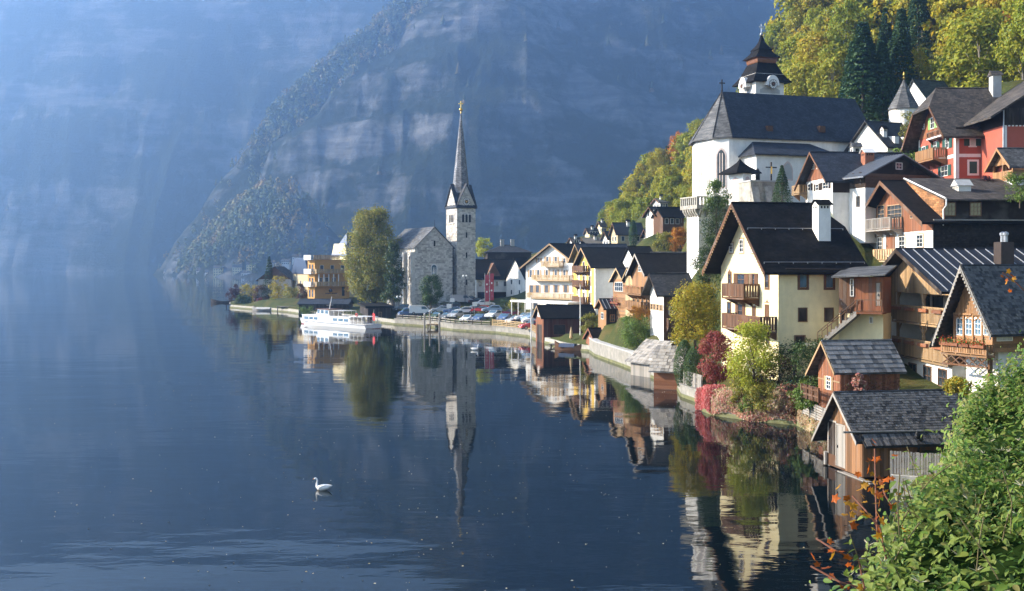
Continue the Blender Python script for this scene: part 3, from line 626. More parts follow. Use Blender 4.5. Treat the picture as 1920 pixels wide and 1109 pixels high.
def stair_annex():
    h = House('stair_annex', 'red boarded annex with outside wooden stair beside the yellow house', 'annex', 1656, 668, 85, 58, pxL=1573, W=None, L=2.6, eave=521, apex=None, ov=.2, foot=False)
    W = h.W; zf = h.hit(1620, 588, 'g')[2]; zt = h.hit(1610, 520, 'g')[2]
    MB().box(0, h.L, 0, W, -4, zf).build('wall', M_CREAM, h.root); ww = MB().box(0.02, h.L, 0, W, zf, zt).build('wall', W_RED, h.root)
    split = h.hit(1602, 550, 'g')[1]
    h.planks('g', 0, split, zf, zt, W_RED, .28, parent=ww); h.planks('g', split, W, zf, zt, W_BROWN, .3, parent=ww)
    slab([[(-1.1, -.4, zt+.25), (-1.1, W+.3, zt+.05), (h.L+.3, W+.3, zt+.75), (h.L+.3, -.4, zt+.95)]], .12).build('roof', T_GREY, h.root)
    h.pwin('g', 1594, 523, 1601, 556, grid=(1, 3), fm=M_TRIM, off=-.03); h.door('g', *h.rect('g', 1643, 531, 1650, 574, -.03), W_GREY, off=-.03, boards=2)
    h.pwin('g', 1630, 594, 1637, 607, grid=(2, 1), fm=M_TRIM); h.pwin('g', 1575, 581, 1585, 610, grid=(1, 1), closed=True, shut=W_DARK)
    # landing and stair
    u0, u1 = h.hit(1655, 588, 'g', -1.2)[1], h.hit(1606, 588, 'g', -1.2)[1]; zl = h.hit(1630, 586, 'g', -1.2)[2]
    h.balcony('g', u0, u1, zl, 1.3, .95, W_RED, step=.6, bw=.05, returns=(False, False), brackets=False, topm=W_BROWN)
    a = Vector((-.7, u1, zl)); b = Vector((-.7, u1+3.0, zl-2.6)); st = MB()
    stp = MB().prism([(a.y, a.z), (b.y, b.z), (b.y, b.z-.3), (a.y, a.z-.3)], -.12, -.06).build('stair', W_GREY, h.root)
    MB().prism([(a.y, a.z), (b.y, b.z), (b.y, b.z-.3), (a.y, a.z-.3)], -1.24, -1.18).build('stringer', W_GREY, stp)
    for k in range(11): p = a.lerp(b, (k+.5)/11); piece('tread', stp, W_GREY, (p.x+.05, p.y, p.z+.02), (1.04, .30, .24))
    for x in (-.09, -1.21):
        MB().tube((x, a.y, a.z+.95), (x, b.y, b.z+.95), .035, .035, 6).build('handrail', W_BROWN, stp)
        for k in range(5): p = a.lerp(b, k/4); piece('stair_post', stp, W_BROWN, (x, p.y, p.z+.47), (.06, .06, .95))
    MB().box(-1.25, 0, b.y, b.y+1.2, b.z-.2, b.z-.02).build('stair_foot', M_STONEW, h.root)
stair_annex()

def bay_house():
    h = House('bay_house', 'honey timber house with glazed bay, red flower boxes and shingled roof', 'house', 1863.6, 748, 74, 22, pxL=1789, L=9.5, eave=592, apex=(1807, 499), ov=1.0, yr=.55)
    W = h.W; zb = h.hit(1828, 650, 'g')[2]; zw = h.hE
    MB().box(0.9, h.L, .5, W-.2, -1.5, zb-.35).build('wall', M_WHITE, h.root)
    wl = MB().box(0, h.L, 0, W, zb-.3, zw).build('wall', W_ORANGE, h.root)
    h.walls([], W_ORANGE); h.planks('g', 0, W, zw, 99, W_ORANGE, .2, gable=True, th=.04, parent=h.gable_part)
    h.roof(T_SLATE, oe=.75, ob=.3, t=.16, barge=W_GREY, bw=.3, oeL=1.0)
    h.shingles(S_DARK, -.98, 7.2, 0.0, 1.0, .24, .22, stuffm=S_DARKI)
    x0 = h.xa
    for k in range(20):
        for E in (h.N, h.Lf):
            q = (k+.5)/20; piece('edge_tooth', h.roof_part, W_GREY, (x0-.06, h.Rg[0]+(E[0]-h.Rg[0])*q, h.Rg[1]+(E[1]-h.Rg[1])*q-.36), (.05, .12, .14))
    # lattice frieze, bay windows, posts
    for k in range(4):
        u = W*(k+.5)/4
        for sgn in (-1, 1): MB().tube((-.05, u-sgn*W*.09, zw-.42), (-.05, u+sgn*W*.09, zw-.02), .04, .04, 4).build('frieze_cross', W_ORANGE, h.root)
        MB().box(-.16, -.002, u-W*.11, u+W*.11, zw-.06, zw+.06).build('corbel', W_ORANGE, h.root)
    for a, b in ((1794, 1807), (1811, 1824), (1828, 1841), (1845, 1858)): h.pwin('g', a, 596, b, 629, grid=(2, 3), fm=M_TRIM, surround=W_ORANGE, pane=G_BLUE)
    for k in range(5): h.upiece('bay_post', h.root, W_ORANGE, 'g', .1+(W-.2)*k/4, (zb+zw)/2, .06, .14, zw-zb, .10)
    h.pwin('s', 1868, 604, 1898, 640, grid=(3, 2), fm=M_TRIM, surround=W_ORANGE, pane=M_CURT)
    h.planks('s', 0, 3.2, zb-.3, h.hit(1880, 645, 's')[2], W_ORANGE, .28, horiz=True)
    b = h.balcony('g', -.1, W+.5, zb-.55, .75, .75, W_ORANGE, step=.2, bw=.155, brackets=False, zt=.12)
    # the truss under the bay and a wall tip of white plaster
    for k in range(6):
        u = (W+.3)*k/5; 
        if k < 5:
            u2 = (W+.3)*(k+1)/5
            MB().tube((-.68, u, zb-1.25), (-.68, u2, zb-.72), .05, .05, 4).build('truss_strut', W_BROWN, h.root); MB().tube((-.68, u2, zb-1.25), (-.68, u, zb-.72), .05, .05, 4).build('truss_strut', W_BROWN, h.root)
    MB().box(-.75, -.62, -.1, W+.4, zb-1.36, zb-1.24).build('truss_beam', W_BROWN, h.root)
    MB().box(-.06, .2, .3, .5, -2, zb-.6).build('bay_prop', W_BROWN, h.root)
    slab([[(-.95, W+.35, zw-.35), (-.95, W+1.4, zw-2.35), (2.5, W+1.4, zw-2.35), (2.5, W+.35, zw-.35)]], .12).build('side_roof', T_SLATE, h.root)
    # flowers
    mb_box = []
    for k, (u0, u1) in enumerate(((-.05, W*.34), (W*.36, W*.62), (W*.64, W+.45))):
        h.upiece('flower_box', b, W_RED, 'g', (u0+u1)/2, zb+.10, .84, u1-u0-.06, .22, .24)
        flowers(b, [(-.86, rnd.uniform(u0, u1), zb+.22+abs(rnd.gauss(0, .16))) for _ in range(260)], (0.65, 0.06, 0.02))
def flowers(parent, pts, col):
    for nm, frac, cols, sz in (('flower_leaves', .55, [(0.05, 0.12, 0.02), (0.09, 0.17, 0.03), (0.13, 0.2, 0.04)], .10), ('blossoms', .45, [mul(col, .7), col, mul(col, 1.3)], .08)):
        mb = MB()
        for p in pts:
            if rnd.random() < frac: leaf(mb, Vector(p)+Vector((rnd.gauss(0, .12), rnd.gauss(0, .03), rnd.gauss(0, .05))), sz*rnd.uniform(.6, 1.3))
        tag(mb.build(nm, leafm(nm+'_%d' % int(col[0]*1000+col[2]*77), cols, .3, .2, .5, False), parent), kind='stuff')
def leaf(mb, p, s, d=None):
    """one small leaf blade folded along its rib"""
    d = d or Vector((rnd.gauss(0, 1), rnd.gauss(0, 1), rnd.gauss(0, .7)+.1)).normalized(); u = d.orthogonal().normalized(); w = d.cross(u); a = rnd.uniform(0, 6.28)
    e = (u*math.cos(a)+w*math.sin(a)); f = d.cross(e)
    mb.quad(p-e*s*.6, p+f*s*.4+d*s*.12, p+e*s*.6, p-f*s*.4+d*s*.12)
bay_house()

def boathouse():
    h = House('boathouse', 'nearest brown board boathouse with dark double gate standing in the water', 'boathouse', 1617.6, 893, 62, 10, pxL=1551, L=6.9, eave=818, apex=(1573, 740), ov=.55, yr=.56)
    W = h.W; h.walls([(-.1, h.hE, W_BROWN)], W_BROWN)
    wl = h.gable_part
    a, b = h.hit(1586, 850, 'g')[1], W
    h.planks('g', 0, a, -.05, 99, W_WEATH, .21, gable=True, th=.035); z2 = h.hit(1568, 792, 'g')[2]
    h.planks('g', a, W, z2, 99, W_WEATH, .21, gable=True, th=.035)
    for x0, x1, y0, y1, mm in ((1555, 1568, 791, 852, M_DARKIN), (1570, 1585, 799, 876, W_GREY)):
        u0, u1, v0, v1 = h.rect('g', x0, y0, x1, y1); 
        if mm is M_DARKIN:
            d = h.door('g', u0, u1, v0, v1, W_DARK, fm=W_GREY)
        else: h.door('g', u0, u1, v0, v1, W_GREY, fm=W_GREY, boards=5)
    h.planks('s', 0, h.L, -.05, h.hE-.02, W_WEATH, .26, th=.03, jit=.02)
    h.roof(T_SLATE, oe=.35, ob=.5, t=.12, barge=W_GREY, bw=.2, oeL=.9, x1=h.L+.4)
    h.shingles(S_DARK, -.53, h.L+.4, .17, 1.0, .21, .19, stuffm=S_DARKI)
    # the flatter skirt below the gutter beam
    mb = slab([[(-.2, -.75, h.N[1]-.22), (h.L+.4, -.75, h.N[1]-.22), (h.L+.4, .2, h.N[1]+.50), (-.2, .2, h.N[1]+.50)]], .09); sk = mb.build('skirt_roof', T_SLATE, h.root)
    for k in range(44):
        for r in (0, 1): piece('shingle', sk, S_DARK, (-.12+(h.L+.4)*(k+.5)/45+r*.06, -.57+r*.36, h.N[1]-.04+r*.27), (.15, .46, .03), (.62, 0, rnd.uniform(-.03, .03)))
    MB().tube((-1.2, -.02, h.N[1]+.52), (h.L*.9, .02, h.N[1]+.44), .06, .06, 7).build('gutter_beam', W_GREY, h.root)
    # lanterns and a round arched opening on the side, wheel and pot beside it
    u, _, v = h.hit(1752, 838, 's'); pts = []
    ring = MB()
    for k in range(16):
        t0, t1 = math.pi*k/16, math.pi*(k+1)/16; ring.tube((u+1.05*math.cos(t0), -.07, v-.3+.95*math.sin(t0)), (u+1.05*math.cos(t1), -.07, v-.3+.95*math.sin(t1)), .07, .07, 5)
    ring.build('arch_trim', W_DARK, h.root)
    for px in (1720, 1726):
        q = h.hit(px, 818 if px == 1720 else 823, 's', -.6); MB().lathe([(.02, q[2]+.3), (.12, q[2]+.16), (.13, q[2]-.05), (.07, q[2]-.14), (.02, q[2]-.16)], 8, (q[0], q[1])).build('lantern', M_IRON, h.root)
    # plinth beam, piles and landing stage round the foot
    MB().box(-.15, h.L*.55, -1.5, -.05, -.42, -.22).build('landing_stage', W_GREY, h.root); MB().box(-.35, -.02, -1.5, W*.55, -.5, -.12).build('plinth_beam', W_GH, h.root)
    for x, y in ((-.2, -1.3), (-.2, W*.5), (-.15, W-.05), (1.8, -1.4)): MB().tube((x, y, -2.2), (x, y, -.1), .14, .14, 8).build('pile', W_DARK, h.root)
    MB().tube((-.1, W-.02, -2), (-.1, W-.02, h.hE*.3), .13, .13, 8).build('corner_post', W_GREY, h.root)
    # lower wing with paler shakes behind
    return h
BH = boathouse()

def red_hut():
    h = House('red_hut', 'small red brown board hut with grey shake roof above the boathouse', 'hut', 1576, 756, 74, 10, pxL=1535, L=4.3, eave=690, apex=(1540, 641), ov=.6)
    h.walls([(-2.2, h.hE, W_RED)], W_RED); h.planks('g', 0, h.W, -1.0, 99, W_RED, .19, gable=True, th=.03); h.planks('s', 0, h.L, -1.5, h.hE-.02, W_RED, .22, th=.03)
    h.roof(T_GREY, oe=.35, ob=.35, t=.12, barge=W_TAN, bw=.2, oeL=.8); h.shingles(S_GREY, -.58, h.L+.35, 0, 1, .34, .42)
    h.pwin('g', 1550, 706, 1559, 731, grid=(2, 3), fm=M_TRIM, shut=W_TAN, shut_w=.28, off=-.03)
    h.upiece('rail_board', h.root, W_TAN, 'g', h.W/2, h.hE*.58, .05, h.W, .1, .04)
    mb = MB()
    for k in range(900): x = rnd.uniform(0, h.L); leaf(mb, Vector((x, -.12-abs(rnd.gauss(0, .1)), rnd.uniform(-.5, h.hE)*(.4+.6*rnd.random()))), .09)
    tag(mb.build('vine_leaves', leafm('vine_leaves', [(0.16, 0.03, 0.02), (0.10, 0.07, 0.02), (0.22, 0.05, 0.02), (0.06, 0.08, 0.02)], .35, .3, .5, False), h.root), kind='stuff')
red_hut()

def chalet():
    h = House('dark_chalet', 'dark shingled chalet with red boarded gable and two balconies over white storey', 'house', 1749, 520, 98, 4, pxL=1621, L=14, eave=413, apex=(1655, 339), ov=1.2, yr=.56)
    W = h.W; zm = h.hit(1690, 436, 'g')[2]
    h.walls([(-2, zm, M_WHITE), (zm, h.hE, W_RED)], W_RED)
    h.planks('g', 0, W, zm, 99, W_RED, .26, gable=True, th=.035)
    h.roof(T_BLACK, oe=.5, ob=.3, t=.2, barge=W_BROWN, bw=.4, oeL=1.2)
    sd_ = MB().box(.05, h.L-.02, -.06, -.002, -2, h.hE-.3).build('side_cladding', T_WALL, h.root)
    h.upiece('ledge_board', h.root, W_GREY, 's', h.L/2, h.hit(1820, 413, 's')[2], .12, h.L, .1, .16)
    # the shed dormer behind the verge: shingled front and tiled roof
    z0 = h.hit(1830, 400, 's')[2]; x0 = 1.1
    zt = h.hit(1830, 372, 's')[2]; MB().box(x0, h.L-.01, -.0, W*.5, h.hE-.4, zt).build('dormer_wall', W_DARK, h.root)
    slab([[(x0-.3, -.7, zt-.15), (h.L+.4, -.7, zt-.15), (h.L+.4, W*.52, h.hR+.25), (x0-.3, W*.52, h.hR+.25)]], .14).build('dormer_roof', T_BROWN, h.root)
    MB().prism([(-.02, h.hE-.2), (-.02, zt), (W*.5, h.hR+.1), (W*.5, h.hR-.2)], x0-.06, x0-.002).build('dormer_cheek', T_ORANGE, h.root)
    MB().tube((x0-.25, -.68, zt-.05), (x0-.3, W*.5, h.hR+.2), .07, .07, 6).build('verge_flashing', M_TRIM, h.root)
    MB().path([(x0-.2, -.74, zt-.1), (x0-.2, -.7, zt-.7), (x0-.2, -.15, zt-1.0), (x0-.2, -.12, h.hE-.5)], .06).build('downpipe', M_TRIM, h.root)
    for a, b in ((1770, 1792), (1818, 1840)): h.pwin('s', a, 379, b, 406, grid=(3, 3), fm=M_BRTRIM, pane=glassm('amber_glass', (.09, .075, .035)), off=-.02)
    for r, g_ in (((1646, 385, 1659, 411), (2, 3)), ((1664, 384, 1692, 411), (4, 3)), ((1707, 391, 1716, 410), (2, 3))): h.pwin('g', *r, grid=g_, fm=M_TANSH, off=-.04)
    for r in ((1646, 445, 1655, 470), (1686, 443, 1697, 470), (1719, 440, 1731, 464)): h.pwin('g', *r, grid=(2, 3), fm=M_TRIM, surround=W_TAN)
    h.door('g', *h.rect('g', 1663, 443, 1678, 478), W_RED)
    a = h.rect('g', 1619, 410, 1669, 433, -1.3); h.balcony('g', a[0], a[1], a[2]+.1, 1.3, a[3]-a[2]-.1, W_GREY, step=.24, bw=.1, posts=3, topm=W_GREY)
    a = h.rect('g', 1625, 468, 1678, 491, -1.2); h.balcony('g', a[0], a[1]-1.5, a[2]+.1, 1.2, a[3]-a[2]-.1, W_PALE, step=.55, bw=.34, posts=5, topm=W_TAN)
    c = h.hit(1804, 352, 's', 3.0); 
    MB().box(c[0]-.6, c[0]+.6, 2.5, 3.6, h.hR-2, c[2]+.15).build('chimney', M_WHITE, h.root)
    MB().prism([(2.3, c[2]+.15), (3.8, c[2]+.15), (3.05, c[2]+.75)], c[0]-.75, c[0]+.75).build('chimney_cap', M_GREY, h.root)
    for k in range(4): piece('smoke_hole', h.root, M_DARKIN, (c[0]-.605, 2.7+k*.24, c[2]-.1), (.03, .1, .3))
chalet()

def red_house():
    h = House('red_house', 'red plastered house with white corner bands, green shutters and dark hipped roof', 'house', 1791.7, 352, 112, 0, pxL=1723, pxR=1890, eave=241, apex=(1748, 157), ov=1.6, yr=.52)
    W = h.W; L = h.L
    M_PEACH = plain('terracotta_plaster', (0.62, 0.22, 0.12), 0.85, var=0.10, scale=1.2, stain=0.08)
    h.walls([(-3, h.hE, M_RED)], W_RED)
    z1 = h.hit(1755, 302, 'g')[2]; zg = h.hit(1755, 254, 'g')[2]
    for nm, bx in (('corner_band', (-.03, .35, -.03, .35, -3, h.hE-.05)), ('corner_band', (L-1.0, L-.5, -.03, -.001, -3, h.hE-.05)), ('floor_band', (.352, L-1.0, -.025, -.001, z1-.12, z1+.22)), ('floor_band', (-.025, -.001, .352, W, z1-.12, z1+.22)), ('corner_band', (-.03, -.001, W-.3, W+.02, -3, h.hE-.05))):
        MB().box(*bx).build(nm, M_TRIM, h.root)
    h.planks('g', 0, W, zg, 99, W_RED, .28, gable=True, th=.04)
    cl = MB().box(.0, L, -.09, -.03, h.hE-1.0, h.hE+.1).build('eave_cladding', W_DARK, h.root)
    for k in range(34): piece('scallop', cl, M_TRIM, (.15+(L-.3)*k/33, -.10, h.hE-1.02), (.2, .03, .12))
    h.roof(T_BROWN, oe=1.0, ob=1.2, t=.22, barge=W_BROWN, hf=.38, bw=.4, oeL=1.2)
    for r in ((1743, 218, 1767, 240),):
        u0, u1, v0, v1 = h.rect('g', *r, -.045)
        for k in range(2): uu = u0+(u1-u0)*(.25+.5*k); h.win('g', uu-.55, uu+.55, v0, v1, grid=(2, 2), fm=M_TRIM, shut=M_LGREEN, shut_w=.6, off=-.045)
    h.pwin('g', 1730, 233, 1734, 243, grid=(2, 2), fm=M_TRIM, off=-.045)
    for r in ((1729, 275, 1736, 289), (1751, 266, 1757, 281), (1773, 258, 1780, 279), (1735, 322, 1744, 340), (1765, 311, 1778, 331)): h.pwin('g', *r, grid=(2, 2), fm=M_TRIM, shut=M_GREENSH, shut_w=.75, surround=None)
    h.pwin('s', 1818, 252, 1829, 274, grid=(1, 2), fm=M_TRIM, pane=M_CURT, shut=M_GREENSH, shut_w=.55, surround=M_TRIM); h.pwin('s', 1816, 302, 1833, 327, closed=True, shut=M_GREENSH, fm=M_TRIM, surround=M_TRIM); h.pwin('s', 1868, 249, 1876, 271, grid=(1, 2), fm=M_TRIM, shut=M_GREENSH, shut_w=.4)
    a = h.rect('g', 1716, 280, 1749, 305, -1.5); h.balcony('g', a[0], a[1], a[2]+.2, 1.5, 1.1, W_ORANGE, step=.22, bw=.18)
    bw_ = h.balcony('g', *[h.rect('g', 1738, 246, 1768, 262, -.7)[k] for k in (0, 1)], h.rect('g', 1738, 246, 1768, 262, -.7)[2]+.3, .7, .6, W_BROWN, step=.3, bw=.1, floor=M_TRIM, off=-.05)
    c = h.hit(1866, 150, 's', 4.5); MB().box(c[0]-.45, c[0]+.45, 4.0, 5.0, h.hR-2.0, c[2]+.4).build('chimney', M_GREY, h.root); MB().prism([(3.85, c[2]+.4), (5.15, c[2]+.4), (4.5, c[2]+.95)], c[0]-.6, c[0]+.6).build('chimney_cap', T_BROWN, h.root)
red_house()

def wing_house():
    h = House('red_wing_house', 'dark boarded wing with red base beside the red house at the picture edge', 'house', 1880, 345, 107, 0, W=9, L=13, eave=203, apex=None, ov=.6, foot=False)
    zr = h.zc(236); E = h.hE; hr = E+4.2
    MB().box(0, h.L, 0, h.W, -3, zr).build('wall', M_RED, h.root); MB().box(0, h.L, -.03, h.W, zr, E).build('boarded_storey', W_DARK, h.root); MB().prism([(0, E), (h.L, E), (h.L/2, hr)], -.03, h.W, 'y').build('boarded_gable', W_DARK, h.root)
    sl_ = (hr-E)/(h.L/2); e = 1.6
    slab([[(h.L/2, -1.0, hr+.08), (h.L/2, h.W+.4, hr+.08), (-e, h.W+.4, E-e*sl_+.08), (-e, -1.0, E-e*sl_+.08)], [(h.L/2, h.W+.4, hr+.08), (h.L/2, -1.0, hr+.08), (h.L+e, -1.0, E-e*sl_+.08), (h.L+e, h.W+.4, E-e*sl_+.08)]], .2).build('roof', T_BROWN, h.root)
    h.planks('s', 0, 5, zr, E, W_DARK, .32, off=-.03); piece('corner_band', h.root, M_TRIM, (.2, -.02, (zr-3)/2), (.4, .04, zr+3)); MB().tube((.05, -.12, -2), (.05, -.12, E), .07, .07, 6).build('downpipe', M_STEEL, h.root)
    for k in range(14): piece('scallop', h.root, M_TRIM, (.25+k*.36, -.06, zr-.02), (.2, .03, .12))
wing_house()

def porch():
    h = House('timber_porch', 'small honey timber porch with grey gabled roof over a white arch', 'porch', 1900, 350, 104, 3, pxL=1862, L=5, eave=306, apex=(1869, 279), ov=.6)
    zf = h.hit(1880, 340, 'g')[2]; za = h.hit(1880, 318, 'g')[2]
    MB().box(0, h.L, 0, h.W, -3, zf).build('wall', M_WHITE, h.root); MB().box(.0, h.L, 0, h.W, zf, za-.2).build('parapet', W_ORANGE, h.root); MB().box(1.4, h.L, 0, h.W, za-.2, h.hE).build('back_wall', W_ORANGE, h.root)
    h.walls([], W_ORANGE); h.roof(T_GREY, oe=.5, ob=.2, barge=W_ORANGE, bw=.25)
    for y in (.1, h.W*.5, h.W-.1): MB().box(-.05, .13, y-.09, y+.09, za-.2, h.hE).build('post', W_ORANGE, h.root)
    h.planks('g', 0, h.W, h.hE, 99, W_ORANGE, .22, gable=True); h.planks('g', 0, h.W, zf, za-.2, W_ORANGE, .22)
    ar = [(h.W*.5+.9*math.cos(t*math.pi/10), -.4+1.0*math.sin(t*math.pi/10)) for t in range(11)]+[(h.W*.5-.9, -2.5), (h.W*.5+.9, -2.5)]
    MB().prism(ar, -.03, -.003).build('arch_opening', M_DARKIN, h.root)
porch()

def white_wood_house():
    h = House('white_and_wood_house', 'white house with dark blue roof and small red boarded gable below the church', 'house', 1561, 405, 112, 7, pxL=1511, L=9, eave=332, apex=(1525, 284), ov=1.0)
    h.walls([(-3, h.hE, M_WHITE)], W_RED); h.planks('g', 0, h.W, h.hE+.02, 99, W_RED, .26, gable=True)
    h.roof(T_SHADE, oe=.6, ob=.2, t=.2, barge=W_BROWN, oeL=.9)
    MB().box(.02, h.L, -.05, -.002, h.hE-1.6, h.hE-.1).build('side_cladding', W_DH, h.root)
    for a in (1515, 1530): h.pwin('g', a, 345, a+5.5, 358, grid=(1, 2), fm=M_TRIM, shut=W_DARK, shut_w=.5)
    h.pwin('g', 1543, 341, 1554, 355, grid=(2, 2), fm=M_TRIM, shut=W_DARK, shut_w=.45); h.pwin('g', 1522, 309, 1527, 318, grid=(2, 2), fm=M_TRIM, off=-.03); h.pwin('g', 1532, 308, 1537, 317, grid=(2, 2), fm=M_TRIM, off=-.03)
    h.chimney(h.hit(1624, 300, 's', 2)[0], .55, 1.0, 1.0, 1.3, M_BRICK, M_TRIM, gab=True)
    a = h.rect('g', 1494, 350, 1511, 362, -.9); h.balcony('g', h.W-.4, h.W+1.8, a[2], .9, .9, W_TAN, step=.25, bw=.2, returns=(True, True))
    MB().box(.8, 4, h.W-.01, h.W+2.0, -3, h.hE-.8).build('annex_wall', W_RED, h.root); slab([[(.2, h.W, h.hE-.2), (.2, h.W+2.6, h.hE-.9), (4.4, h.W+2.6, h.hE-.9), (4.4, h.W, h.hE-.2)]], .12).build('annex_roof', T_GREY, h.root)
    g = House('shingled_side_house', 'brown log house with grey metal roof and white base beside the dark blue roof', 'house', 1622, 400, 110, 22, pxL=1590, L=8.5, eave=325, apex=(1660, 280), ov=.4, foot=False)
    zz = g.zc(352); W = g.W; g.hR = g.zc(288)
    MB().box(0, g.L, 0, W, -3, zz).build('wall', M_WHITE, g.root)
    # this one turns its gable to the camera side: ridge along local y
    x = g.L; MB().box(0, x, 0, W, zz, g.hE).build('log_wall', W_DH, g.root); MB().prism([(0, g.hE), (x, g.hE), (x*.5, g.hR)], 0, W, 'y').build('gable_wall', W_DH, g.root)
    e = .9; sl_ = (g.hR-g.hE)/(x*.5); f1 = [(-e, -.8, g.hE-e*sl_+.05), (-e, W+.5, g.hE-e*sl_+.05), (x*.5, W+.5, g.hR+.05), (x*.5, -.8, g.hR+.05)]; f2 = [(x+e, W+.5, g.hE-e*sl_+.05), (x+e, -.8, g.hE-e*sl_+.05), (x*.5, -.8, g.hR+.05), (x*.5, W+.5, g.hR+.05)]
    rp = slab([f1[::-1], f2[::-1]], .15).build('roof', plain('grey_metal_roof', (.16, .17, .19), .5, .3), g.root)
    for k in range(9): y = -.7+(W+1.1)*(k+.5)/9; ln = math.hypot(x*.5+e, g.hR-g.hE+e*sl_); piece('roof_seam', rp, M_STEEL, (x*.25-e/2, y, (g.hE-e*sl_+g.hR)/2+.07), (ln, .05, .05), (0, -math.atan(sl_), 0))
    g.planks('s', 0, x, zz, g.hE, W_BROWN, .35, horiz=True); g.win('s', x*.45, x*.55, g.hE+.5, g.hE+1.2, grid=(2, 2), fm=M_TRIM)
    for y0, y1 in ((W*.2, W*.32), (W*.6, W*.72)): g.win('g', y0, y1, zz+.4, zz+1.6, grid=(1, 2), fm=M_DKTRIM)
    g.win('g', W*.3, W*.5, zz-1.9, zz-.8, grid=(2, 2), fm=M_DKTRIM)
white_wood_house()
# ------------------------------------------------------------------ churches and the middle distance
def arch_pts(u0, u1, v0, v1, pointed=True, n=8):
    """outline of a pointed or round arched opening"""
    c = (u0+u1)/2; w = u1-u0; out = [(u0, v0), (u1, v0)]
    for k in range(n+1):
        t = k/n
        if pointed:
            if t <= .5: a = R(t*2*60); out.append((u0+w*math.cos(a), v1-w*.866+w*math.sin(a)))
            else: a = R(120+(t-.5)*2*60); out.append((u1+w*math.cos(a), v1-w*.866+w*math.sin(a)))
        else: out.append((c+w/2*math.cos(math.pi*t), v1-w/2+w/2*math.sin(math.pi*t)))
    return out
def arch_win(parent, place, u0, u1, v0, v1, pane, frame, pointed=True, mull=1, name='window', d=.05):
    """place(u, v, n) -> local point; a framed arched window with tracery bars"""
    def poly(pts, n0, n1, nm, m, par):
        mb = MB(); k = len(pts); mb.v = [tuple(place(u, v, n0)) for u, v in pts]+[tuple(place(u, v, n1)) for u, v in pts]
        mb.f = [tuple(range(k))[::-1], tuple(range(k, 2*k))]+[(i, (i+1) % k, k+(i+1) % k, k+i) for i in range(k)]; return mb.build(nm, m, par)
    e = (u1-u0)*.16
    W_ = poly(arch_pts(u0-e, u1+e, v0-e, v1+e*1.4, pointed), 0, d, name, frame, parent); poly(arch_pts(u0, u1, v0, v1, pointed), d, d+.02, 'pane', pane, W_)
    for k in range(mull):
        u = u0+(u1-u0)*(k+1)/(mull+1); b = (u1-u0)*.05; top = v1-(u1-u0)*.45
        poly([(u-b, v0), (u+b, v0), (u+b, top), (u-b, top)], d+.02, d+.05, 'mullion', frame, W_)
    return W_
def cross(parent, x, y, z, h, m, ball=.0, nm='cross'):
    mb = MB().box(x-h*.05, x+h*.05, y-h*.05, y+h*.05, z, z+h).build(nm, m, parent)
    piece('cross_arm', mb, m, (x, y, z+h*.68), (h*.11, h*.55, h*.1)) if False else piece('cross_arm', mb, m, (x, y, z+h*.68), (h*.55, h*.11, h*.1))
    if ball: MB().lathe([(.01, z-ball), (ball*.7, z-ball*.7), (ball, z), (ball*.7, z+ball*.7), (.01, z+ball)], 12, (x, y)).build('ball', m, parent, smooth=True)
def clock(h, place, u, v, r, face, ring, gold):
    def disc(r_, n0, n1, nm, m, par, n=28):
        pts = [(u+r_*math.cos(2*math.pi*k/n), v+r_*math.sin(2*math.pi*k/n)) for k in range(n)]; mb = MB(); k = n
        mb.v = [tuple(place(a, b, n0)) for a, b in pts]+[tuple(place(a, b, n1)) for a, b in pts]; mb.f = [tuple(range(k))[::-1], tuple(range(k, 2*k))]+[(i, (i+1) % k, k+(i+1) % k, k+i) for i in range(k)]; return mb.build(nm, m, par)
    c = disc(r, .0, .06, 'clock', ring, h); disc(r*.92, .06, .08, 'clock_face', face, c); disc(r*.5, .08, .10, 'clock_centre', ring, c); disc(r*.22, .10, .12, 'clock_boss', gold, c)
    def bar(a, r0, r1, w, nm, m, n0=.08):
        d = (math.sin(a), math.cos(a)); q = (d[1], -d[0]); pts = [(u+d[0]*t+q[0]*s_*w, v+d[1]*t+q[1]*s_*w) for t, s_ in ((r0, -1), (r1, -1), (r1, 1), (r0, 1))]
        mb = MB(); mb.v = [tuple(place(a_, b_, n0)) for a_, b_ in pts]+[tuple(place(a_, b_, n0+.025)) for a_, b_ in pts]; mb.f = [(3, 2, 1, 0), (4, 5, 6, 7), (0, 1, 5, 4), (1, 2, 6, 5), (2, 3, 7, 6), (3, 0, 4, 7)]; mb.build(nm, m, c)
    for k in range(12): bar(k*math.pi/6, r*.62, r*.88, r*.045, 'hour_mark', ring)
    bar(R(300), 0, r*.55, r*.05, 'hour_hand', gold, .125); bar(R(60), 0, r*.82, r*.035, 'minute_hand', gold, .152); return c

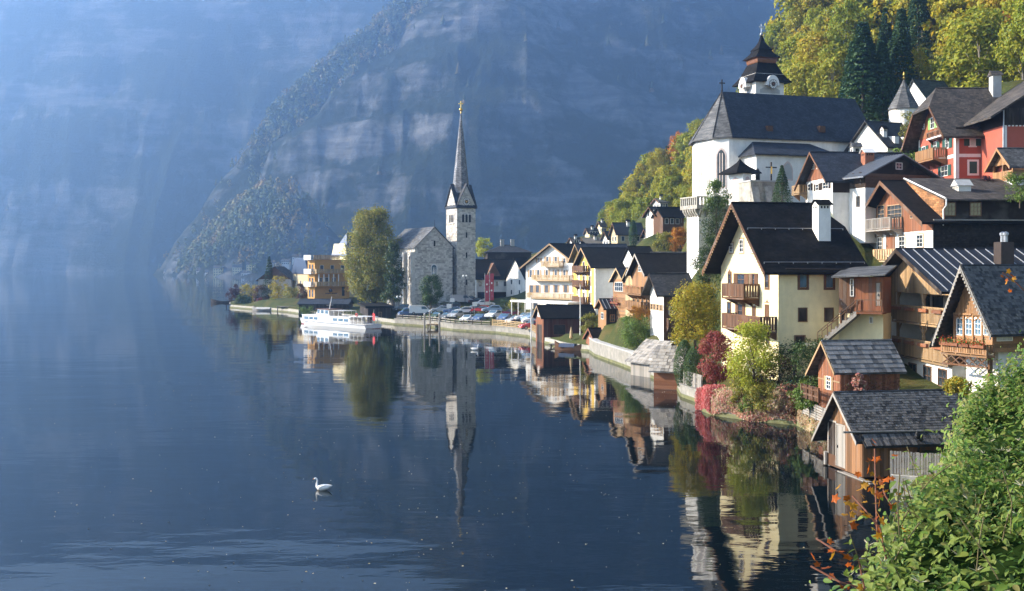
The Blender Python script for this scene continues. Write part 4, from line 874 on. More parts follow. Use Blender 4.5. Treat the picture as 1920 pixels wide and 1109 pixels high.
def parish_church():
    h = House('parish_church', 'white gothic church with tall dark shingle roof and onion stepped clock tower on the rock', 'church', 1367, 374, 140, 18, W=9.5, pxR=1640, eave=256, apex=None, ov=0)
    W, L, E = h.W, h.L, h.hE; hr = at(1344, 171, 144.5).z-h.B.z; root = h.root
    MB().box(0, L, 0, W, -1, E).build('nave_wall', M_WHITE, root)
    AP = [(0, 0), (-1.4, 1.5), (-1.9, 5.3), (-.6, W-.6), (0, W)]
    mb = MB().prism(AP, -4, E, 'z'); mb.build('apse_wall', M_WHITE, root)
    e = .45; OUT = [(.2, -e), (-1.7, 1.2), (-2.4, 5.3), (-1.0, W-.2), (.2, W+e)]; rs = (1.6, W/2, hr); ze = E-.05
    roof = slab([[(.2, -e, ze), (L+.3, -e, ze), (L+.25, W/2, hr), rs], [(L+.3, W+e, ze), (.2, W+e, ze), rs, (L+.25, W/2, hr)], [(L+.3, -e, ze), (L+.3, W+e, ze), (L+.25, W/2, hr)]], .18).build('nave_roof', T_SHADE, root)
    ar = slab([[OUT[k+1]+(ze,), OUT[k]+(ze,), (1.6-.01, W/2, hr+.02)] for k in range(4)], .18).build('apse_roof', T_GREY, root)
    for k in range(5):
        p = OUT[k]; MB().tube((p[0], p[1], ze+.03), (1.6, W/2, hr+.05), .07, .07, 5).build('hip_ridge', T_SLATE, ar)
    cross(root, 1.6, W/2, hr+.1, 1.5, M_IRON, .16)
    for k, (i, u0, u1, y0, y1) in enumerate(((0, .5, 1.55, 0, 0), (1, .9, 1.9, 0, 0), (1, 2.6, 3.3, 0, 0), (2, 1.0, 1.9, 0, 0))):
        a, b = Vector(AP[i]), Vector(AP[i+1]); d = (b-a).normalized(); n_ = Vector((-d.y, d.x)) if True else None
        if n_.dot(Vector((-1, -.3))) < 0: n_ = -n_
        place = lambda u, v, n, a=a, d=d, n_=n_: Vector((a.x+d.x*u+n_.x*n, a.y+d.y*u+n_.y*n, v))
        arch_win(root, place, u0, u1, 1.6, 6.4, G_WIN if k == 0 else M_GREY, plain('pink_stone', (.62, .50, .45), .8), True, 2 if k == 0 else 1)
    # side aisle with lean-to roof
    x0, x1 = 1.8, h.hit(1545, 280, 's')[0]; za = h.zc(291)
    MB().box(x0, x1, -3.6, 0, -2, za).build('aisle_wall', M_WHITE, root)
    slab([[(x0-.5, -4.1, za-.15), (x1+.2, -4.1, za-.15), (x1-2.2, 0, E-.55), (x0+1.6, 0, E-.55)], [(x0-.5, .0, za-.15), (x0-.5, -4.1, za-.15), (x0+1.6, 0, E-.55)], [(x1+.2, -4.1, za-.15), (x1+.2, 0, za-.15), (x1-2.2, 0, E-.55)]], .15).build('aisle_roof', T_SHADE, root)
    pl = lambda u, v, n: Vector((u, -3.6-n, v))
    r = h.rect('s', 1469, 306, 1484, 336, -3.6); arch_win(root, pl, r[0], r[1], r[2], r[3], M_GREY, plain('pink_stone', (.62, .50, .45)), True, 0)
    r = h.rect('s', 1417, 317, 1424, 340, -3.6); arch_win(root, pl, r[0], r[1], r[2]-.6, r[3], M_DARKIN, M_GREY, True, 0, 'side_door')
    for px in (1437, 1535): 
        c = h.hit(px, 243, 's', 1.2); MB().prism([(c[0]-.45, c[2]-.5), (c[0]+.45, c[2]-.5), (c[0]+.4, c[2]+.35), (c[0]-.4, c[2]+.35)], .3, 2.2, 'y').build('roof_dormer', W_BROWN, root)
    # crucifix on the terrace
    q = h.hit(1446, 338, 's', -6); cx = MB().box(q[0]-.07, q[0]+.07, -6.07, -5.93, q[2]-1, q[2]+2.2).build('crucifix', W_DARK, root); piece('cross_arm', cx, W_DARK, (q[0], -6, q[2]+1.55), (1.5, .12, .14)); piece('corpus', cx, M_GOLD, (q[0], -6.09, q[2]+1.2), (.16, .06, .9))
    # clock tower
    D = 153; c = at(1417, 174, D); Bx = c-h.B; lx, ly = Bx.dot(h.ex), Bx.dot(h.ey); wt = (at(1476, 150, D).x-at(1417, 150, D).x)/math.cos(R(12)); ze = at(1417, 149, D).z-h.B.z
    Tm = thing('x', None, None); bpy.data.objects.remove(Tm)
    cx_, cy_ = lx+wt/2, ly+wt/2; s2 = math.sqrt(2); px_m = F/D
    tw = MB().box(lx, lx+wt, ly, ly+wt, -2, ze+.9).build('tower', M_WHITE, root)
    H = lambda py: at(1417, py, D-1).z-h.B.z; hw = lambda p: p/px_m/2
    prof = [(wt/2+.8, ze-.3), (wt/2+.75, ze-.15), (wt/2+.3, ze+.4), (wt*.47, H(132)), (wt*.37, H(118)), (wt*.33, H(112))]
    rf = MB().lathe([(a*s2, z) for a, z in prof], 4, (cx_, cy_), R(45)).build('tower_roof', T_BLACK, tw)
    MB().lathe([(wt*.32*s2, H(112)), (wt*.335*s2, H(110)), (wt*.35*s2, H(104)), (wt*.42*s2, H(102))], 4, (cx_, cy_), R(45)).build('copper_cornice', M_COPPER, tw)
    MB().lathe([(a*s2, z) for a, z in ((wt*.44, H(102)), (wt*.43, H(101)), (wt*.28, H(92)), (wt*.22, H(85)))], 4, (cx_, cy_), R(45)).build('upper_roof', T_BLACK, tw)
    MB().lathe([(a*s2, z) for a, z in ((wt*.25, H(86)), (wt*.25, H(84.5)), (wt*.15, H(77)), (wt*.07, H(68)), (.1, H(56)))], 4, (cx_, cy_), R(45)).build('spire', T_BLACK, tw)
    MB().lathe([(.01, H(57.5)), (.18, H(56)), (.25, H(54)), (.18, H(52)), (.01, H(50.5))], 12, (cx_, cy_)).build('ball', M_STEEL, tw, smooth=True); cross(tw, cx_, cy_, H(51), 1.25, M_STEEL)
    for side in (0, 1):
        place = (lambda u, v, n: Vector((lx+u, ly-n, v))) if side == 0 else (lambda u, v, n: Vector((lx-n, ly+wt-u, v)))
        # the eave swings up over the clock as a round white gable
        pts = [(wt*.5+wt*.23*math.cos(math.pi*k/12), ze-.85+wt*.32*math.sin(math.pi*k/12)) for k in range(13)]
        mb = MB(); k = len(pts); mb.v = [tuple(place(u, v, .02)) for u, v in pts]+[tuple(place(u, v, .86)) for u, v in pts]; mb.f = [tuple(range(k))[::-1], tuple(range(k, 2*k))]+[(i, (i+1) % k, k+(i+1) % k, k+i) for i in range(k)]; mb.build('clock_gable', M_TRIM, tw)
        clock(tw, lambda u, v, n: place(u, v, n+.87), wt*.5, H(156), .66, M_TRIM, M_DKTRIM, M_COPPER)
        mb = MB(); pts = [(wt*.15, H(172)), (wt*.85, H(172)), (wt*.85, H(165)), (wt*.7, H(161)), (wt*.3, H(161)), (wt*.15, H(165))]; k = 6
        mb.v = [tuple(place(u, v, .003)) for u, v in pts]+[tuple(place(u, v, .03)) for u, v in pts]; mb.f = [tuple(range(k))[::-1], tuple(range(k, 2*k))]+[(i, (i+1) % k, k+(i+1) % k, k+i) for i in range(k)]; mb.build('grey_panel', M_GREY, tw)
    return h
PC = parish_church()

def church_terrace():
    # corner chapel with tent roof
    h = House('corner_chapel', 'small white open chapel with pointed dark tent roof at the terrace corner', 'chapel', 1393, 392, 129, 25, pxL=1366, pxR=1409, eave=323, apex=None, ov=0)
    MB().box(0, h.L, 0, h.W, -3, h.hE).build('wall', M_WHITE, h.root); c = (h.L/2, h.W/2); q = max(h.L, h.W)/2*1.42; zt = h.zc(296)
    MB().lathe([(q+.6, h.hE-.12), (q+.5, h.hE+.05), (q*.55, h.hE+.75), (q*.18, zt-.4), (.03, zt)], 4, c, R(45)).build('roof', T_BLACK, h.root)
    pinkm = plain('pink_plaster', (.60, .46, .42), .85); arch_win(h.root, lambda u, v, n: Vector((u, -n, v)), h.L*.25, h.L*.75, h.hE-2.6, h.hE-.5, pinkm, M_TRIM, False, 0, 'niche'); arch_win(h.root, lambda u, v, n: Vector((-n, u, v)), h.W*.25, h.W*.75, h.hE-2.6, h.hE-.5, pinkm, M_TRIM, False, 0, 'niche')
    # stone terrace wall with sloping buttresses
    w = House('terrace_wall', 'weathered stone terrace wall with sloping buttresses below the church', 'wall', 1453, 400, 124, 18, W=1.2, L=1, eave=344, apex=None, ov=0, foot=False); zt = w.zc(342)
    MB().box(-3.1, 1.5, 0, 2.6, -6, zt).build('wall', M_STONEW, w.root)
    MB().box(-3.2, 1.6, -.1, 2.7, zt+.002, zt+.18).build('coping', M_GREY, w.root)
    for x in (-2.6, -.9, .8): MB().prism([(.0, zt-.4), (-2.2, -4), (.0, -4)], x-.45, x+.45).build('buttress', M_STONEW, w.root)
    for k in range(24): piece('stone', w.root, M_STONEW, (rnd.uniform(-2.8, 1.2), -.02, rnd.uniform(-1, zt-.2)), (rnd.uniform(.4, .9), .1, rnd.uniform(.25, .4)), (0, rnd.uniform(-.05, .05), 0))
    # white rock tower with corbelled balustrade
    t = House('balustrade_bastion', 'tall white bastion with corbelled stone balustrade under the church apse', 'bastion', 1310, 470, 132, 20, pxL=1288, L=7, eave=402, apex=None, ov=0); zt = t.zc(392)
    MB().box(0, t.L, 0, t.W, -4, zt).build('wall', M_WHITE, t.root); MB().box(-.6, t.L, -.6, t.W+.6, zt, zt+.45).build('platform', M_STONEW, t.root)
    for k in range(6): y = .05+t.W*k/5; MB().prism([(-.002, zt-.001), (-.55, zt-.001), (-.5, zt-.3), (-.002, zt-1.0)], y-.14, y+.14, 'y').build('corbel', M_STONEW, t.root)
    for k in range(8): x = .1+t.L*.9*k/7; MB().prism([(-.002, zt-.001), (-.55, zt-.001), (-.5, zt-.3), (-.002, zt-1.0)], x-.14, x+.14, 'x').build('corbel', M_STONEW, t.root)
    for k in range(9): piece('balustrade_post', t.root, M_STONEW, (-.5, -.5+(t.W+1)*k/8, zt+.9), (.16, .18, .9))
    for k in range(16): piece('balustrade_post', t.root, M_STONEW, (-.3+(t.L+.1)*k/16, -.5, zt+.9), (.18, .16, .9))
    MB().box(-.62, -.38, -.6, t.W+.6, zt+1.35, zt+1.5).build('coping', M_STONEW, t.root); MB().box(-.37, t.L, -.62, -.38, zt+1.35, zt+1.5).build('coping', M_STONEW, t.root)
church_terrace()

def round_chapel():
    c = at(1695, 262, 150); r = thing('round_chapel', 'round white charnel chapel with grey cone roof and gilded finial', 'chapel', c); CTRL.append(tuple(c)); z = lambda py: at(1695, py, 150).z-c.z; k = 150/F
    MB().lathe([(27*k, -3), (27*k, z(206))], 20).build('wall', M_WHITE, r); MB().lathe([(31*k, z(207)), (29*k, z(203)), (14*k, z(176)), (.05, z(149))], 8).build('cone_roof', T_GREY, r)
    MB().lathe([(.05, z(150)), (.18, z(147)), (.05, z(144)), (.14, z(141)), (.03, z(135))], 8).build('finial', M_GOLD, r)
    h = House('chapel_hall', 'dark green roofed hall behind the round chapel', 'hall', 1736, 262, 158, 20, W=5, pxR=1790, eave=180, apex=(None, 150), ov=.3, foot=False); h.walls([(-2, h.hE, M_WHITE)], M_WHITE); h.roof(tiles('moss_shingles', (.035, .045, .038), .3, .2), oe=.4)
    g = House('parsonage', 'white house with long slate roof and tiny dormers left of the red house', 'house', 1664, 300, 138, 25, W=7, pxR=1725, eave=270, apex=(None, 228), ov=.5, foot=False); g.walls([(-3, g.hE, M_WHITE)], M_WHITE); g.roof(T_SLATE, oe=.5)
    for x in (1.2, 3.2): MB().prism([(-.02, g.hE+.1), (-.02, g.hE+1.0), (2, g.hE+1.2), (2, g.hE+.3)], x, x+.7).build('dormer', M_WHITE, g.root)
    g.win('s', 1.0, 1.8, g.hE-1.4, g.hE-.5, fm=M_TRIM); g.chimney(.6, .45, .6, .6, .8)
    for px, py in ((1602, 283), (1615, 283)): pass
    q = at(1605, 288, 128); cc = thing('gable_lantern_chimney', 'small white gabled chimney above the blue slate roof', 'chimney', q)
    MB().box(-.5, .5, -.45, .45, -2.5, .7).build('shaft', M_WHITE, cc); MB().prism([(-.7, .7), (.7, .7), (0, 1.25)], -.6, .6).build('cap', T_GREY, cc); piece('smoke_hole', cc, M_DARKIN, (0, -.455, .35), (.4, .03, .35)); piece('smoke_hole', cc, M_DARKIN, (-.505, 0, .35), (.03, .35, .35))
round_chapel()

class HouseY(House):
    """same corner, but the ridge runs along local y: the gable shows on the side plane"""
    def body(s, layers, gable, roofm, e=.5, of=.3, ob=.3, hR=None, barge=None, t=.16):
        for z0, z1, m in layers: MB().box(0, s.L, 0, s.W, z0, z1).build('wall', m, s.root)
        hR = hR or s.hR; MB().prism([(0, s.hE), (s.L, s.hE), (s.L/2, hR)], 0, s.W, 'y').build('gable_wall', gable, s.root)
        sl_ = (hR-s.hE)/(s.L/2); zl = s.hE-e*sl_+.04
        rp = slab([[(s.L/2, -of, hR+.04), (s.L/2, s.W+ob, hR+.04), (-e, s.W+ob, zl), (-e, -of, zl)], [(s.L/2, s.W+ob, hR+.04), (s.L/2, -of, hR+.04), (s.L+e, -of, zl), (s.L+e, s.W+ob, zl)]], t).build('roof', roofm, s.root)
        if barge:
            for sx in (-e, s.L+e): MB().prism([(s.L/2, hR+.05), (sx, zl+.01), (sx, zl-.2), (s.L/2, hR-.16)], -of-.05, -of-.003, 'y').build('bargeboard', barge, s.root)
        s.roof_part = rp; return rp

def stonework(h, plane, u0, u1, v0, v1, m, bw=.6, bh=.36, gable=None):
    """squared blocks with recessed joints, too small to pick apart: one part"""
    mb = MB(); v = v0; r = 0
    while v < v1-.05:
        hh = bh*rnd.uniform(.75, 1.25); u = u0-rnd.uniform(0, bw*.7)
        while u < u1:
            ww = bw*rnd.uniform(.5, 1.4); a, b = max(u, u0)+.015, min(u+ww, u1)-.015; u += ww
            if b-a < .08: continue
            t = min(v+hh, v1)
            if gable and gable((a if abs(a-(u0+u1)/2) > abs(b-(u0+u1)/2) else b)) < t: continue
            h.ub(mb, plane, a, b, v+.015, t-.015, 0, rnd.uniform(.03, .09))
        v += hh
    tag(mb.build('stone_block_courses', m, h.root), kind='stuff')

def lake_church():
    M_ST = plain('church_limestone', (.60, .56, .50), .9, var=.3, scale=1.5, island=.38, bump=.5, dist=.03); M_MORT = plain('lime_mortar', (.56, .52, .47), .9, var=.2)
    t = House('lake_church_tower', 'slender stone church tower with pointed slate spire, clock and gold cross', 'church tower', 857, 567, 252, 28, pxL=837, pxR=891.5, eave=386, apex=None, ov=0)
    w, l, E = t.W, t.L, t.hE; root = t.root
    MB().box(0, l, 0, w, -2, E).build('wall', M_MORT, root)
    stonework(t, 's', 0, l, -.5, E, M_ST); stonework(t, 'g', 0, w, -.5, E, M_ST)
    for z in (t.zc(463), t.zc(386)-.1): MB().box(-.14, l+.14, -.14, w+.14, z-.15, z+.05).build('string_course', M_ST, root)
    zg = t.zc(345); MB().prism([(0, E), (l, E), (l/2, zg)], 0, w, 'y').build('gable', M_MORT, root); MB().prism([(0, E), (w, E), (w/2, zg)], .002, l-.002).build('gable', M_MORT, root)
    stonework(t, 's', 0, l, E, zg, M_ST, gable=lambda u: E+(zg-E)*(1-abs(u-l/2)/(l/2))-.12); stonework(t, 'g', 0, w, E, zg, M_ST, gable=lambda u: E+(zg-E)*(1-abs(u-w/2)/(w/2))-.12)
    for (P, Q) in (((-.3, E-.25), (l/2, zg+.15)), ((l+.3, E-.25), (l/2, zg+.15))): MB().prism([P, Q, (Q[0], Q[1]-.3), (P[0], P[1]-.3)], -.35, w+.35, 'y').build('gable_roof', T_SHADE, root)
    for (P, Q) in (((-.3, E-.25), (w/2, zg+.15)), ((w+.3, E-.25), (w/2, zg+.15))): MB().prism([P, Q, (Q[0], Q[1]-.3), (P[0], P[1]-.3)], -.352, l+.352, 'x').build('gable_roof', T_SHADE, root)
    zt = t.zc(209); rr = l*.46; sp = MB(); sp.lathe([(rr*1.02, zg-2.0), (rr*.86, zg+.2), (rr*.46, (zg+zt)/2), (.12, zt)], 8, (l/2, w/2), R(22.5)).build('spire', tiles('spire_slate', (.20, .195, .20), .3, .22, .5, .4, k=1), root)
    MB().tube((l/2, w/2, zt-.2), (l/2, w/2, zt+1.0), .12, .06, 8).build('spire_tip', M_GOLD, root); cross(root, l/2, w/2, zt+.9, 2.0, M_GOLD, .42)
    pl = {'s': lambda u, v, n: Vector((u, -n-.06, v)), 'g': lambda u, v, n: Vector((-n-.06, u, v))}
    clock(root, pl['s'], l/2, t.zc(378), .9, M_TRIM, M_DKTRIM, M_GOLD)
    for plane, ww in (('s', l), ('g', w)):
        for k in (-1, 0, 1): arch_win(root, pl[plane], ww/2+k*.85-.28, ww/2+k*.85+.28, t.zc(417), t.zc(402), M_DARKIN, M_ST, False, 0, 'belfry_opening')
        MB_ = MB(); t.ub(MB_, plane, ww/2-1.5, ww/2+1.5, t.zc(419)-.1, t.zc(418)+.05, .0, .25); MB_.build('belfry_sill', M_ST, root)
    for py in (441, 479, 530): v = t.zc(py); arch_win(root, pl['s'], l/2-.2, l/2+.2, v-.6, v+.7, M_DARKIN, M_ST, False, 0, 'slit_window')
    # nave
    n = HouseY('lake_church_nave', 'stone church nave with steep grey roof and arched window beside the slender tower', 'church', 778, 570, 247, 28, W=17, pxR=850, eave=463, apex=None, ov=0); n.hR = n.zc(425)
    rp = n.body([(-2, n.hE, M_MORT)], M_MORT, T_GREY, e=.35, of=.35, ob=.3)
    stonework(n, 's', 0, n.L, -.5, n.hE, M_ST); stonework(n, 's', 0, n.L, n.hE, n.hR, M_ST, gable=lambda u: n.hE+(n.hR-n.hE)*(1-abs(u-n.L/2)/(n.L/2))-.15); stonework(n, 'g', 0, n.W, -.5, n.hE-.1, M_ST)
    pn = lambda u, v, k: Vector((u, -k-.06, v)); arch_win(n.root, pn, n.hit(809, 500, 's')[0], n.hit(818, 500, 's')[0], n.zc(516), n.zc(497), G_BLUE, M_TRIM, False, 2); arch_win(n.root, pn, n.L/2-.22, n.L/2+.22, n.zc(462), n.zc(451), M_DARKIN, M_ST, False, 0, 'slit_window')
    for k in range(3): y = 2.5+4.6*k; arch_win(n.root, lambda u, v, q: Vector((-q-.06, u, v)), y-.8, y+.8, n.hE-7, n.hE-2, G_WIN, M_ST, False, 1)
    for y in (.0, 4.8, 9.6): MB().box(-.8, -.002, y-.0, y+.9, -2, n.hE-1.2).build('buttress', M_ST, n.root)
    MB().tube((n.L/2, -.2, n.hR), (n.L/2, -.2, n.hR+1.6), .05, .03, 6).build('lightning_rod', M_IRON, n.root); MB().tube((n.L-.15, -.2, -1), (n.L-.15, -.2, n.hE), .1, .1, 6).build('downpipe', M_IRON, n.root)
lake_church()

def auto(h, gw=None, sw=None, **kw):
    """rows of like windows: (columns, [sill heights], width, height)"""
    for plane, spec, ln in (('g', gw, h.W), ('s', sw, h.L)):
        if spec:
            n, vs, w, hh = spec; h.rows(plane, [ln*(k+.7)/(n+.4) for k in range(n)], vs, w, hh, **kw)

def hotel():
    h = House('white_hotel', 'white gabled hotel with three rows of wooden balconies above the terrace', 'hotel', 1089, 588, 212, 42, pxL=986, L=14, eave=498, apex=(1030, 457), ov=.9)
    W = h.W; h.walls([(-1, h.hE, M_WHITE)], M_WHITE); h.roof(T_BLACK, oe=.9, ob=.3, barge=W_TAN, bw=.35)
    for (x0, x1, y0, y1) in ((1014, 1048, 489, 501), (996, 1067, 515, 527), (987, 1086, 545, 561)):
        a = h.rect('g', x0, y0, x1, y1, -1.3); h.balcony('g', max(.0, a[0]), min(a[1], W), a[2]+.1, 1.3, 1.0, W_PALE, step=.3, bw=.17, brackets=False)
    for r in ((1024, 481, 1029, 494), (1040, 481, 1045, 494)): h.pwin('g', *r, shut=M_TANSH, shut_w=.5, fm=M_TRIM, fine=False)
    for x in (1008, 1056): h.pwin('g', x, 484, x+5, 493, shut=M_TANSH, shut_w=.45, fm=M_TRIM, fine=False)
    for x in (993, 1007, 1023, 1040, 1056, 1076): h.pwin('g', x, 506, x+5, 521, shut=M_TANSH, shut_w=.5, fm=M_TRIM, fine=False)
    for x in (994, 1005, 1022, 1040, 1058, 1076): h.pwin('g', x, 535, x+6, 549, shut=M_TANSH, shut_w=.4, fm=M_BRTRIM, fine=False)
    for x in (1000, 1025, 1050, 1074): h.pwin('g', x, 566, x+8, 582, fm=M_BRTRIM, fine=False)
    auto(h, None, (4, [3.2, 6.0], .9, 1.3), fine=False, fm=M_TRIM)
    h.chimney(6, .75, .9, .9, 1.2)
    # terrace pavilion in front
    t = House('hotel_terrace', 'flat roofed white terrace pavilion on slim columns before the hotel', 'terrace', 1068, 596, 190, 35, pxL=962, L=3.0, eave=571, apex=None, ov=0); zt = t.zc(571)
    MB().box(-.6, t.L+.6, -.3, t.W, zt, zt+.35).build('roof', M_TRIM, t.root); MB().box(1.2, t.L, 0, t.W*.42, -1, zt).build('wall', M_YELLOW, t.root)
    for k in range(9): MB().tube((-.3, t.W*k/8, -1), (-.3, t.W*k/8, zt), .1, .1, 8).build('column', M_TRIM, t.root)
    for k in range(4): t.win('g', t.W*(.03+.1*k), t.W*(.10+.1*k), .8, 2.2, off=1.2, fm=M_TRIM, fine=False)
hotel()

def yellow_inn():
    h = House('striped_inn', 'black roofed inn with yellow painted front and white side wall', 'inn', 1116, 590, 186, 12, pxL=1084, pxR=1200, eave=498, apex=(1107, 464), ov=1.0); W = h.W
    h.walls([(-2, h.hE, M_WHITE)], M_YELLOW); h.roof(T_BLACK, oe=.7, ob=.4, barge=W_TAN, bw=.3)
    for u0, u1 in ((W*.06, W*.2), (W*.36, W*.5), (W*.74, W*.9)): MB().box(-.03, -.001, u0, u1, -2, h.hE).build('yellow_stripe', M_YELLOW, h.root)
    for z in (h.zc(510), h.zc(538), h.zc(570)): h.balcony('g', W*.3, W*.98, z, 1.2, 1.0, W_BROWN, step=.35, bw=.28); h.rows('g', [W*.3, W*.65], [z+.1], .9, 1.7, fm=M_TRIM, fine=False, shut=M_TANSH, shut_w=.4)
    b = House('inn_rear_roof', 'taller dark blue roofed house behind the striped inn', 'house', 1100, 585, 200, 12, W=9, pxR=1185, eave=488, apex=(1091, 457), ov=1.0, foot=False); b.walls([(-2, b.hE, M_YELLOW)], M_YELLOW); b.roof(T_SHADE, oe=.6, barge=W_TAN); auto(b, (2, [3, 6], .9, 1.4), None, fine=False, fm=M_TRIM)
    c = House('roof_row_house', 'low black roofed house between striped inn and wood chalet', 'house', 1196, 585, 180, 12, W=9, pxR=1232, eave=496, apex=(None, 463), ov=.4, foot=False); c.walls([(-2, c.hE, M_WHITE)], M_WHITE); c.roof(T_BLACK, oe=.5)
yellow_inn()

def lane_houses():
    m = House('bay_hut', 'little honey timber summer house with two small gables and pink flowers', 'hut', 1172, 590, 150, 22, pxL=1150, L=2.6, eave=524, apex=(1156, 503), ov=.5); m.walls([(-2, m.hE, W_PALE)], W_PALE); m.roof(T_SHADE, oe=.4, barge=W_PALE)
    m.planks('s', 0, m.L, -1, m.hE, W_PALE, .25); m.planks('g', 0, m.W, -1, m.hE, W_ORANGE, .25, horiz=True); m.win('g', m.W*.15, m.W*.85, m.hE-1.7, m.hE-.4, grid=(4, 2), fm=M_TRIM, off=-.03)
    m.upiece('flower_box', m.root, W_RED, 'g', m.W*.75, 1.5, .3, m.W*.7, .2, .3); flowers(m.root, [(-.35, rnd.uniform(m.W*.4, m.W*1.05), 1.5+rnd.gauss(.1, .45)) for _ in range(420)], (.75, .05, .22))
    g = House('cross_gable_hut', 'small blue roofed gable right beside the timber summer house', 'hut', 1189, 590, 147, 22, pxL=1172, L=2.5, eave=522, apex=(1181, 503), ov=.4, foot=False); g.walls([(-2, g.hE, W_PALE)], W_PALE); g.roof(T_SHADE, oe=.3, barge=W_PALE); g.planks('g', 0, g.W, -1, g.hE, W_PALE, .22)
    s = House('garden_shed', 'low shed with orange board front and dark seam roof by the shrub', 'shed', 1137, 612, 152, 12, pxL=1122, pxR=1188, eave=577, apex=(1130, 562), ov=.5); s.walls([(-1.5, s.hE, W_BROWN)], W_ORANGE); s.roof(M_METAL, oe=.4, barge=W_ORANGE); s.seams(M_SEAM, -.4, s.L, 7); s.planks('g', 0, s.W, -1, 99, W_ORANGE, .24, gable=True); s.planks('s', 0, s.L, -1, s.hE, W_DARK, .3)
    s.win('g', s.W*.3, s.W*.6, .9, 1.8, fm=M_TRIM, off=-.03); s.win('s', .5, 1.2, .6, 1.6, fm=W_ORANGE, off=-.03)
    l = House('carved_chalet', 'orange wooden chalet with carved gable balconies and tall dark roof', 'house', 1218, 600, 136, 10, pxL=1186, L=9, eave=512, apex=(1200, 476), ov=.8); W = l.W
    l.walls([(-2, l.hE, W_RED)], W_ORANGE); l.planks('g', 0, W, -.5, 99, W_ORANGE, .3, gable=True); l.roof(T_BLACK, oe=.5, barge=W_GREY, bw=.3)
    for z in (l.zc(553), l.zc(582)):
        l.balcony('g', .1, W-.1, z, 1.1, .95, W_ORANGE, step=.3, bw=.2); 
        for k in range(4): u = W*(k+.5)/4; arch_win(l.root, lambda a, v, q: Vector((-q-.04, a, v)), u-W*.07, u+W*.07, z-2.3, z-.5, M_DARKIN, W_TAN, True, 0, 'arcade_opening')
    flowers(l.root, [(-1.15, rnd.uniform(.1, W-.1), l.zc(553)+.9+rnd.gauss(0, .12)) for _ in range(200)], (.7, .12, .1))
    l.win('g', W*.4, W*.62, l.zc(510), l.zc(499), grid=(3, 2), fm=M_TRIM, off=-.03)
    k = House('white_lake_house', 'narrow white house front with dark wood side under stacked dark roofs', 'house', 1244, 645, 127, 8, pxL=1219, pxR=1300, eave=547, apex=(1220, 514), ov=.9); W = k.W
    k.walls([(-2, k.hE, M_WHITE)], M_WHITE); k.roof(T_SLATE, oe=.7, barge=W_DARK, bw=.3); MB().box(.02, k.L, -.05, -.002, -2, k.hE).build('side_boards', W_BROWN, k.root); k.planks('s', .0, 2.5, -1, k.hE, W_BROWN, .3, off=-.05)
    for u in (.15, .4, .65, .85): k.win('g', W*u-.35, W*u+.35, k.zc(584), k.zc(572), grid=(1, 2), fm=M_TANSH, shut=M_TANSH, shut_w=.3)
    k.win('s', .6, 1.6, k.zc(590), k.zc(575), fm=M_TRIM, off=-.08); k.balcony('s', .3, 3.2, k.zc(612), 1.0, .9, W_BROWN, step=.25, bw=.16)
    u = House('slate_upper_house', 'long grey shingle roofed house above the narrow white house', 'house', 1246, 560, 141, 8, W=9, pxR=1308, eave=500, apex=(None, 474), ov=.7, foot=False); u.walls([(-3, u.hE, W_BROWN)], W_BROWN); u.roof(T_GREY, oe=.6); u.planks('s', 0, u.L, -1, u.hE, W_DARK, .35)
    v = House('white_dormer_house', 'low slate roofed house with a white dormer beside the dark ivy', 'house', 1255, 590, 133, 8, W=6, pxR=1310, eave=540, apex=(None, 513), ov=.6, foot=False); v.walls([(-3, v.hE, W_DARK)], W_DARK); v.roof(T_SLATE, oe=.6); MB().box(4.4, 5.6, -.35, 1.5, v.hE-.9, v.hE+.9).build('dormer', M_WHITE, v.root); v.chimney(4.8, .5, .5, .5, .5, T_BLACK)
lane_houses()

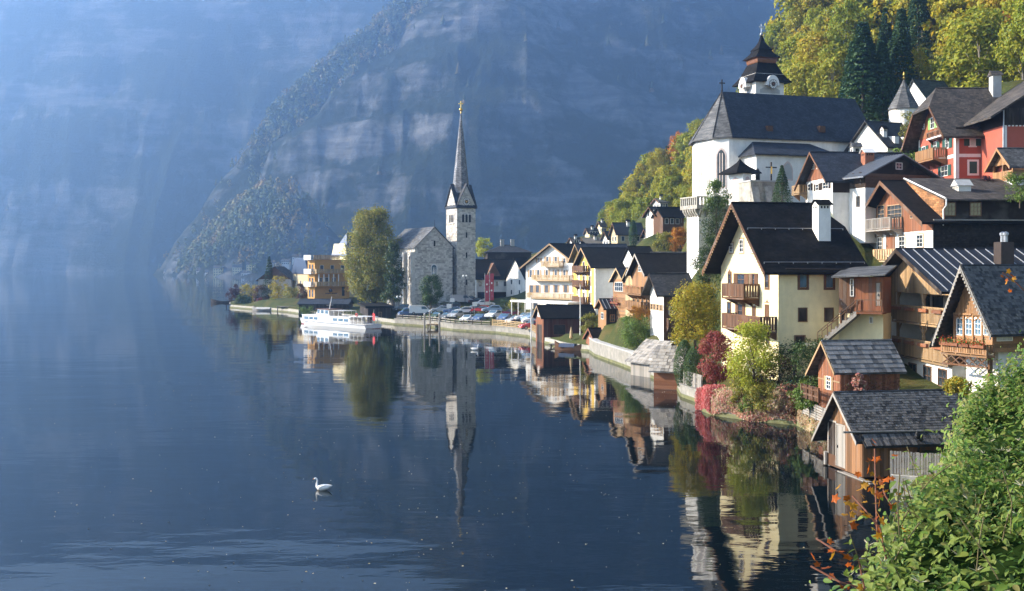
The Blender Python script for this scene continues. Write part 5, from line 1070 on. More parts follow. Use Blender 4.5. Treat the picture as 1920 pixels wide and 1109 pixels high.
def red_boathouse():
    h = House('red_boathouse', 'dark red boathouse with black roof standing at the quay end', 'boathouse', 1019, 638, 172, 14, pxL=1005, pxR=1116, eave=594, apex=(1011, 574), ov=.5); W = h.W
    h.walls([(-1, h.hE, W_RED)], W_RED); h.planks('g', 0, W, -.8, 99, W_RED, .3, gable=True); h.planks('s', 0, h.L, -.8, h.hE, woodm('oxblood_boards', (.10, .035, .03)), .35)
    h.roof(T_BLACK, oe=.35, ob=.3, barge=W_TAN); h.door('g', W*.2, W*.8, -.6, 2.3, W_DARK); h.upiece('sign_board', h.root, M_PAINTW, 'g', W*.5, h.hE+.35, .08, W*.4, 1.0, .04); h.win('s', 1.6, 3.6, .8, 2.4, closed=True, shut=W_DARK)
    b = House('black_boathouse', 'low boathouse with black roof and red brown end by the concrete wall', 'boathouse', 1117, 665, 152, 14, pxL=1099, pxR=1162, eave=636, apex=(1108, 617), ov=.4, foot=False); b.walls([(-1.2, b.hE, W_BROWN)], W_RED); b.roof(T_BLACK, oe=.35, barge=W_RED); b.planks('g', 0, b.W, -1, 99, W_RED, .3, gable=True); b.planks('s', 0, b.L, -1, b.hE, W_DARK, .3)
    for nm, lab, px, py, D, a, pl_, pr, ev, ap in (('shake_roof_shed', 'long low boat shed with pale grey shake roof and weathered boards', 1226, 716, 118, 30, 1183, 1262, 676, (1196, 632)), ('shake_roof_boathouse', 'silver shake roofed boathouse with red brown side on the quay wall', 1270, 728, 106.5, 66, 1226, 1292, 690, (1240, 640))):
        s = House(nm, lab, 'boat shed', px, py, D, a, pxL=pl_, L=4.2, eave=ev, apex=ap, ov=.3); s.hR = s.hE+1.9; s.walls([(-.6, s.hE, W_RH)], None)
        # a roof that slopes down to the lake side, ridge along the quay
        W = s.W; MB().prism([(0, s.hE), (4.2, s.hE), (2.4, s.hR)], 0, W, 'y').build('gable_wall', W_RH, s.root)
        q = .5; sl_ = (s.hR-s.hE)/2.4; rp = slab([[(2.4, -.4, s.hR), (2.4, W+.4, s.hR), (-q, W+.4, s.hE-q*sl_), (-q, -.4, s.hE-q*sl_)], [(2.4, W+.4, s.hR), (2.4, -.4, s.hR), (4.7, -.4, s.hE-.3), (4.7, W+.4, s.hE-.3)]], .1).build('roof', T_PALE, s.root)
        ln = math.hypot(2.4+q, (2.4+q)*sl_); n = int((W+.8)/.36); rows = 8
        for r in range(rows):
            for c in range(n):
                f = (r+.5)/rows; x = -q+(2.4+q)*f; piece('shake', rp, S_PALE, (x, -.4+(W+.8)*(c+.5)/n+rnd.uniform(-.05, .05), s.hE-q*sl_+(2.4+q)*f*sl_+.035+rnd.uniform(0, .015)), (ln/rows*1.2, (W+.8)/n-.015, .03), (0, -math.atan(sl_)+.07, 0))
        s.planks('g', 0, W, -.6, s.hE-.05, W_GREY if 'long' in lab else W_RH, .24, horiz='long' not in lab)
red_boathouse()

def back_houses():
    r = House('arcade_house', 'long white house with black roof and dark open arcade behind the parking', 'house', 893, 562, 263, 10, W=11, pxR=985, eave=521, apex=(None, 487), ov=.6); r.walls([(-1, r.hE, M_WHITE)], M_WHITE); r.roof(T_BLACK, oe=.5)
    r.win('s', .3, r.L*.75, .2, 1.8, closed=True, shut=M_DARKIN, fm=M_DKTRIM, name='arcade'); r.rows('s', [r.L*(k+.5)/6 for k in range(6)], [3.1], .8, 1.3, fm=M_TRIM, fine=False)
    u = r.hit(926, 505, 's', -.1); MB().prism([(u[0]-1.7, u[2]-1.7), (u[0]+1.7, u[2]-1.7), (u[0], u[2]+1.5)], -.2, 4, 'y').build('gable_dormer', W_BROWN, r.root)
    e = House('end_house', 'white house end with tall black roof between the arcade house and hotel', 'house', 985, 562, 255, 30, W=9, pxR=1004, eave=521, apex=(None, 484), ov=.4, foot=False); e.walls([(-1, e.hE, M_WHITE)], M_WHITE); e.roof(T_BLACK, oe=.4); auto(e, (2, [1, 3.4], .8, 1.2), None, fine=False, fm=M_TRIM)
    b = House('hipped_house', 'broad dark hipped roof with two chimneys behind the arcade house', 'house', 914, 505, 292, 6, W=12, pxR=996, eave=472, apex=(None, 460), ov=.6, foot=False); b.walls([(-3, b.hE, W_DARK)], None); b.roof(T_SLATE, oe=.6, hf=1, hb=1); 
    for x in (.38, .62): b.chimney(b.L*x, .9, 1.0, 1.0, 1.6, M_GREY, gab=False, holes=False)
back_houses()

def villa():
    h = House('ochre_villa', 'ochre villa with tiers of white balconies and roof terraces on the point', 'villa', 590, 562, 291, 38, pxL=577, pxR=655, eave=487, apex=None, ov=0); W, L, E = h.W, h.L, h.hE
    MB().box(0, L, 0, W, -1, E).build('wall', M_OCHRE, h.root); z1, z2 = h.zc(537), h.zc(513)
    for z, d, us, nm in ((z1, 1.6, (-.3, L*.98), 1), (z2, 1.6, (-.3, L*.98), 1), (E, .3, (-.3, L*.7), 1)):
        h.balcony('s', us[0], us[1], z, d, 1.15, W_PALE, step=.4, bw=.3, brackets=False, floor=M_OCHRE, topm=M_TANSH); h.balcony('g', 0, W, z, 1.2, 1.15, M_TRIM, step=.4, bw=.25, brackets=False, floor=M_TRIM)
    for z in (z1, z2):
        for k in range(5): MB().box(L*(.05+.14*k)-.12, L*(.05+.14*k)+.12, -1.5, -1.3, z+.02 if z == z1 else z+.02, z+3.2).build('column', M_TRIM, h.root) if z == z1 else None
    h.rows('s', [L*.16, L*.34, L*.55], [z1+.1], 1.1, 2.2, fm=M_TRIM, fine=False); h.rows('s', [L*.2, L*.5, L*.8], [z2+.6], 1.1, 1.6, fm=M_TRIM, fine=False); h.win('s', L*.78, L*.86, .8, 3.3, fm=M_BRTRIM, fine=False)
    h.rows('g', [W*.3, W*.7], [.6, z1+.2, z2+.4], .9, 2.0, fm=M_BRTRIM)
    em = MB(); q = (L*.45, -.03, h.zc(546)); em.lathe([(.35, q[2]-.35), (.6, q[2]), (.35, q[2]+.35), (.05, q[2]+.6)], 8, (q[0], -.02)).build('emblem', M_DKTRIM, h.root)
    letters = MB()
    for k in range(15):
        if k != 7: letters.box(L*.3+k*.24, L*.3+k*.24+.15, -.05, -.002, h.zc(552)-.0, h.zc(552)+.28)
    tag(letters.build('wall_lettering', M_DKTRIM, h.root), kind='stuff')
    t = House('mansard_tower', 'pale tower with steep blue mansard roof above the ochre villa', 'tower', 650, 560, 301, 38, pxL=622, L=8, eave=479, apex=None, ov=0, foot=False); zt = t.zc(436); zm = t.zc(457)
    MB().box(0, t.L, 0, t.W, -1, t.hE).build('wall', M_CREAM, t.root); c = (t.L/2, t.W/2)
    MB().prism([(0, t.hE), (t.W, t.hE), (t.W*.85, zm), (t.W*.15, zm)], .0, .4).build('pale_gable', M_CREAM, t.root)
    slab([[(-.2, -.3, t.hE-.1), (t.L+.3, -.3, t.hE-.1), (t.L*.7, t.W/2, zt), (t.L*.3, t.W/2, zt)], [(t.L+.3, t.W+.3, t.hE-.1), (-.2, t.W+.3, t.hE-.1), (t.L*.3, t.W/2, zt), (t.L*.7, t.W/2, zt)], [(t.L+.3, -.3, t.hE-.1), (t.L+.3, t.W+.3, t.hE-.1), (t.L*.7, t.W/2, zt)], [(-.2, t.W+.3, t.hE-.1), (-.2, -.3, t.hE-.1), (t.L*.3, t.W/2, zt)]], .2).build('roof', plain('blue_roof_metal', (.05, .075, .13), .45, .2), t.root)
    b = House('blue_mansard_house', 'beige house with rounded dark blue mansard roof left of the villa', 'house', 579, 545, 312, 30, pxL=549, L=9, eave=514, apex=None, ov=0, foot=False); zt = b.zc(484)
    MB().box(0, b.L, 0, b.W, -1, b.hE).build('wall', plain('beige_plaster', (.52, .42, .26), .9), b.root); bl = MATS['blue_roof_metal']
    MB().prism([(-.3, b.hE), (b.W+.3, b.hE), (b.W*.93, (b.hE+zt)/2), (b.W*.8, zt), (b.W*.2, zt), (b.W*.07, (b.hE+zt)/2)], -.3, b.L+.3).build('mansard_roof', bl, b.root); auto(b, (3, [1.5], .9, 1.3), (2, [1.5], .9, 1.3), fine=False, fm=M_TRIM)
    a = House('brown_roof_house', 'low house with broad brown roof behind the point shrubs', 'house', 546, 545, 322, 18, W=9, pxR=552, eave=527, apex=(None, 503), ov=0, foot=False, L=None); a.L = 2
    n = HouseY('point_cottage', 'broad brown roofed cottage behind the shrubs on the point', 'house', 484, 548, 322, -4, W=10, pxR=546, eave=524, apex=None, ov=0, foot=False); n.hR = n.zc(500)
    n.body([(-2, n.hE, M_GREY)], W_BROWN, T_BROWN, e=.6); a_ = a.root; bpy.data.objects.remove(a_)
villa()

def hillside_houses():
    h = House('hillside_chalet', 'white gabled chalet with wooden upper storey high on the wooded slope', 'house', 1231, 436, 214, 15, pxL=1211, pxR=1282, eave=402, apex=(1219, 388), ov=.6); h.walls([(-3, h.hE, M_WHITE)], M_WHITE); h.roof(T_BLACK, oe=.6, barge=W_BROWN); MB().box(.02, h.L, -.06, -.003, h.zc(424), h.hE).build('wood_storey', W_RED, h.root); h.balcony('s', .5, h.L*.6, h.zc(424), 1.0, .9, W_RED, step=.3, bw=.2); auto(h, (2, [3.2], .8, 1.2), (4, [h.zc(418)], .8, 1.2), fine=False, fm=M_TRIM)
    HouseGable = House('wooden_dormer', 'broad brown gable in front of the high chalet', 'house', 1243, 430, 211, 20, W=4, pxR=1277, eave=404, apex=(None, 390), ov=.4, foot=False); g = HouseGable; g.walls([(-3, g.hE, W_BROWN)], W_BROWN); g.roof(T_BLACK, oe=.5); auto(g, None, (3, [1.0], .8, 1.1), fine=False, fm=M_TRIM)
    data = [('cypress_house', 'beige house with blue metal roof behind the dark cypress', 1158, 460, 236, 14, 1146, 1206, 437, (1150, 418), plain('beige_plaster', (.52, .42, .26)), T_SHADE),
            ('slope_barn', 'dark low barn roof on the slope right of the cypress', 1216, 462, 224, 14, 1206, 1250, 442, (1211, 430), W_DARK, T_BLACK),
            ('tan_roof_house', 'long tan roofed house at the foot of the wooded slope', 1098, 470, 262, 12, 1090, 1140, 457, (1094, 446), M_WHITE, plain('tan_roof', (.26, .22, .17), .8)),
            ('corner_roof_house', 'dark roof with white gable left of the cypress house', 1142, 466, 245, 20, 1130, 1160, 447, (1136, 434), M_WHITE, T_SLATE),
            ('slope_top_house', 'small pale house high at the forest edge', 1128, 440, 330, 14, 1120, 1136, 424, (1124, 415), M_CREAM, T_SLATE),
            ('slope_blue_house', 'little blue roofed house below the forest edge', 1105, 445, 320, 14, 1097, 1122, 437, (1101, 428), M_CREAM, T_SHADE),
            ('slope_low_house', 'low grey roofed house just over the hotel ridge', 1076, 462, 290, 12, 1066, 1090, 455, (1070, 446), M_WHITE, T_SLATE),
            ('ridge_hut', 'grey stone hut up in the autumn trees', 1238, 395, 262, 10, 1224, 1252, 379, (1231, 372), M_GREY, T_GREY)]
    for nm, lab, px, py, D, a, l, r_, ev, ap, wm, rm in data:
        q = House(nm, lab, 'house', px, py, D, a, pxL=l, pxR=r_, eave=ev, apex=ap, ov=.5); q.walls([(-4, q.hE, wm)], wm); q.roof(rm, oe=.4, barge=W_BROWN); auto(q, (2, [max(.6, q.hE-1.8)], .8, 1.1), (3, [max(.6, q.hE-1.8)], .8, 1.1), fine=False, fm=M_TRIM); q.chimney(q.L*.5, .8, .6, .6, .8)
hillside_houses()

def far_village():
    rs = random.Random(4); places = []
    spec = [(306, 510, 'small white lakeside house at the far left of the distant shore'), (322, 511, 'second pale house from the left on the distant shore'), (352, 510, 'wide low white house on the distant shore'), (368, 512, 'grey roofed house by the distant landing'), (384, 511, 'tiny house left of the distant hotel'), (400, 509, 'distant house with a dark roof close to the tall cream one'), (436, 512, 'tall cream four storey house on the distant shore'), (462, 511, 'small gabled house right of the tall cream one'), (452, 507, 'distant white house half hidden behind the gabled one'), (500, 500, 'white house above the point trees on the far bank'), (528, 497, 'broad white distant house just above the blue mansard'), (548, 488, 'pale distant house high behind the blue mansard roof')]
    for k, (px, py, lab) in enumerate(spec):
        D = next((float(d) for d in range(1000, 2200, 5) if mount_h(np.array([(px-960)/F*d]), np.array([float(d)]))[0] > 1.5), 1500.0)-4+rs.uniform(0, 6); p = at(px, py, D); z0 = float(mount_h(np.array([p.x]), np.array([D]))[0]); base = Vector((p.x, D, max(1.2, z0, p.z if py < 503 else 0))); tall = 'tall' in lab
        w, l, e = rs.uniform(8, 12), rs.uniform(6, 8), 9 if tall else rs.uniform(3.2, 4.5)
        o = thing('distant_house', lab, 'house', base, R(rs.uniform(-15, 15)), 'houses on the far shore'); wm = M_CREAM if tall else M_WHITE
        MB().box(0, w, 0, l, -5, e).build('wall', wm, o); MB().prism([(-.5, e-.3), (l+.5, e-.3), (l/2, e+3)], -.5, w+.5).build('roof', T_BROWN if k % 2 else T_GREY, o)
        for r in range(3 if tall else 2):
            for c in range(4): piece('window', o, G_WIN, (w*(c+.5)/4, -.04, 1.5+r*2.8), (1.0, .08, 1.4))
far_village()
# ------------------------------------------------------------------ quays, walls, fences, boats, cars
def wall_run(name, label, pts, z0, z1, th, m, cat='wall', cap=None, courses=0):
    """a wall along plan points, with its own footing"""
    r = thing(name, label, cat, (pts[0][0], pts[0][1], 0)); o = Vector((pts[0][0], pts[0][1]))
    for a, b in zip(pts, pts[1:]):
        a, b = Vector(a[:2])-o, Vector(b[:2])-o; d = (b-a); ln = d.length; an = math.atan2(d.y, d.x)
        seg = MB().box(-.06, ln+.06, -th, 0, z0, z1).build('wall_section', m, r, (a.x, a.y, 0)); seg.rotation_euler.z = an
        alg = MB().box(-.05, ln+.05, .002, .05, z0, .32).build('algae_line', M_ALGAE, r, (a.x, a.y, 0)); alg.rotation_euler.z = an
        if cap: c = MB().box(-.1, ln+.1, -th-.06, .08, z1+.002, z1+.14).build('coping', cap, r, (a.x, a.y, 0)); c.rotation_euler.z = an
    return r
def shore_pts(i0, i1): return [onz(*p).xy for p in SHORE_PX[i0:i1+1]]
wall_run('boathouse_rubble_wall', 'overgrown rubble wall between the boathouse and the pink ivy', shore_pts(3, 6), -2, 1.25, .8, M_STONEW)
wall_run('ivy_garden_wall', 'garden wall under pink and red ivy below the yellow house', shore_pts(6, 9), -2, 1.5, .8, M_STONEW)
wall_run('grey_garden_wall', 'pale concrete wall carrying a grey board fence left of the ivy', shore_pts(9, 13), -2, 1.0, .8, M_CONC, cap=M_CONC)
wall_run('long_quay_wall', 'long grey concrete quay wall with plank facing below the shake roofs', shore_pts(13, 16), -2, 1.9, .8, M_CONC, cap=M_GREY)
wall_run('jetty_wall', 'low stone footing between the red boathouse and black boathouse', shore_pts(16, 18), -2, .9, .8, M_STONEW)
wall_run('parking_quay', 'stone parking quay with green waterline', shore_pts(18, 23), -2, 1.15, .9, M_CONC, cap=M_CONC)
wall_run('point_quay', 'dark low quay wall behind the white ferry', shore_pts(23, 27), -2, 1.0, .9, M_STONEW)
wall_run('point_tip_quay', 'low stone bank along the shrubs of the point', [onz(*p).xy for p in SHORE_PX[27:29]]+[Vector((-90, 350))], -2, .8, .9, M_STONEW)

def fence(name, label, pts, z, h, m, post=1.5, rails=3, boards=0, bw=.12, th=.05, postm=None, cat='fence', group=None):
    r = thing(name, label, cat, (pts[0][0], pts[0][1], z), 0, group); o = Vector(pts[0][:2])
    for a, b in zip(pts, pts[1:]):
        a, b = Vector(a[:2])-o, Vector(b[:2])-o; d = b-a; ln = d.length; an = math.atan2(d.y, d.x); n = max(1, round(ln/post))
        for k in range(n+1): p = a+d*k/n; piece('post', r, postm or m, (p.x, p.y, h/2), (.12, .12, h), (0, 0, an))
        for k in range(rails): c = (a+b)/2; piece('rail', r, m, (c.x, c.y, h*(k+.8)/(rails+.3)), (ln, th, .13), (0, 0, an))
        if boards:
            nb = int(ln/boards)
            for k in range(nb): p = a+d*(k+.5)/nb; piece('board', r, m, (p.x+.04*math.sin(an), p.y-.04*math.cos(an), h/2+rnd.uniform(-.02, .02)), (bw, .03, h), (0, 0, an))
    return r
q = [onz(*p).xy+INL*.35 for p in SHORE_PX]
fence('quay_rail_fence', 'sunlit pale timber rail fence at the parking end of the quay', [q[20].lerp(q[21], .12), q[20], q[19], q[18]+Vector((-.8, .5))], 1.2, 1.25, W_PALE, 1.6, 4)
fence('shaded_rail_fence', 'dark weathered rail fence along the shaded parking edge', [q[23], q[22], q[21], q[20].lerp(q[21], .16)], 1.2, 1.0, W_GREY, 2.2, 2, postm=W_DARK)
fence('garden_board_fence', 'grey vertical board fence on the pale wall left of the ivy', [q[9]+Vector((0, .3)), q[10], q[11]], 1.1, 1.3, W_GREY, 1.6, 2, .17, .155)
fence('hut_board_fence', 'grey horizontal board fence under the red hut', [onz(1551, 800, 1.3).xy+INL*.3, onz(1500, 776, 1.3).xy+INL*.3], 1.25, 1.1, W_GREY, 1.6, 6)
p_ = [at(1671, 875, 58).xy, at(1772, 880, 57).xy]
fence('boathouse_picket_fence', 'silver picket fence beside the boathouse side wall', p_, at(1700, 892, 57.5).z, 1.2, W_GREY, 1.3, 2, .13, .10)
wall_run('picket_wall', 'whitewashed low wall carrying the picket fence', [(p.x, p.y-.1) for p in p_], -1.5, at(1700, 892, 57.5).z, .4, M_STONEW)
fence('hut_stair_rail', 'dark brown railing on the steps left of the red hut', [at(1535, 720, 75).xy, at(1503, 745, 78).xy], at(1520, 752, 76).z, 1.0, W_BROWN, 1.0, 2, .14, .08)

def plank_stage(name, label, c, ang, l, w, z, m, piles=True, cat='jetty'):
    r = thing(name, label, cat, (c[0], c[1], 0), ang); n = int(l/.24)
    for k in range(n): piece('plank', r, m, (-l/2+(k+.5)*l/n, 0, z+rnd.uniform(-.01, .01)), (l/n-.02, w, .06))
    for s in (-1, 1): piece('bearer', r, m, (0, s*w*.38, z-.12), (l, .16, .16))
    if piles:
        for x in (-l*.45, 0, l*.45):
            for s in (-1, 1): MB().tube((x, s*w*.42, -2), (x, s*w*.42, z-.05), .13, .13, 8).build('pile', W_DARK, r)
    return r
c = onz(1085, 652); plank_stage('wooden_landing', 'low plank landing between the red and black boathouses', c, R(-25), 9, 2.2, .45, W_GREY)
c = onz(830, 616); plank_stage('ferry_landing', 'pale plank landing stage with tall mooring posts before the parking', c, R(-8), 6, 2.4, .8, W_PALE)
for px, py, lab in ((796, 624, 'tall pale mooring post left of the landing stage'), (824, 624, 'tall mooring post right of the landing stage'), (806, 616, 'rear mooring post of the landing stage')):
    c = onz(px, py); r = thing('mooring_post', lab, 'post', c, 0, 'mooring posts at the landing'); MB().tube((0, 0, -2), (0, 0, 3.3), .17, .15, 10).build('shaft', W_GREY, r); MB().lathe([(.18, 3.3), (.18, 3.4), (.03, 3.5)], 10).build('cap', M_TRIM, r)
c = onz(455, 577); plank_stage('bathing_deck', 'dark timber deck at the tip of the point', (c.x, c.y), R(-12), 10, 3, .9, W_DARK)
c = onz(548, 585); plank_stage('stone_slip', 'pale landing platform with rails under the villa', (c.x, c.y), R(-15), 8, 3, 1.4, W_GREY)

def ferry():
    st, bo = onz(700, 617), onz(566, 607); d = (bo-st); L = d.length; an = math.atan2(d.y, d.x); r = thing('ferry', 'white passenger ferry with long window row moored at the quay', 'boat', (st+bo)/2+Vector((0, 0, 0)), an)
    hw = 2.3; N = 24; mb = MB(); mw = plain('ferry_white_paint', (.80, .80, .80), .35, var=.05, spec=.5); mr = plain('ferry_red_paint', (.30, .05, .04), .5); ms = plain('ferry_blue_trim', (.10, .17, .28), .4)
    def ring(x):
        t = (x+L/2)/L; w = hw*min(1, (1-max(0, (t-.62)/.38)**2.0))*(1-.12*max(0, (.1-t)/.1)); sheer = .95+.55*max(0, t-.45)**1.5*2.2
        return max(w, .06), sheer
    def strip(f0, f1, nm, m, k0=1.0, k1=1.0, o=0):
        mb = MB()
        for i in range(N+1):
            x = -L/2+L*i/N; w, s_ = ring(x); fl = lambda f: (w*(.80+.20*max(0, min(1, f))))
            x2 = x+(.9*max(0, (i/N-.8)/.2))*(f1 if True else 1)
            for sg in (-1, 1): mb.v += [(x+(.8*max(0, (i/N-.8)/.2))*f0, sg*(fl(f0)+o), s_*f0 if f0 > 0 else f0), (x+(.8*max(0, (i/N-.8)/.2))*f1, sg*(fl(f1)+o), s_*f1)]
        for i in range(N):
            a, b = i*4, i*4+4; mb.f += [(a, b, b+1, a+1), (a+3, b+3, b+2, a+2)]
        mb.f += [(0, 1, 3, 2), (N*4+2, N*4+3, N*4+1, N*4)]
        if nm == 'hull':
            for i in range(N): a, b = i*4, i*4+4; mb.f += [(a+1, b+1, b+3, a+3), (a+2, b+2, b, a)]
        return mb.build(nm, m, r)
    strip(-.3, 1.0, 'hull', mw); strip(.02, .16, 'waterline_band', mr, o=.02); strip(.86, .97, 'rubbing_strake', ms, o=.04)
    def cabin(x0, x1, w, z0, z1, nm, wins, zw0, zw1, front=.25, par=None):
        c = MB().prism([(x0, z0), (x1, z0), (x1-front, z1), (x0+.1, z1)], -w, w, 'y').build(nm, mw, par or r)
        for a, b in wins:
            for sg in (-1, 1): piece('window', c, G_BLUE, ((a+b)/2, sg*(w+.012), (zw0+zw1)/2), (b-a, .03, zw1-zw0)); piece('window_frame', c, M_STEEL, ((a+b)/2, sg*(w+.006), (zw0+zw1)/2), (b-a+.12, .016, zw1-zw0+.12))
        return c
    u = L/24.0; zd = .85
    cabin(-7.0*u, 9.2*u, 1.85, zd, zd+1.55, 'saloon', [(-6.6*u, -5.2*u), (-4.9*u, -3.4*u), (-3.0*u, -1.6*u), (3.6*u, 4.9*u), (5.2*u, 6.5*u), (6.8*u, 8.3*u)], zd+.55, zd+1.2)
    MB().box(-7.4*u, 9.0*u, -2.0, 2.0, zd+1.56, zd+1.66).build('saloon_roof', mw, r)
    wh = cabin(.2*u, 4.6*u, 1.5, zd+1.66, zd+3.1, 'wheelhouse', [(.5*u, 1.5*u), (2.0*u, 3.0*u), (3.4*u, 4.2*u)], zd+2.1, zd+2.9, .5); MB().box(.0, 4.5*u, -1.7, 1.7, zd+3.105, zd+3.2).build('wheelhouse_roof', M_COPPER, r)
    MB().box(-4.6*u, 0, -1.6, 1.6, zd+2.9, zd+3.0).build('sun_deck_roof', M_GREY, r)
    for x in (-4.5*u, -3*u, -1.5*u):
        for s in (-1, 1): piece('deck_post', r, M_TRIM, (x, s*1.5, zd+2.28), (.07, .07, 1.24))
    MB().box(-11*u, -7.0*u, -1.9, 1.9, zd+1.8, zd+1.9).build('aft_awning', mw, r)
    for x in (-10.9*u, -9.6*u, -8.3*u, -7.2*u):
        for s in (-1, 1): piece('awning_post', r, M_TRIM, (x, s*1.8, zd+.95), (.08, .08, 1.7))
    for k in range(4):
        for s in (-1, 1): piece('aft_rail', r, M_TRIM, (-9.4*u, s*1.95, zd+.2+.24*k), (4.6*u, .05, .05))
        piece('stern_rail', r, M_TRIM, (-11.75*u, 0, zd+.2+.24*k), (.05, 3.6, .05))
    MB().tube((2.2*u, 0, zd+3.1), (1.4*u, 0, zd+6.2), .12, .05, 8).build('mast', M_TRIM, r); MB().tube((2.1*u, -.8, zd+4.1), (2.1*u, .8, zd+4.1), .04, .04, 6).build('yard', M_TRIM, r)
    fl = MB().quad((-11.8*u, 0, zd+1.1), (-12.6*u, .1, zd+1.0), (-12.6*u, .1, zd+2.6), (-11.8*u, 0, zd+2.8)).build('ensign', plain('flag_red', (.6, .03, .03), .7), r); MB().tube((-11.75*u, 0, zd), (-12.2*u, 0, zd+3.6), .04, .03, 6).build('flagstaff', M_TRIM, r)
    ring_ = MB(); 
    for k in range(12): a0, a1 = k*math.pi/6, (k+1)*math.pi/6; ring_.tube((-9.5*u+.33*math.cos(a0), 1.99, zd+2.3+.33*math.sin(a0)), (-9.5*u+.33*math.cos(a1), 1.99, zd+2.3+.33*math.sin(a1)), .09, .09, 6)
    ring_.build('lifebuoy', plain('lifebuoy_red', (.7, .07, .04), .6), r)
    if 1:
        for k in range(9): x = L/2*(1-.5*k/9)-.6; w, s_ = ring(x-.1); piece('bow_stanchion', r, M_TRIM, (x, 0, s_+.4), (.05, .05, .7)) if k % 3 == 0 else None
ferry()
bpy.data.objects['ferry'].scale = (1, 1, .84)

def simple_boat(name, label, px, py, L, ang, m, cat='boat', cover=None):
    c = onz(px, py); r = thing(name, label, cat, (c.x, c.y, 0), R(ang)); N = 12; mb = MB(); w0 = L*.13
    for i in range(N+1):
        t = i/N; x = -L/2+L*t; w = max(.03, w0*math.sin(math.pi*min(1, .18+t*.82))**.8); sh = .5+.9*abs(t-.45)**2*3
        mb.v += [(x, -w, sh), (x, -w*.6, -.15), (x, w*.6, -.15), (x, w, sh), (x, w*.88, sh), (x, w*.5, .1), (x, -w*.5, .1), (x, -w*.88, sh)]
    for i in range(N):
        a, b = i*8, i*8+8
        for k in range(8): mb.f.append((a+k, b+k, b+(k+1) % 8, a+(k+1) % 8))
    mb.build('hull', m, r)
    for t in (-.2, .05, .25): piece('thwart', r, W_TAN, (L*t, 0, .42), (.28, w0*1.7, .05))
    if cover: MB().prism([(-w0, .45), (w0, .45), (w0*.6, .95), (-w0*.6, .95)], -L*.25, L*.3, 'x').build('canvas_cover', cover, r)
simple_boat('flat_boat', 'dark flat wooden boat with raised bow at the tip of the point', 418, 568, 9, 165, W_DARK)
simple_boat('work_barge', 'grey moored work boat with deck gear before the point shrubs', 497, 583, 8, 160, W_GREY, cover=M_GREY)
simple_boat('red_rowing_boat', 'small covered boat moored at the plank landing', 1066, 657, 4.5, 150, W_BROWN, cover=plain('blue_canvas', (.05, .07, .12), .8))

# cars: one master in each body style, copies carry their own paint
CARP = {k: plain('car_'+k, v, .25, .0, var=.04, bump=0, spec=.6) for k, v in dict(white=(.75, .75, .75), silver=(.42, .43, .45), blue=(.10, .16, .30), red=(.50, .03, .03), black=(.02, .02, .025), grey=(.16, .17, .18), lightblue=(.28, .38, .52), maroon=(.22, .02, .05), green=(.08, .12, .08)).items()}
M_TYRE = plain('tyre_rubber', (.02, .02, .02), .8); M_LAMP = plain('lamp_glass', (.75, .75, .7), .2); M_TAIL = plain('tail_lamp', (.45, .02, .02), .3)
def car_meshes(style):
    if style == 'hatch': L, H, prof, gl = 4.0, 1.48, [(-2, .35), (-2, .85), (-1.85, 1.0), (-1.55, 1.42), (-.1, 1.48), (.75, 1.0), (1.75, .82), (2, .62), (2, .35)], [(-1.52, 1.0), (-1.36, 1.36), (-.12, 1.41), (.56, 1.0)]
    elif style == 'saloon': L, H, prof, gl = 4.5, 1.42, [(-2.25, .35), (-2.25, .85), (-2.1, .98), (-1.4, 1.0), (-.75, 1.40), (.3, 1.42), (1.05, .98), (2.05, .80), (2.25, .6), (2.25, .35)], [(-1.2, 1.0), (-.68, 1.35), (.28, 1.36), (.88, 1.0)]
    else: L, H, prof, gl = 4.9, 1.95, [(-2.45, .35), (-2.45, 1.75), (-2.3, 1.95), (1.0, 1.95), (1.75, 1.2), (2.4, .95), (2.45, .35)], [(.2, 1.2), (.2, 1.75), (.95, 1.78), (1.5, 1.2)]
    return L, H, prof, gl
CAR_ME = {}
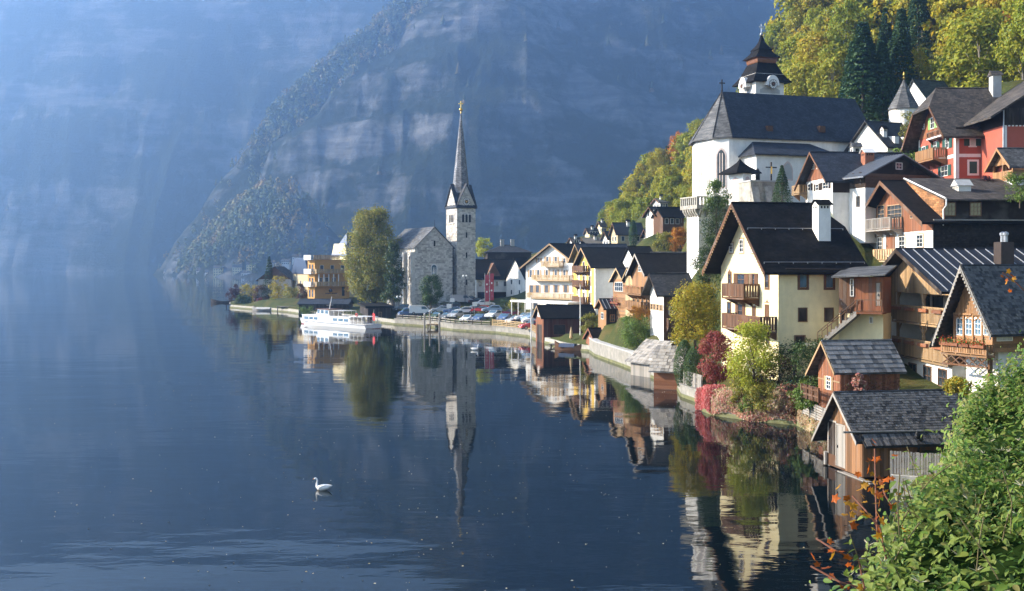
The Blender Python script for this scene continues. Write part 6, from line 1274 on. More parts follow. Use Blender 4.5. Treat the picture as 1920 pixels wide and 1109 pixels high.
def car(style, paint, label, pos, rz, group='cars parked by the lake church'):
    L, H, prof, gl = car_meshes(style); r = thing('parked_car', label, 'van' if style == 'van' else 'car', pos, rz, group); k = (style, paint)
    w = .86
    if k not in CAR_ME:
        mb = MB(); n = len(prof)
        for y, ins in ((-w, 0), (w, 0)):
            for x, z in prof: mb.v.append((x, y*(1 if z < 1.0 else .86), z))
        mb.f = [tuple(range(n)), tuple(range(2*n-1, n-1, -1))]+[(i, n+i, n+(i+1) % n, (i+1) % n) for i in range(n)]; CAR_ME[k] = mb.mesh('car_body', CARP[paint])
        g = MB(); m_ = len(gl)
        for sg in (-1, 1): g.prism(gl, sg*(w*.93)-.02, sg*(w*.93)+.02, 'y')
        CAR_ME[style, 'g'] = None
        wh = MB().tube((0, -.1, 0), (0, .1, 0), .31, .31, 14); CAR_ME['tyre'] = wh.mesh('tyre', M_TYRE); CAR_ME['rim'] = MB().tube((0, -.11, 0), (0, .11, 0), .19, .19, 10).mesh('rim', M_STEEL)
    obj('body', CAR_ME[k], r)
    for sg in (-1, 1):
        MB().prism([(x, z) for x, z in gl], sg*w*.9-.03*sg, sg*(w*.9+.035), 'y').build('side_glass', G_BLUE, r)
        for x in (-L*.31, L*.31):
            o = obj('wheel', CAR_ME['tyre'], r, (x, sg*(w-.08), .31)); obj('rim', CAR_ME['rim'], o)
        piece('headlight', r, M_LAMP, (L/2-.03, sg*.6, .68), (.1, .3, .14)); piece('tail_light', r, M_TAIL, (-L/2+.02, sg*.66, .78), (.1, .2, .2))
    front = [p for p in prof if p[0] > -.5 and p[1] > .9]; a = max(front, key=lambda p: p[1]-.0001*p[0]*-1); fr = sorted([p for p in prof if p[1] > .9 and p[0] > 0 or p[1] > 1.3], key=lambda p: p[0])
    top = [p for p in prof if p[1] > 1.3][-1]; low = [p for p in prof if p[0] > top[0] and p[1] < 1.3][0]; ws = ((top[0]+low[0])/2, (top[1]+low[1])/2); ln = math.hypot(low[0]-top[0], top[1]-low[1])
    piece('windscreen', r, G_BLUE, (ws[0]+.02, 0, ws[1]+.015), (ln*.86, w*1.5, .03), (0, math.atan2(top[1]-low[1], low[0]-top[0]), 0))
    piece('number_plate', r, M_LAMP, (L/2+.012, 0, .48), (.03, .5, .11)); return r
def gz(x, y): return float(ground_z(np.array([x]), np.array([y]))[0])
CARS = [('hatch', 'silver', 'silver hatchback nearest the landing stage', 822, 606), ('saloon', 'white', 'white saloon second from the landing stage', 845, 607), ('saloon', 'blue', 'dark blue saloon left of the white front row hatchback', 868, 608), ('hatch', 'white', 'white hatchback in the front row behind the dark rail', 892, 609),
        ('saloon', 'blue', 'blue saloon right of the white front row hatchback', 914, 610), ('saloon', 'silver', 'silver blue saloon at the start of the pale fence', 936, 611), ('hatch', 'maroon', 'crimson hatchback at the pale fence', 950, 613), ('saloon', 'lightblue', 'light blue car beside the crimson hatchback', 965, 615), ('hatch', 'grey', 'dark grey hatchback at the end of the front row', 979, 617), ('hatch', 'black', 'black car last in the front row by the boathouse', 991, 622),
        ('saloon', 'grey', 'grey car in the front row behind the landing posts', 808, 604), ('hatch', 'green', 'dark green hatchback left of the landing posts', 788, 602)]
CAR_TODO = CARS
CARS2 = [('van', 'white', 'white delivery van by the round tree', 788, 585, 10, 236), ('hatch', 'grey', 'grey estate left of the white delivery van', 753, 582, 190, 244), ('hatch', 'black', 'black estate car below the church wall', 846, 579, 190, 240), ('van', 'silver', 'silver van close under the church tower', 866, 575, 15, 246), ('hatch', 'white', 'white people carrier in the middle row', 870, 588, 190, 226), ('saloon', 'grey', 'grey saloon beside the people carrier', 890, 587, 200, 227), ('hatch', 'red', 'bright red car in the middle row', 902, 588, 170, 224), ('saloon', 'black', 'black car behind the red one', 898, 578, 10, 244),
         ('hatch', 'white', 'white car by the terrace columns', 987, 598, 190, 194), ('hatch', 'white', 'white car behind the mast near the boathouse', 1000, 600, 190, 190), ('hatch', 'red', 'red car half hidden by the terrace row', 996, 607, 200, 186), ('saloon', 'grey', 'grey car parked under the round tree', 815, 583, 160, 240), ('saloon', 'black', 'dark car between church and flags', 880, 578, 185, 248),
         ('hatch', 'blue', 'blue hatchback left of the people carrier', 848, 590, 185, 228), ('saloon', 'silver', 'silver saloon in the middle row by the lamp', 828, 588, 188, 232), ('hatch', 'maroon', 'wine red hatchback behind the terrace tree', 955, 594, 175, 212), ('saloon', 'white', 'white saloon left of the banners', 908, 582, 10, 238), ('hatch', 'lightblue', 'pale blue hatchback right of the red car', 922, 590, 188, 221), ('saloon', 'grey', 'grey saloon before the terrace columns', 972, 602, 190, 199), ('van', 'blue', 'dark blue van beside the kiosk', 768, 590, 200, 236)]
def parking():
    for k, (st, pt, lab, px, py) in enumerate(CARS):
        D = 12; t = (px-790)/(991-790); sh = Vector(onz(px, 0 if False else np.interp(px, [740, 800, 850, 930, 990, 1012], [609, 613, 620, 625, 632, 641])).xy); p = sh+INL*3.6
        car(st, pt, lab, (p.x, p.y, gz(p.x, p.y)+.12), R(215+rnd.uniform(-3, 3)+(8 if px > 930 else 30)))
    for st, pt, lab, px, py, rz, D in CARS2:
        p = at(px, py, D); car(st, pt, lab, (p.x, p.y, gz(p.x, p.y)+.12), R(rz))
for nm, D0 in (('p', 0),):
    for px, py, D in ((745, 583, 245), (800, 582, 240), (860, 580, 238), (900, 586, 228), (880, 596, 216), (930, 600, 210), (985, 604, 190), (840, 600, 222), (960, 598, 204), (760, 596, 236), (700, 585, 262), (640, 575, 285)): ctrl(px, py, D)

def street_things():
    # red banners
    for px, lab in ((913, 'left one of the two tall red banners by the arcade'), (922, 'right one of the two tall red banners by the arcade')):
        c = at(px, 590, 236); r = thing('red_banner', lab, 'banner', (c.x, c.y, gz(c.x, c.y)), 0, 'red banners'); MB().tube((-.45, 0, 0), (-.45, 0, 7), .06, .05, 8).build('pole', M_STEEL, r)
        b = MB()
        for k in range(8): z0, z1 = .9+k*.72, .9+(k+1)*.72; b.quad((-.4, .06*math.sin(k), z0), (.45, .1*math.cos(k*1.3), z0), (.45, .1*math.cos((k+1)*1.3), z1), (-.4, .06*math.sin(k+1), z1))
        b.build('cloth', plain('banner_red', (.36, .05, .07), .7), r)
        for z in (4.6, 3.0): MB().lathe([(.01, z-.22), (.2, z-.1), (.2, z+.1), (.01, z+.22)], 6, (.0, -.02)).build('emblem', M_TRIM, r).scale = (1, .3, 1)
    for px, py, D, h, lab in ((872, 575, 243, 6.5, 'slim street lamp in front of the church tower'), (748, 585, 238, 4, 'short lamp post by the dark kiosk')):
        c = at(px, py, D); r = thing('street_lamp', lab, 'lamp', (c.x, c.y, gz(c.x, c.y)), 0, 'street lamps'); MB().tube((0, 0, -.2), (0, 0, h), .08, .05, 8).build('pole', M_IRON, r)
        for s in (-.35, .35): MB().lathe([(.03, h-.25), (.2, h-.1), (.22, h+.15), (.08, h+.3)], 10, (s, 0)).build('lamp_globe', M_TRIM, r); piece('bracket', r, M_IRON, (s/2, 0, h-.2), (.35, .05, .05))
    for px, D, h, z, lab in ((1088, 163, 8.5, 0, 'tall slim white flagpole beside the red boathouse'), (996, 181, 6.5, 1, 'white mast with a hung white cloth at the quay corner')):
        c = at(px, 600, D); r = thing('flagpole', lab, 'flagpole', (c.x, c.y, .8), 0); MB().tube((0, 0, -1), (0, 0, h), .11, .07, 8).build('pole', M_TRIM, r); MB().lathe([(.02, h), (.12, h+.1), (.02, h+.22)], 8).build('ball', M_GOLD, r)
        if z: MB().prism([(0, h-2.5), (.5, h-2.6), (.35, h-5), (.05, h-4.6)], -.06, .06, 'y').build('cloth', M_TRIM, r)
    # closed parasols on the landing
    for k, (px, lab) in enumerate(((1071, 'folded tan parasol on the wooden landing'), (1099, 'folded dark parasol near the flagpole'))):
        c = at(px, 640, 160); r = thing('parasol', lab, 'parasol', (c.x, c.y, .5), 0, 'folded parasols'); MB().tube((0, 0, 0), (0, 0, 2.7), .04, .04, 6).build('pole', M_STEEL, r); MB().lathe([(.1, .9), (.26, 1.1), (.2, 1.9), (.05, 2.7)], 8).build('folded_canopy', W_PALE if k == 0 else M_GREY, r)
    # kiosk and boat shelter by the ferry
    k = House('dark_kiosk', 'dark timber landing kiosk with a window coloured as if lit behind the ferry stern', 'kiosk', 690, 608, 238, 12, pxL=675, pxR=733, eave=578, apex=None, ov=0); MB().box(0, k.L, 0, k.W, -1, k.hE).build('wall', W_DARK, k.root); MB().box(-.6, k.L+.6, -.8, k.W+.6, k.hE+.002, k.hE+.45).build('roof', T_BLACK, k.root)
    k.win('s', k.L*.45, k.L*.6, 1.3, 2.6, fm=M_TANSH, pane=M_YELLOW); k.planks('s', 0, k.L, -.5, k.hE, W_DARK, .35); k.door('s', k.L*.1, k.L*.3, -.4, 2.0, W_BROWN)  # yellow pane colour stands for light inside the kiosk
    s = House('boat_shelter', 'long black roofed boat shelter under the ochre villa', 'shelter', 560, 588, 272, -6, W=5, pxR=652, eave=569, apex=(None, 561), ov=0, foot=False); s.walls([(-1.5, s.hE, W_DARK)], None); s.roof(T_SHADE, oe=.4, x0=-.4, ob=.4); s.planks('s', 0, s.L, -1, s.hE, W_DARK, .5)
    lw = at(1148, 582, 240)
    for px, py, D, lab in ((842, 604, 214, 'white notice board beside the landing stage'), (848, 584, 232, 'small white parking sign under the round tree'), (890, 592, 222, 'white parking sign before the red car')):
        c = at(px, py, D); r = thing('notice_board', lab, 'sign', (c.x, c.y, gz(c.x, c.y)), 0, 'signs in the parking'); MB().tube((0, 0, 0), (0, 0, 2.6), .04, .04, 6).build('post', M_STEEL, r); piece('panel', r, M_TRIM, (0, -.06, 2.2), (.95, .05, .8))
street_things()

def swan(label, px, py, s, rz):
    c = onz(px, py); r = thing('swan', label, 'swan', (c.x, c.y, 0), rz, 'swans on the lake'); m = plain('swan_feathers', (.82, .80, .77), .7, var=.08, scale=6)
    # one continuous body: stacked rings from tail over breast, neck and head
    spine = [(.62, 0.30, .02, .02), (.52, .27, .10, .05), (.34, .22, .20, .14), (.10, .17, .25, .20), (-.14, .14, .24, .20), (-.32, .15, .17, .17), (-.42, .24, .09, .10), (-.44, .36, .062, .062), (-.42, .48, .05, .05), (-.40, .60, .046, .046), (-.43, .70, .048, .05), (-.50, .745, .056, .06), (-.57, .735, .048, .048), (-.62, .715, .03, .03)]
    mb = MB(); n = 14; P = [Vector((x, 0, z)) for x, z, a, b in spine]
    for i, (x, z, a, b) in enumerate(spine):
        d = (P[min(i+1, len(P)-1)]-P[max(i-1, 0)]).normalized(); up = Vector((0, 1, 0)).cross(d).normalized()
        for k in range(n): t = 2*math.pi*k/n; mb.v.append(tuple(P[i]+Vector((0, 1, 0))*a*math.cos(t)+up*b*math.sin(t)))
    for i in range(len(spine)-1):
        for k in range(n): mb.f.append((i*n+k, i*n+(k+1) % n, (i+1)*n+(k+1) % n, (i+1)*n+k))
    mb.f += [tuple(range(n))[::-1], tuple(range((len(spine)-1)*n, len(spine)*n))]
    b = mb.build('body', m, r, smooth=True); MB().tube((-.61, 0, .715), (-.70, 0, .685), .03, .012, 8).build('bill', plain('bill_orange', (.65, .22, .03), .5), r); MB().tube((-.585, 0, .735), (-.625, 0, .74), .032, .026, 8).build('face_knob', M_IRON, r)
    for sg in (-1, 1):
        wv = MB()
        for i in range(7):
            t = i/6; x = -.22+.78*t; hh = .11*math.sin(math.pi*min(1, .15+t*.85))+.01; wv.v += [(x, sg*(.215*(1-.75*t*t)+.02), .16+.14*t+hh), (x, sg*(.235*(1-.75*t*t)+.035), .14+.13*t), (x, sg*(.20*(1-.75*t*t)+.01), .10+.15*t-hh*.4)]
        for i in range(6):
            for k in range(2): wv.f.append((i*3+k, i*3+3+k, i*3+4+k, i*3+1+k))
        wv.build('wing', m, r, smooth=True); piece('eye', r, M_IRON, (-.53, sg*.05, .755), (.018, .01, .018))
    for o in r.children: o.scale = tuple(q*s for q in o.scale); o.location = Vector(o.location)*s
swan('white swan swimming alone in the open foreground water', 606, 919, .82, R(-8)); swan('small distant swan below the parking quay', 890, 657, 1.0, R(170))
def terrain():
    # shore rim and slopes
    nrm = Vector((-INL.y, INL.x))
    for p in SHORE[:-3]: CTRL.append((p.x, p.y, 0.9)); q = p+INL*3; CTRL.append((q.x, q.y, 1.2))
    for px, py, D in ((1880, 700, 60), (1950, 500, 60), (1900, 560, 20), (2000, 640, 10), (1700, 760, 66), (1640, 752, 76), (1490, 655, 92), (1560, 660, 92)): ctrl(px, py, D)
    # the wooded hill
    for px, py, D in HILL: ctrl(px, py, D)
    S = [SHORE[0]]
    for a, b in zip(SHORE, SHORE[1:]):
        n = max(1, int((b-a).length/3.0)); S += [a+(b-a)*((k+1)/n) for k in range(n)]
    T = np.concatenate([[0, .4], np.linspace(2, 60, 24), 60*np.power(420/60, np.linspace(0, 1, 26))[1:]])
    P = np.array([[p.x, p.y] for p in S]); X = P[:, None, 0]+INL.x*T[None, :]; Y = P[:, None, 1]+INL.y*T[None, :]
    Z = ground_z(X, Y)+(fbm(X/7, Y/7, 3)-.5)*.5; Z[:, 0] = .55; Z[:, 1] = np.minimum(Z[:, 1], 1.0)
    V = np.stack([X, Y, Z], -1).reshape(-1, 3); n, k = Z.shape
    i = (np.arange(n-1)[:, None]*k+np.arange(k-1)).ravel(); Fq = np.stack([i, i+1, i+k+1, i+k], -1)
    g = NG('hillside_ground'); v = g.coord(); f = g.noise(v, .25, 6, .65); geo = g.add('ShaderNodeNewGeometry'); sp = g.add('ShaderNodeSeparateXYZ', i_0=geo.outputs['Normal'])
    grass = g.ramp(f, [(.3, (.03, .04, .012)), (.5, (.06, .07, .02)), (.7, (.11, .085, .03))]); rock = g.ramp(g.noise(v, .8, 6, .7), [(.3, (.12, .11, .09)), (.7, (.34, .31, .26))])
    st = g.ramp(g.math('ADD', sp.outputs[2], g.math('MULTIPLY', f, .3)), [(.40, (.5, .5, .5)), (.6, (0, 0, 0))])
    g.put(g.b.inputs['Base Color'], g.mix(st, grass, rock)); g.b.inputs['Roughness'].default_value = .95; g.b.inputs['Specular IOR Level'].default_value = .1
    g.put(g.b.inputs['Normal'], g.bump(g.noise(v, 2.2, 6, .7), .8, .3))
    tag(obj('hillside', np_mesh('hillside', V, Fq, g.m, True)), 'steep village hillside rising from the shore', None, None, 'structure')
HILL = [(1130, 470, 400), (1200, 400, 390), (1250, 340, 370), (1300, 312, 350), (1380, 275, 330), (1450, 225, 310), (1530, 45, 290), (1650, -60, 270), (1800, -120, 250), (2000, -200, 230), (2300, -250, 200),
        (1650, 215, 175), (1760, 190, 165), (1900, 150, 150), (2050, 150, 130), (1600, 130, 215), (1750, 60, 205), (1950, 20, 190), (1500, 195, 230), (1400, 300, 230), (1330, 380, 240), (1270, 430, 260), (1180, 470, 300), (1120, 495, 380), (2100, 330, 90), (2050, 480, 75), (2000, 380, 95), (1080, 498, 520), (900, 499, 600), (950, 522, 330), (900, 520, 380), (1000, 515, 330), (1010, 510, 420), (850, 530, 300), (1040, 498, 320), (930, 530, 300), (800, 530, 320), (750, 530, 340), (980, 560, 262), (992, 582, 226), (960, 580, 235), (940, 575, 245)]
terrain()
parking()
# ------------------------------------------------------------------ trees, shrubs, ivy
def rotq(V, rs):
    """random rotation frames for n leaves"""
    n = len(V); a = rs.normal(size=(n, 3)); a /= np.linalg.norm(a, axis=1)[:, None]; return a
def leaves_mesh(name, P, N, size, m, rs, aspect=.62, fold=.18):
    """folded diamond leaves at P with normals N"""
    n = len(P); N = N/np.linalg.norm(N, axis=1)[:, None]; t = rs.normal(size=(n, 3)); t -= (t*N).sum(1)[:, None]*N; t /= np.linalg.norm(t, axis=1)[:, None]; b = np.cross(N, t)
    s = (size*rs.uniform(.6, 1.35, n))[:, None]
    V = np.stack([P-t*s*.5, P+b*s*aspect*.5+N*s*fold, P+t*s*.5, P-b*s*aspect*.5+N*s*fold], 1).reshape(-1, 3); i = np.arange(n)*4
    Fq = np.concatenate([np.stack([i, i+1, i+2], -1), np.stack([i, i+2, i+3], -1)]); return np_mesh(name, V, Fq, m)
def crown_pts(H, Rd, n, rs, lobes=14, z0=.3, shape='oval'):
    """leaf points on the skins of many small lobes that fill one crown"""
    C_ = []; lobes = lobes*3
    for k in range(lobes):
        t = rs.uniform(0, 1); z = z0+(1-z0)*(.06+t*.86)
        w = {'oval': math.sin(math.pi*min(.95, .14+t*.80))**.75, 'tall': (1-t)**.55*.85+.15, 'round': math.sin(math.pi*min(.92, .2+t*.70))**.55, 'vase': .40+.60*math.sin(math.pi*min(.92, .05+t*.80))**.8}[shape]
        a = rs.uniform(0, 6.28); q = Rd*w*(.15+.72*rs.rand()**.6); C_.append((q*math.cos(a), q*math.sin(a), z*H, Rd*rs.uniform(.20, .36)*(.6+.4*w)))
    C_ = np.array(C_); k = rs.randint(0, lobes, n); d = rs.normal(size=(n, 3)); d /= np.linalg.norm(d, axis=1)[:, None]; d[:, 2] = d[:, 2]*.9+.12
    r = C_[k, 3]*np.where(rs.rand(n) < .2, rs.uniform(.9, 1.5, n), rs.uniform(.5, 1.05, n)); P = C_[k, :3]+d*r[:, None]; out = P*np.array([1, 1, 0])/Rd; N = d*.8+out*.5+rs.normal(size=(n, 3))*.5+np.array([0, 0, .3]); return P, N, C_
def trunk_mesh(name, H, r, lobes, m, rs, limbs=8):
    mb = MB(); top = Vector((rs.normal()*.03*H, rs.normal()*.03*H, H*.62)); pts = [Vector((0, 0, -.6)), Vector((rs.normal()*.01*H, rs.normal()*.01*H, H*.3)), top]
    mb.tube(pts[0], pts[1], r*1.15, r*.75, 8, False); mb.tube(pts[1], pts[2], r*.75, r*.35, 8, False)
    for k in range(min(limbs, len(lobes))):
        c = Vector(lobes[k][:3]); st = pts[0].lerp(pts[1], .6).lerp(top, min(1, max(.1, (c.z/H-.15)))) if c.z > H*.25 else pts[1]; mid = st.lerp(c, .5)+Vector((0, 0, .04*H)); mb.tube(st, mid, r*.34, r*.22, 6, False); mb.tube(mid, c, r*.22, r*.06, 6, False)
    return mb.mesh(name, m)
M_BARK = plain('tree_bark', (.10, .075, .055), .9, var=.4, scale=6, bump=.6, stretch=(1, 1, .25)); M_BARKP = plain('pale_bark', (.26, .23, .19), .9, var=.4, scale=5, bump=.5, stretch=(1, 1, .25))
LEAF = dict(yg=leafm('beech_leaves', [(.26, .31, .03), (.38, .38, .035), (.48, .42, .035), (.30, .32, .035)]), gold=leafm('gold_leaves', [(.50, .40, .03), (.42, .38, .035), (.34, .32, .03), (.54, .36, .025)]), orange=leafm('orange_leaves', [(.58, .22, .02), (.50, .25, .025), (.52, .16, .015)]),
            spruce=leafm('spruce_needles', [(.05, .10, .035), (.075, .135, .045), (.04, .08, .035)], .2, .3), dark=leafm('dark_leaves', [(.03, .07, .015), (.05, .10, .022), (.08, .13, .03)], .25, .35, .5, False), red=leafm('crimson_leaves', [(.32, .05, .05), (.44, .10, .09), (.24, .03, .04), (.5, .2, .14), (.2, .1, .05)], .4, .3, .5, False),
            lime=leafm('lime_leaves', [(.42, .46, .05), (.58, .56, .08), (.30, .38, .04), (.50, .48, .06)], .5, .3, .5, False), maple=leafm('maple_leaves', [(.48, .37, .03), (.38, .35, .04), (.28, .30, .03), (.52, .36, .03)], .45, .35, .5, False), oldgreen=leafm('old_green_leaves', [(.24, .26, .04), (.34, .31, .05), (.18, .21, .04), (.42, .34, .06)], .4, .4, .5, False),
            green=leafm('green_leaves', [(.10, .18, .03), (.15, .24, .04), (.20, .27, .05)], .35, .35, .5, False), purple=leafm('purple_leaves', [(.06, .02, .035), (.10, .03, .05), (.05, .03, .03)], .3, .3, .5, False), brown=leafm('brown_leaves', [(.12, .07, .03), (.16, .10, .04), (.07, .06, .02), (.18, .05, .03)], .3, .4, .5, False), ivy=leafm('ivy_leaves', [(.035, .07, .018), (.06, .10, .022), (.09, .13, .03), (.05, .08, .02)], .25, .35, .45, False),
            redivy=leafm('red_ivy_leaves', [(.50, .07, .08), (.60, .18, .16), (.38, .04, .05), (.62, .30, .24), (.45, .10, .09)], .35, .35, .5, False), paleivy=leafm('pale_ivy_leaves', [(.60, .42, .30), (.50, .46, .22), (.62, .30, .22), (.26, .28, .07), (.64, .50, .36)], .35, .35, .5, False),
            pink=leafm('pink_ivy_leaves', [(.55, .16, .14), (.62, .34, .26), (.40, .08, .08), (.60, .46, .34), (.22, .22, .06), (.62, .24, .18), (.55, .40, .30)], .35, .25, .5, False))
def tree(name, label, cat, base, H, Rd, n, leaf_, mat_, shape='oval', z0=.28, lobes=16, seed=1, group=None, bark=None, r=None):
    rs = np.random.RandomState(seed); P, N, Cc = crown_pts(H, Rd, n, rs, lobes, z0, shape); o = thing(name, label, cat, base, 0, group)
    obj('trunk', trunk_mesh('trunk', H, r or H*.02, Cc, bark or M_BARK, rs, 10), o); obj('crown', leaves_mesh('crown', P, N, leaf_, LEAF[mat_], rs), o); return o
def conifer_pts(H, Rd, n, rs):
    t = rs.rand(n)**.8; tiers = 15; z = (np.floor(t*tiers)+rs.uniform(0, .7, n))/tiers; rad = Rd*(1-z)**.85*(.35+.65*rs.rand(n)**.5)+.02; a = rs.randint(0, 9, n)*2*np.pi/9+np.floor(t*tiers)*1.7+rs.normal(size=n)*.22
    P = np.stack([np.cos(a)*rad, np.sin(a)*rad, H*(.08+.92*z)-rad*.35], -1); N = np.stack([np.cos(a)*.5, np.sin(a)*.5, np.full(n, .8)], -1)+rs.normal(size=(n, 3))*.35; return P, N
def conifer(name, label, base, H, Rd, n, leaf_, mat_='spruce', seed=1, cat='tree', group=None, column=False):
    rs = np.random.RandomState(seed); o = thing(name, label, cat, base, 0, group)
    if column:
        z = rs.rand(n)**.9; a = rs.rand(n)*6.283; prof = np.sin(np.pi*np.clip(.12+z*.86, 0, 1))**.6; rad = Rd*prof*(.8+.25*rs.rand(n)); P = np.stack([np.cos(a)*rad, np.sin(a)*rad, H*z], -1); N = np.stack([np.cos(a), np.sin(a), np.full(n, .5)], -1)+rs.normal(size=(n, 3))*.4
    else: P, N = conifer_pts(H, Rd, n, rs)
    obj('trunk', MB().tube((0, 0, -.6), (0, 0, H*.95), H*.018, .02, 7).mesh('trunk', M_BARK), o); obj('crown', leaves_mesh('crown', P, N, leaf_, LEAF[mat_], rs, .5), o); return o
def foot(px, py, D): p = at(px, py, D); return (p.x, p.y, p.z)

def garden_trees():
    tree('crimson_tree', 'crimson leaved small tree left of the lime yellow one', 'tree', foot(1343, 735, 93), 5.2, 1.95, 7000, .17, 'red', 'oval', .12, 18, 3)
    tree('lime_tree', 'bright yellow green small tree in front of the yellow house', 'tree', foot(1412, 750, 86), 6.2, 2.3, 7000, .18, 'lime', 'oval', .10, 22, 4)
    tree('golden_maple', 'golden maple left of the yellow house', 'tree', foot(1303, 672, 108), 7.6, 2.7, 8000, .22, 'maple', 'round', .18, 24, 5)
    conifer('dark_cypress', 'dark green column shaped thuja beside the crimson tree', foot(1283, 726, 103), 4.4, 1.0, 5000, .13, 'dark', 6, column=True); conifer('second_cypress', 'lower dark thuja right of the column shaped one', foot(1304, 728, 100), 3.8, 1.1, 4500, .13, 'dark', 7, column=True)
    for k, (px, py, D, H, Rd, mt, lab) in enumerate(((1455, 768, 86, 4.6, 1.9, 'brown', 'brown autumn shrub right of the lime tree'), (1488, 765, 85, 5.4, 2.0, 'dark', 'dark shrub in the shade of the yellow house'), (1523, 750, 83, 5.0, 1.7, 'ivy', 'dark green bush between yellow house and red hut'), (1432, 772, 84.5, 2.0, 1.6, 'oldgreen', 'low olive bush under the lime tree'), (1370, 765, 90, 1.4, 1.5, 'brown', 'low rusty bush above the pink ivy'), (1340, 758, 93, 1.3, 1.0, 'dark', 'small dark bush under the crimson tree'), (1478, 775, 84, 2.2, 1.2, 'pink', 'pale pink creeper bush at the wall corner'),
                                                     (1392, 772, 86.5, 2.4, 1.2, 'oldgreen', 'yellow green bush just above the red ivy'), (1408, 776, 85.5, 1.6, 1.0, 'green', 'small green bush on the wall below the lime tree'), (1462, 778, 84, 1.9, 1.1, 'paleivy', 'cream leaved creeper bush low on the garden wall'), (1498, 782, 82.5, 1.8, 1.0, 'brown', 'rusty creeper over the wall corner'), (1508, 772, 82, 2.6, 1.1, 'green', 'green bush above the rubble wall'), (1536, 800, 79, 1.2, .9, 'ivy', 'dark ivy clump on the rubble wall'), (1518, 768, 78, 1.3, 1.0, 'green', 'fresh green bush behind the horizontal fence'), (1590, 752, 75, 1.4, .8, 'lime', 'yellow green bush by the red hut wall'), (1612, 742, 72.8, 1.5, .45, 'pink', 'pale red climber on the red hut side'), (1796, 742, 62, .9, .8, 'maple', 'golden bush at the upper hedge edge'))):
        tree('garden_shrub', lab, 'shrub', foot(px, py, D), H, Rd, 2600, .15, mt, 'round', .05, 12, 20+k, 'garden shrubs')
    tree('green_shrub', 'light green rounded shrub by the narrow white house', 'shrub', foot(1190, 652, 133), 4.2, 2.3, 5000, .18, 'green', 'round', .05, 18, 41); tree('quay_bush', 'olive bush beside the flagpole', 'shrub', foot(1106, 632, 160), 3.5, 1.6, 2600, .2, 'oldgreen', 'round', .08, 12, 42)
    tree('wall_climber', 'orange flowering hedge above the light green shrub', 'shrub', foot(1200, 600, 133), 1.6, 1.5, 1300, .15, 'orange', 'round', .1, 8, 43)
    # by the churches
    tree('old_lime_tree', 'tall old green gold tree before the stone church nave', 'tree', foot(700, 578, 258), 24.5, 7.4, 34000, .42, 'oldgreen', 'oval', .05, 60, 51, r=.55); tree('hanging_tree', 'dark drooping tree against the lit nave wall', 'tree', foot(738, 580, 247), 15.5, 3.2, 7000, .36, 'ivy', 'tall', .08, 26, 52)
    tree('round_tree', 'dense dark round tree in front of the church gable', 'tree', foot(808, 586, 238), 8.4, 2.7, 7000, .26, 'dark', 'round', .14, 26, 53); tree('yellow_far_tree', 'bright yellow tree behind the church tower', 'tree', foot(908, 490, 300), 6.5, 3.0, 1800, .4, 'lime', 'round', .2, 10, 54); tree('arcade_shrub', 'dark shrub between the banners and the terrace', 'shrub', foot(945, 590, 226), 3.0, 1.6, 1500, .22, 'dark', 'round', .05, 10, 56); tree('terrace_tree', 'small clipped tree by the terrace columns', 'tree', foot(968, 597, 205), 3.6, 1.5, 1600, .22, 'oldgreen', 'round', .4, 10, 55)
    for k, (px, py, D, H, Rd, mt, lab) in enumerate(((440, 568, 326, 5.6, 2.6, 'purple', 'purple shrub at the tip of the point'), (468, 572, 324, 6.0, 3.2, 'maple', 'golden shrub second from the tip of the point'), (490, 570, 322, 5.4, 2.8, 'brown', 'brown shrub in the middle of the point'), (522, 570, 316, 8.0, 3.0, 'maple', 'tall amber shrub before the blue mansard'), (548, 572, 310, 5.6, 3.0, 'oldgreen', 'green shrub next to the villa terrace'), (566, 572, 304, 6.2, 1.8, 'brown', 'thin brownish tree close to the villa'), (487, 576, 312, 2.6, 1.0, 'red', 'small scarlet bush among the point shrubs'), (512, 577, 306, 2.5, 1.6, 'lime', 'pale green bush by the landing platform'), (456, 574, 318, 3.0, 2.6, 'dark', 'dark hedge along the point'))):
        tree('point_shrub', lab, 'shrub', foot(px, py, D), H, Rd, 1800, .36, mt, 'round', .06, 12, 60+k, 'shrubs on the point')
    conifer('point_spruce', 'single spruce rising from the point shrubs', foot(505, 560, 322), 12.5, 2.6, 2200, .45, 'spruce', 75)
    tree('lawn_bank_bush', 'low grey green bush on the bank beside the ferry bow', 'shrub', foot(575, 590, 268), 1.8, 2.4, 1200, .25, 'green', 'round', .05, 8, 76)
    # around the parish church
    conifer('churchyard_spruce', 'dark young spruce below the church terrace', foot(1466, 384, 118), 4.3, 1.3, 3200, .18, 'spruce', 80)
    tree('terrace_bush', 'bright green bush at the foot of the corner chapel', 'shrub', foot(1343, 396, 127), 3.6, 1.7, 3600, .18, 'green', 'round', .05, 12, 81); 
    for k, (px, py, D, H, Rd, lab) in enumerate(((1343, 470, 125, 6.4, 2.2, 'upper dark ivy mass hanging below the church terrace'), (1330, 560, 118, 7.0, 2.0, 'lower dark ivy thicket left of the black roof'), (1322, 620, 112, 4.5, 1.8, 'dark bush behind the golden maple'))):
        tree('ivy_thicket', lab, 'ivy', foot(px, py, D), H, Rd, 4500, .17, 'ivy', 'oval' if k < 2 else 'round', .02, 22, 84+k, 'ivy under the church')
    conifer('slope_cypress', 'slim dark cypress standing before the beige slope house', foot(1187, 464, 228), 5.6, .9, 1600, .26, 'spruce', 90, column=True)
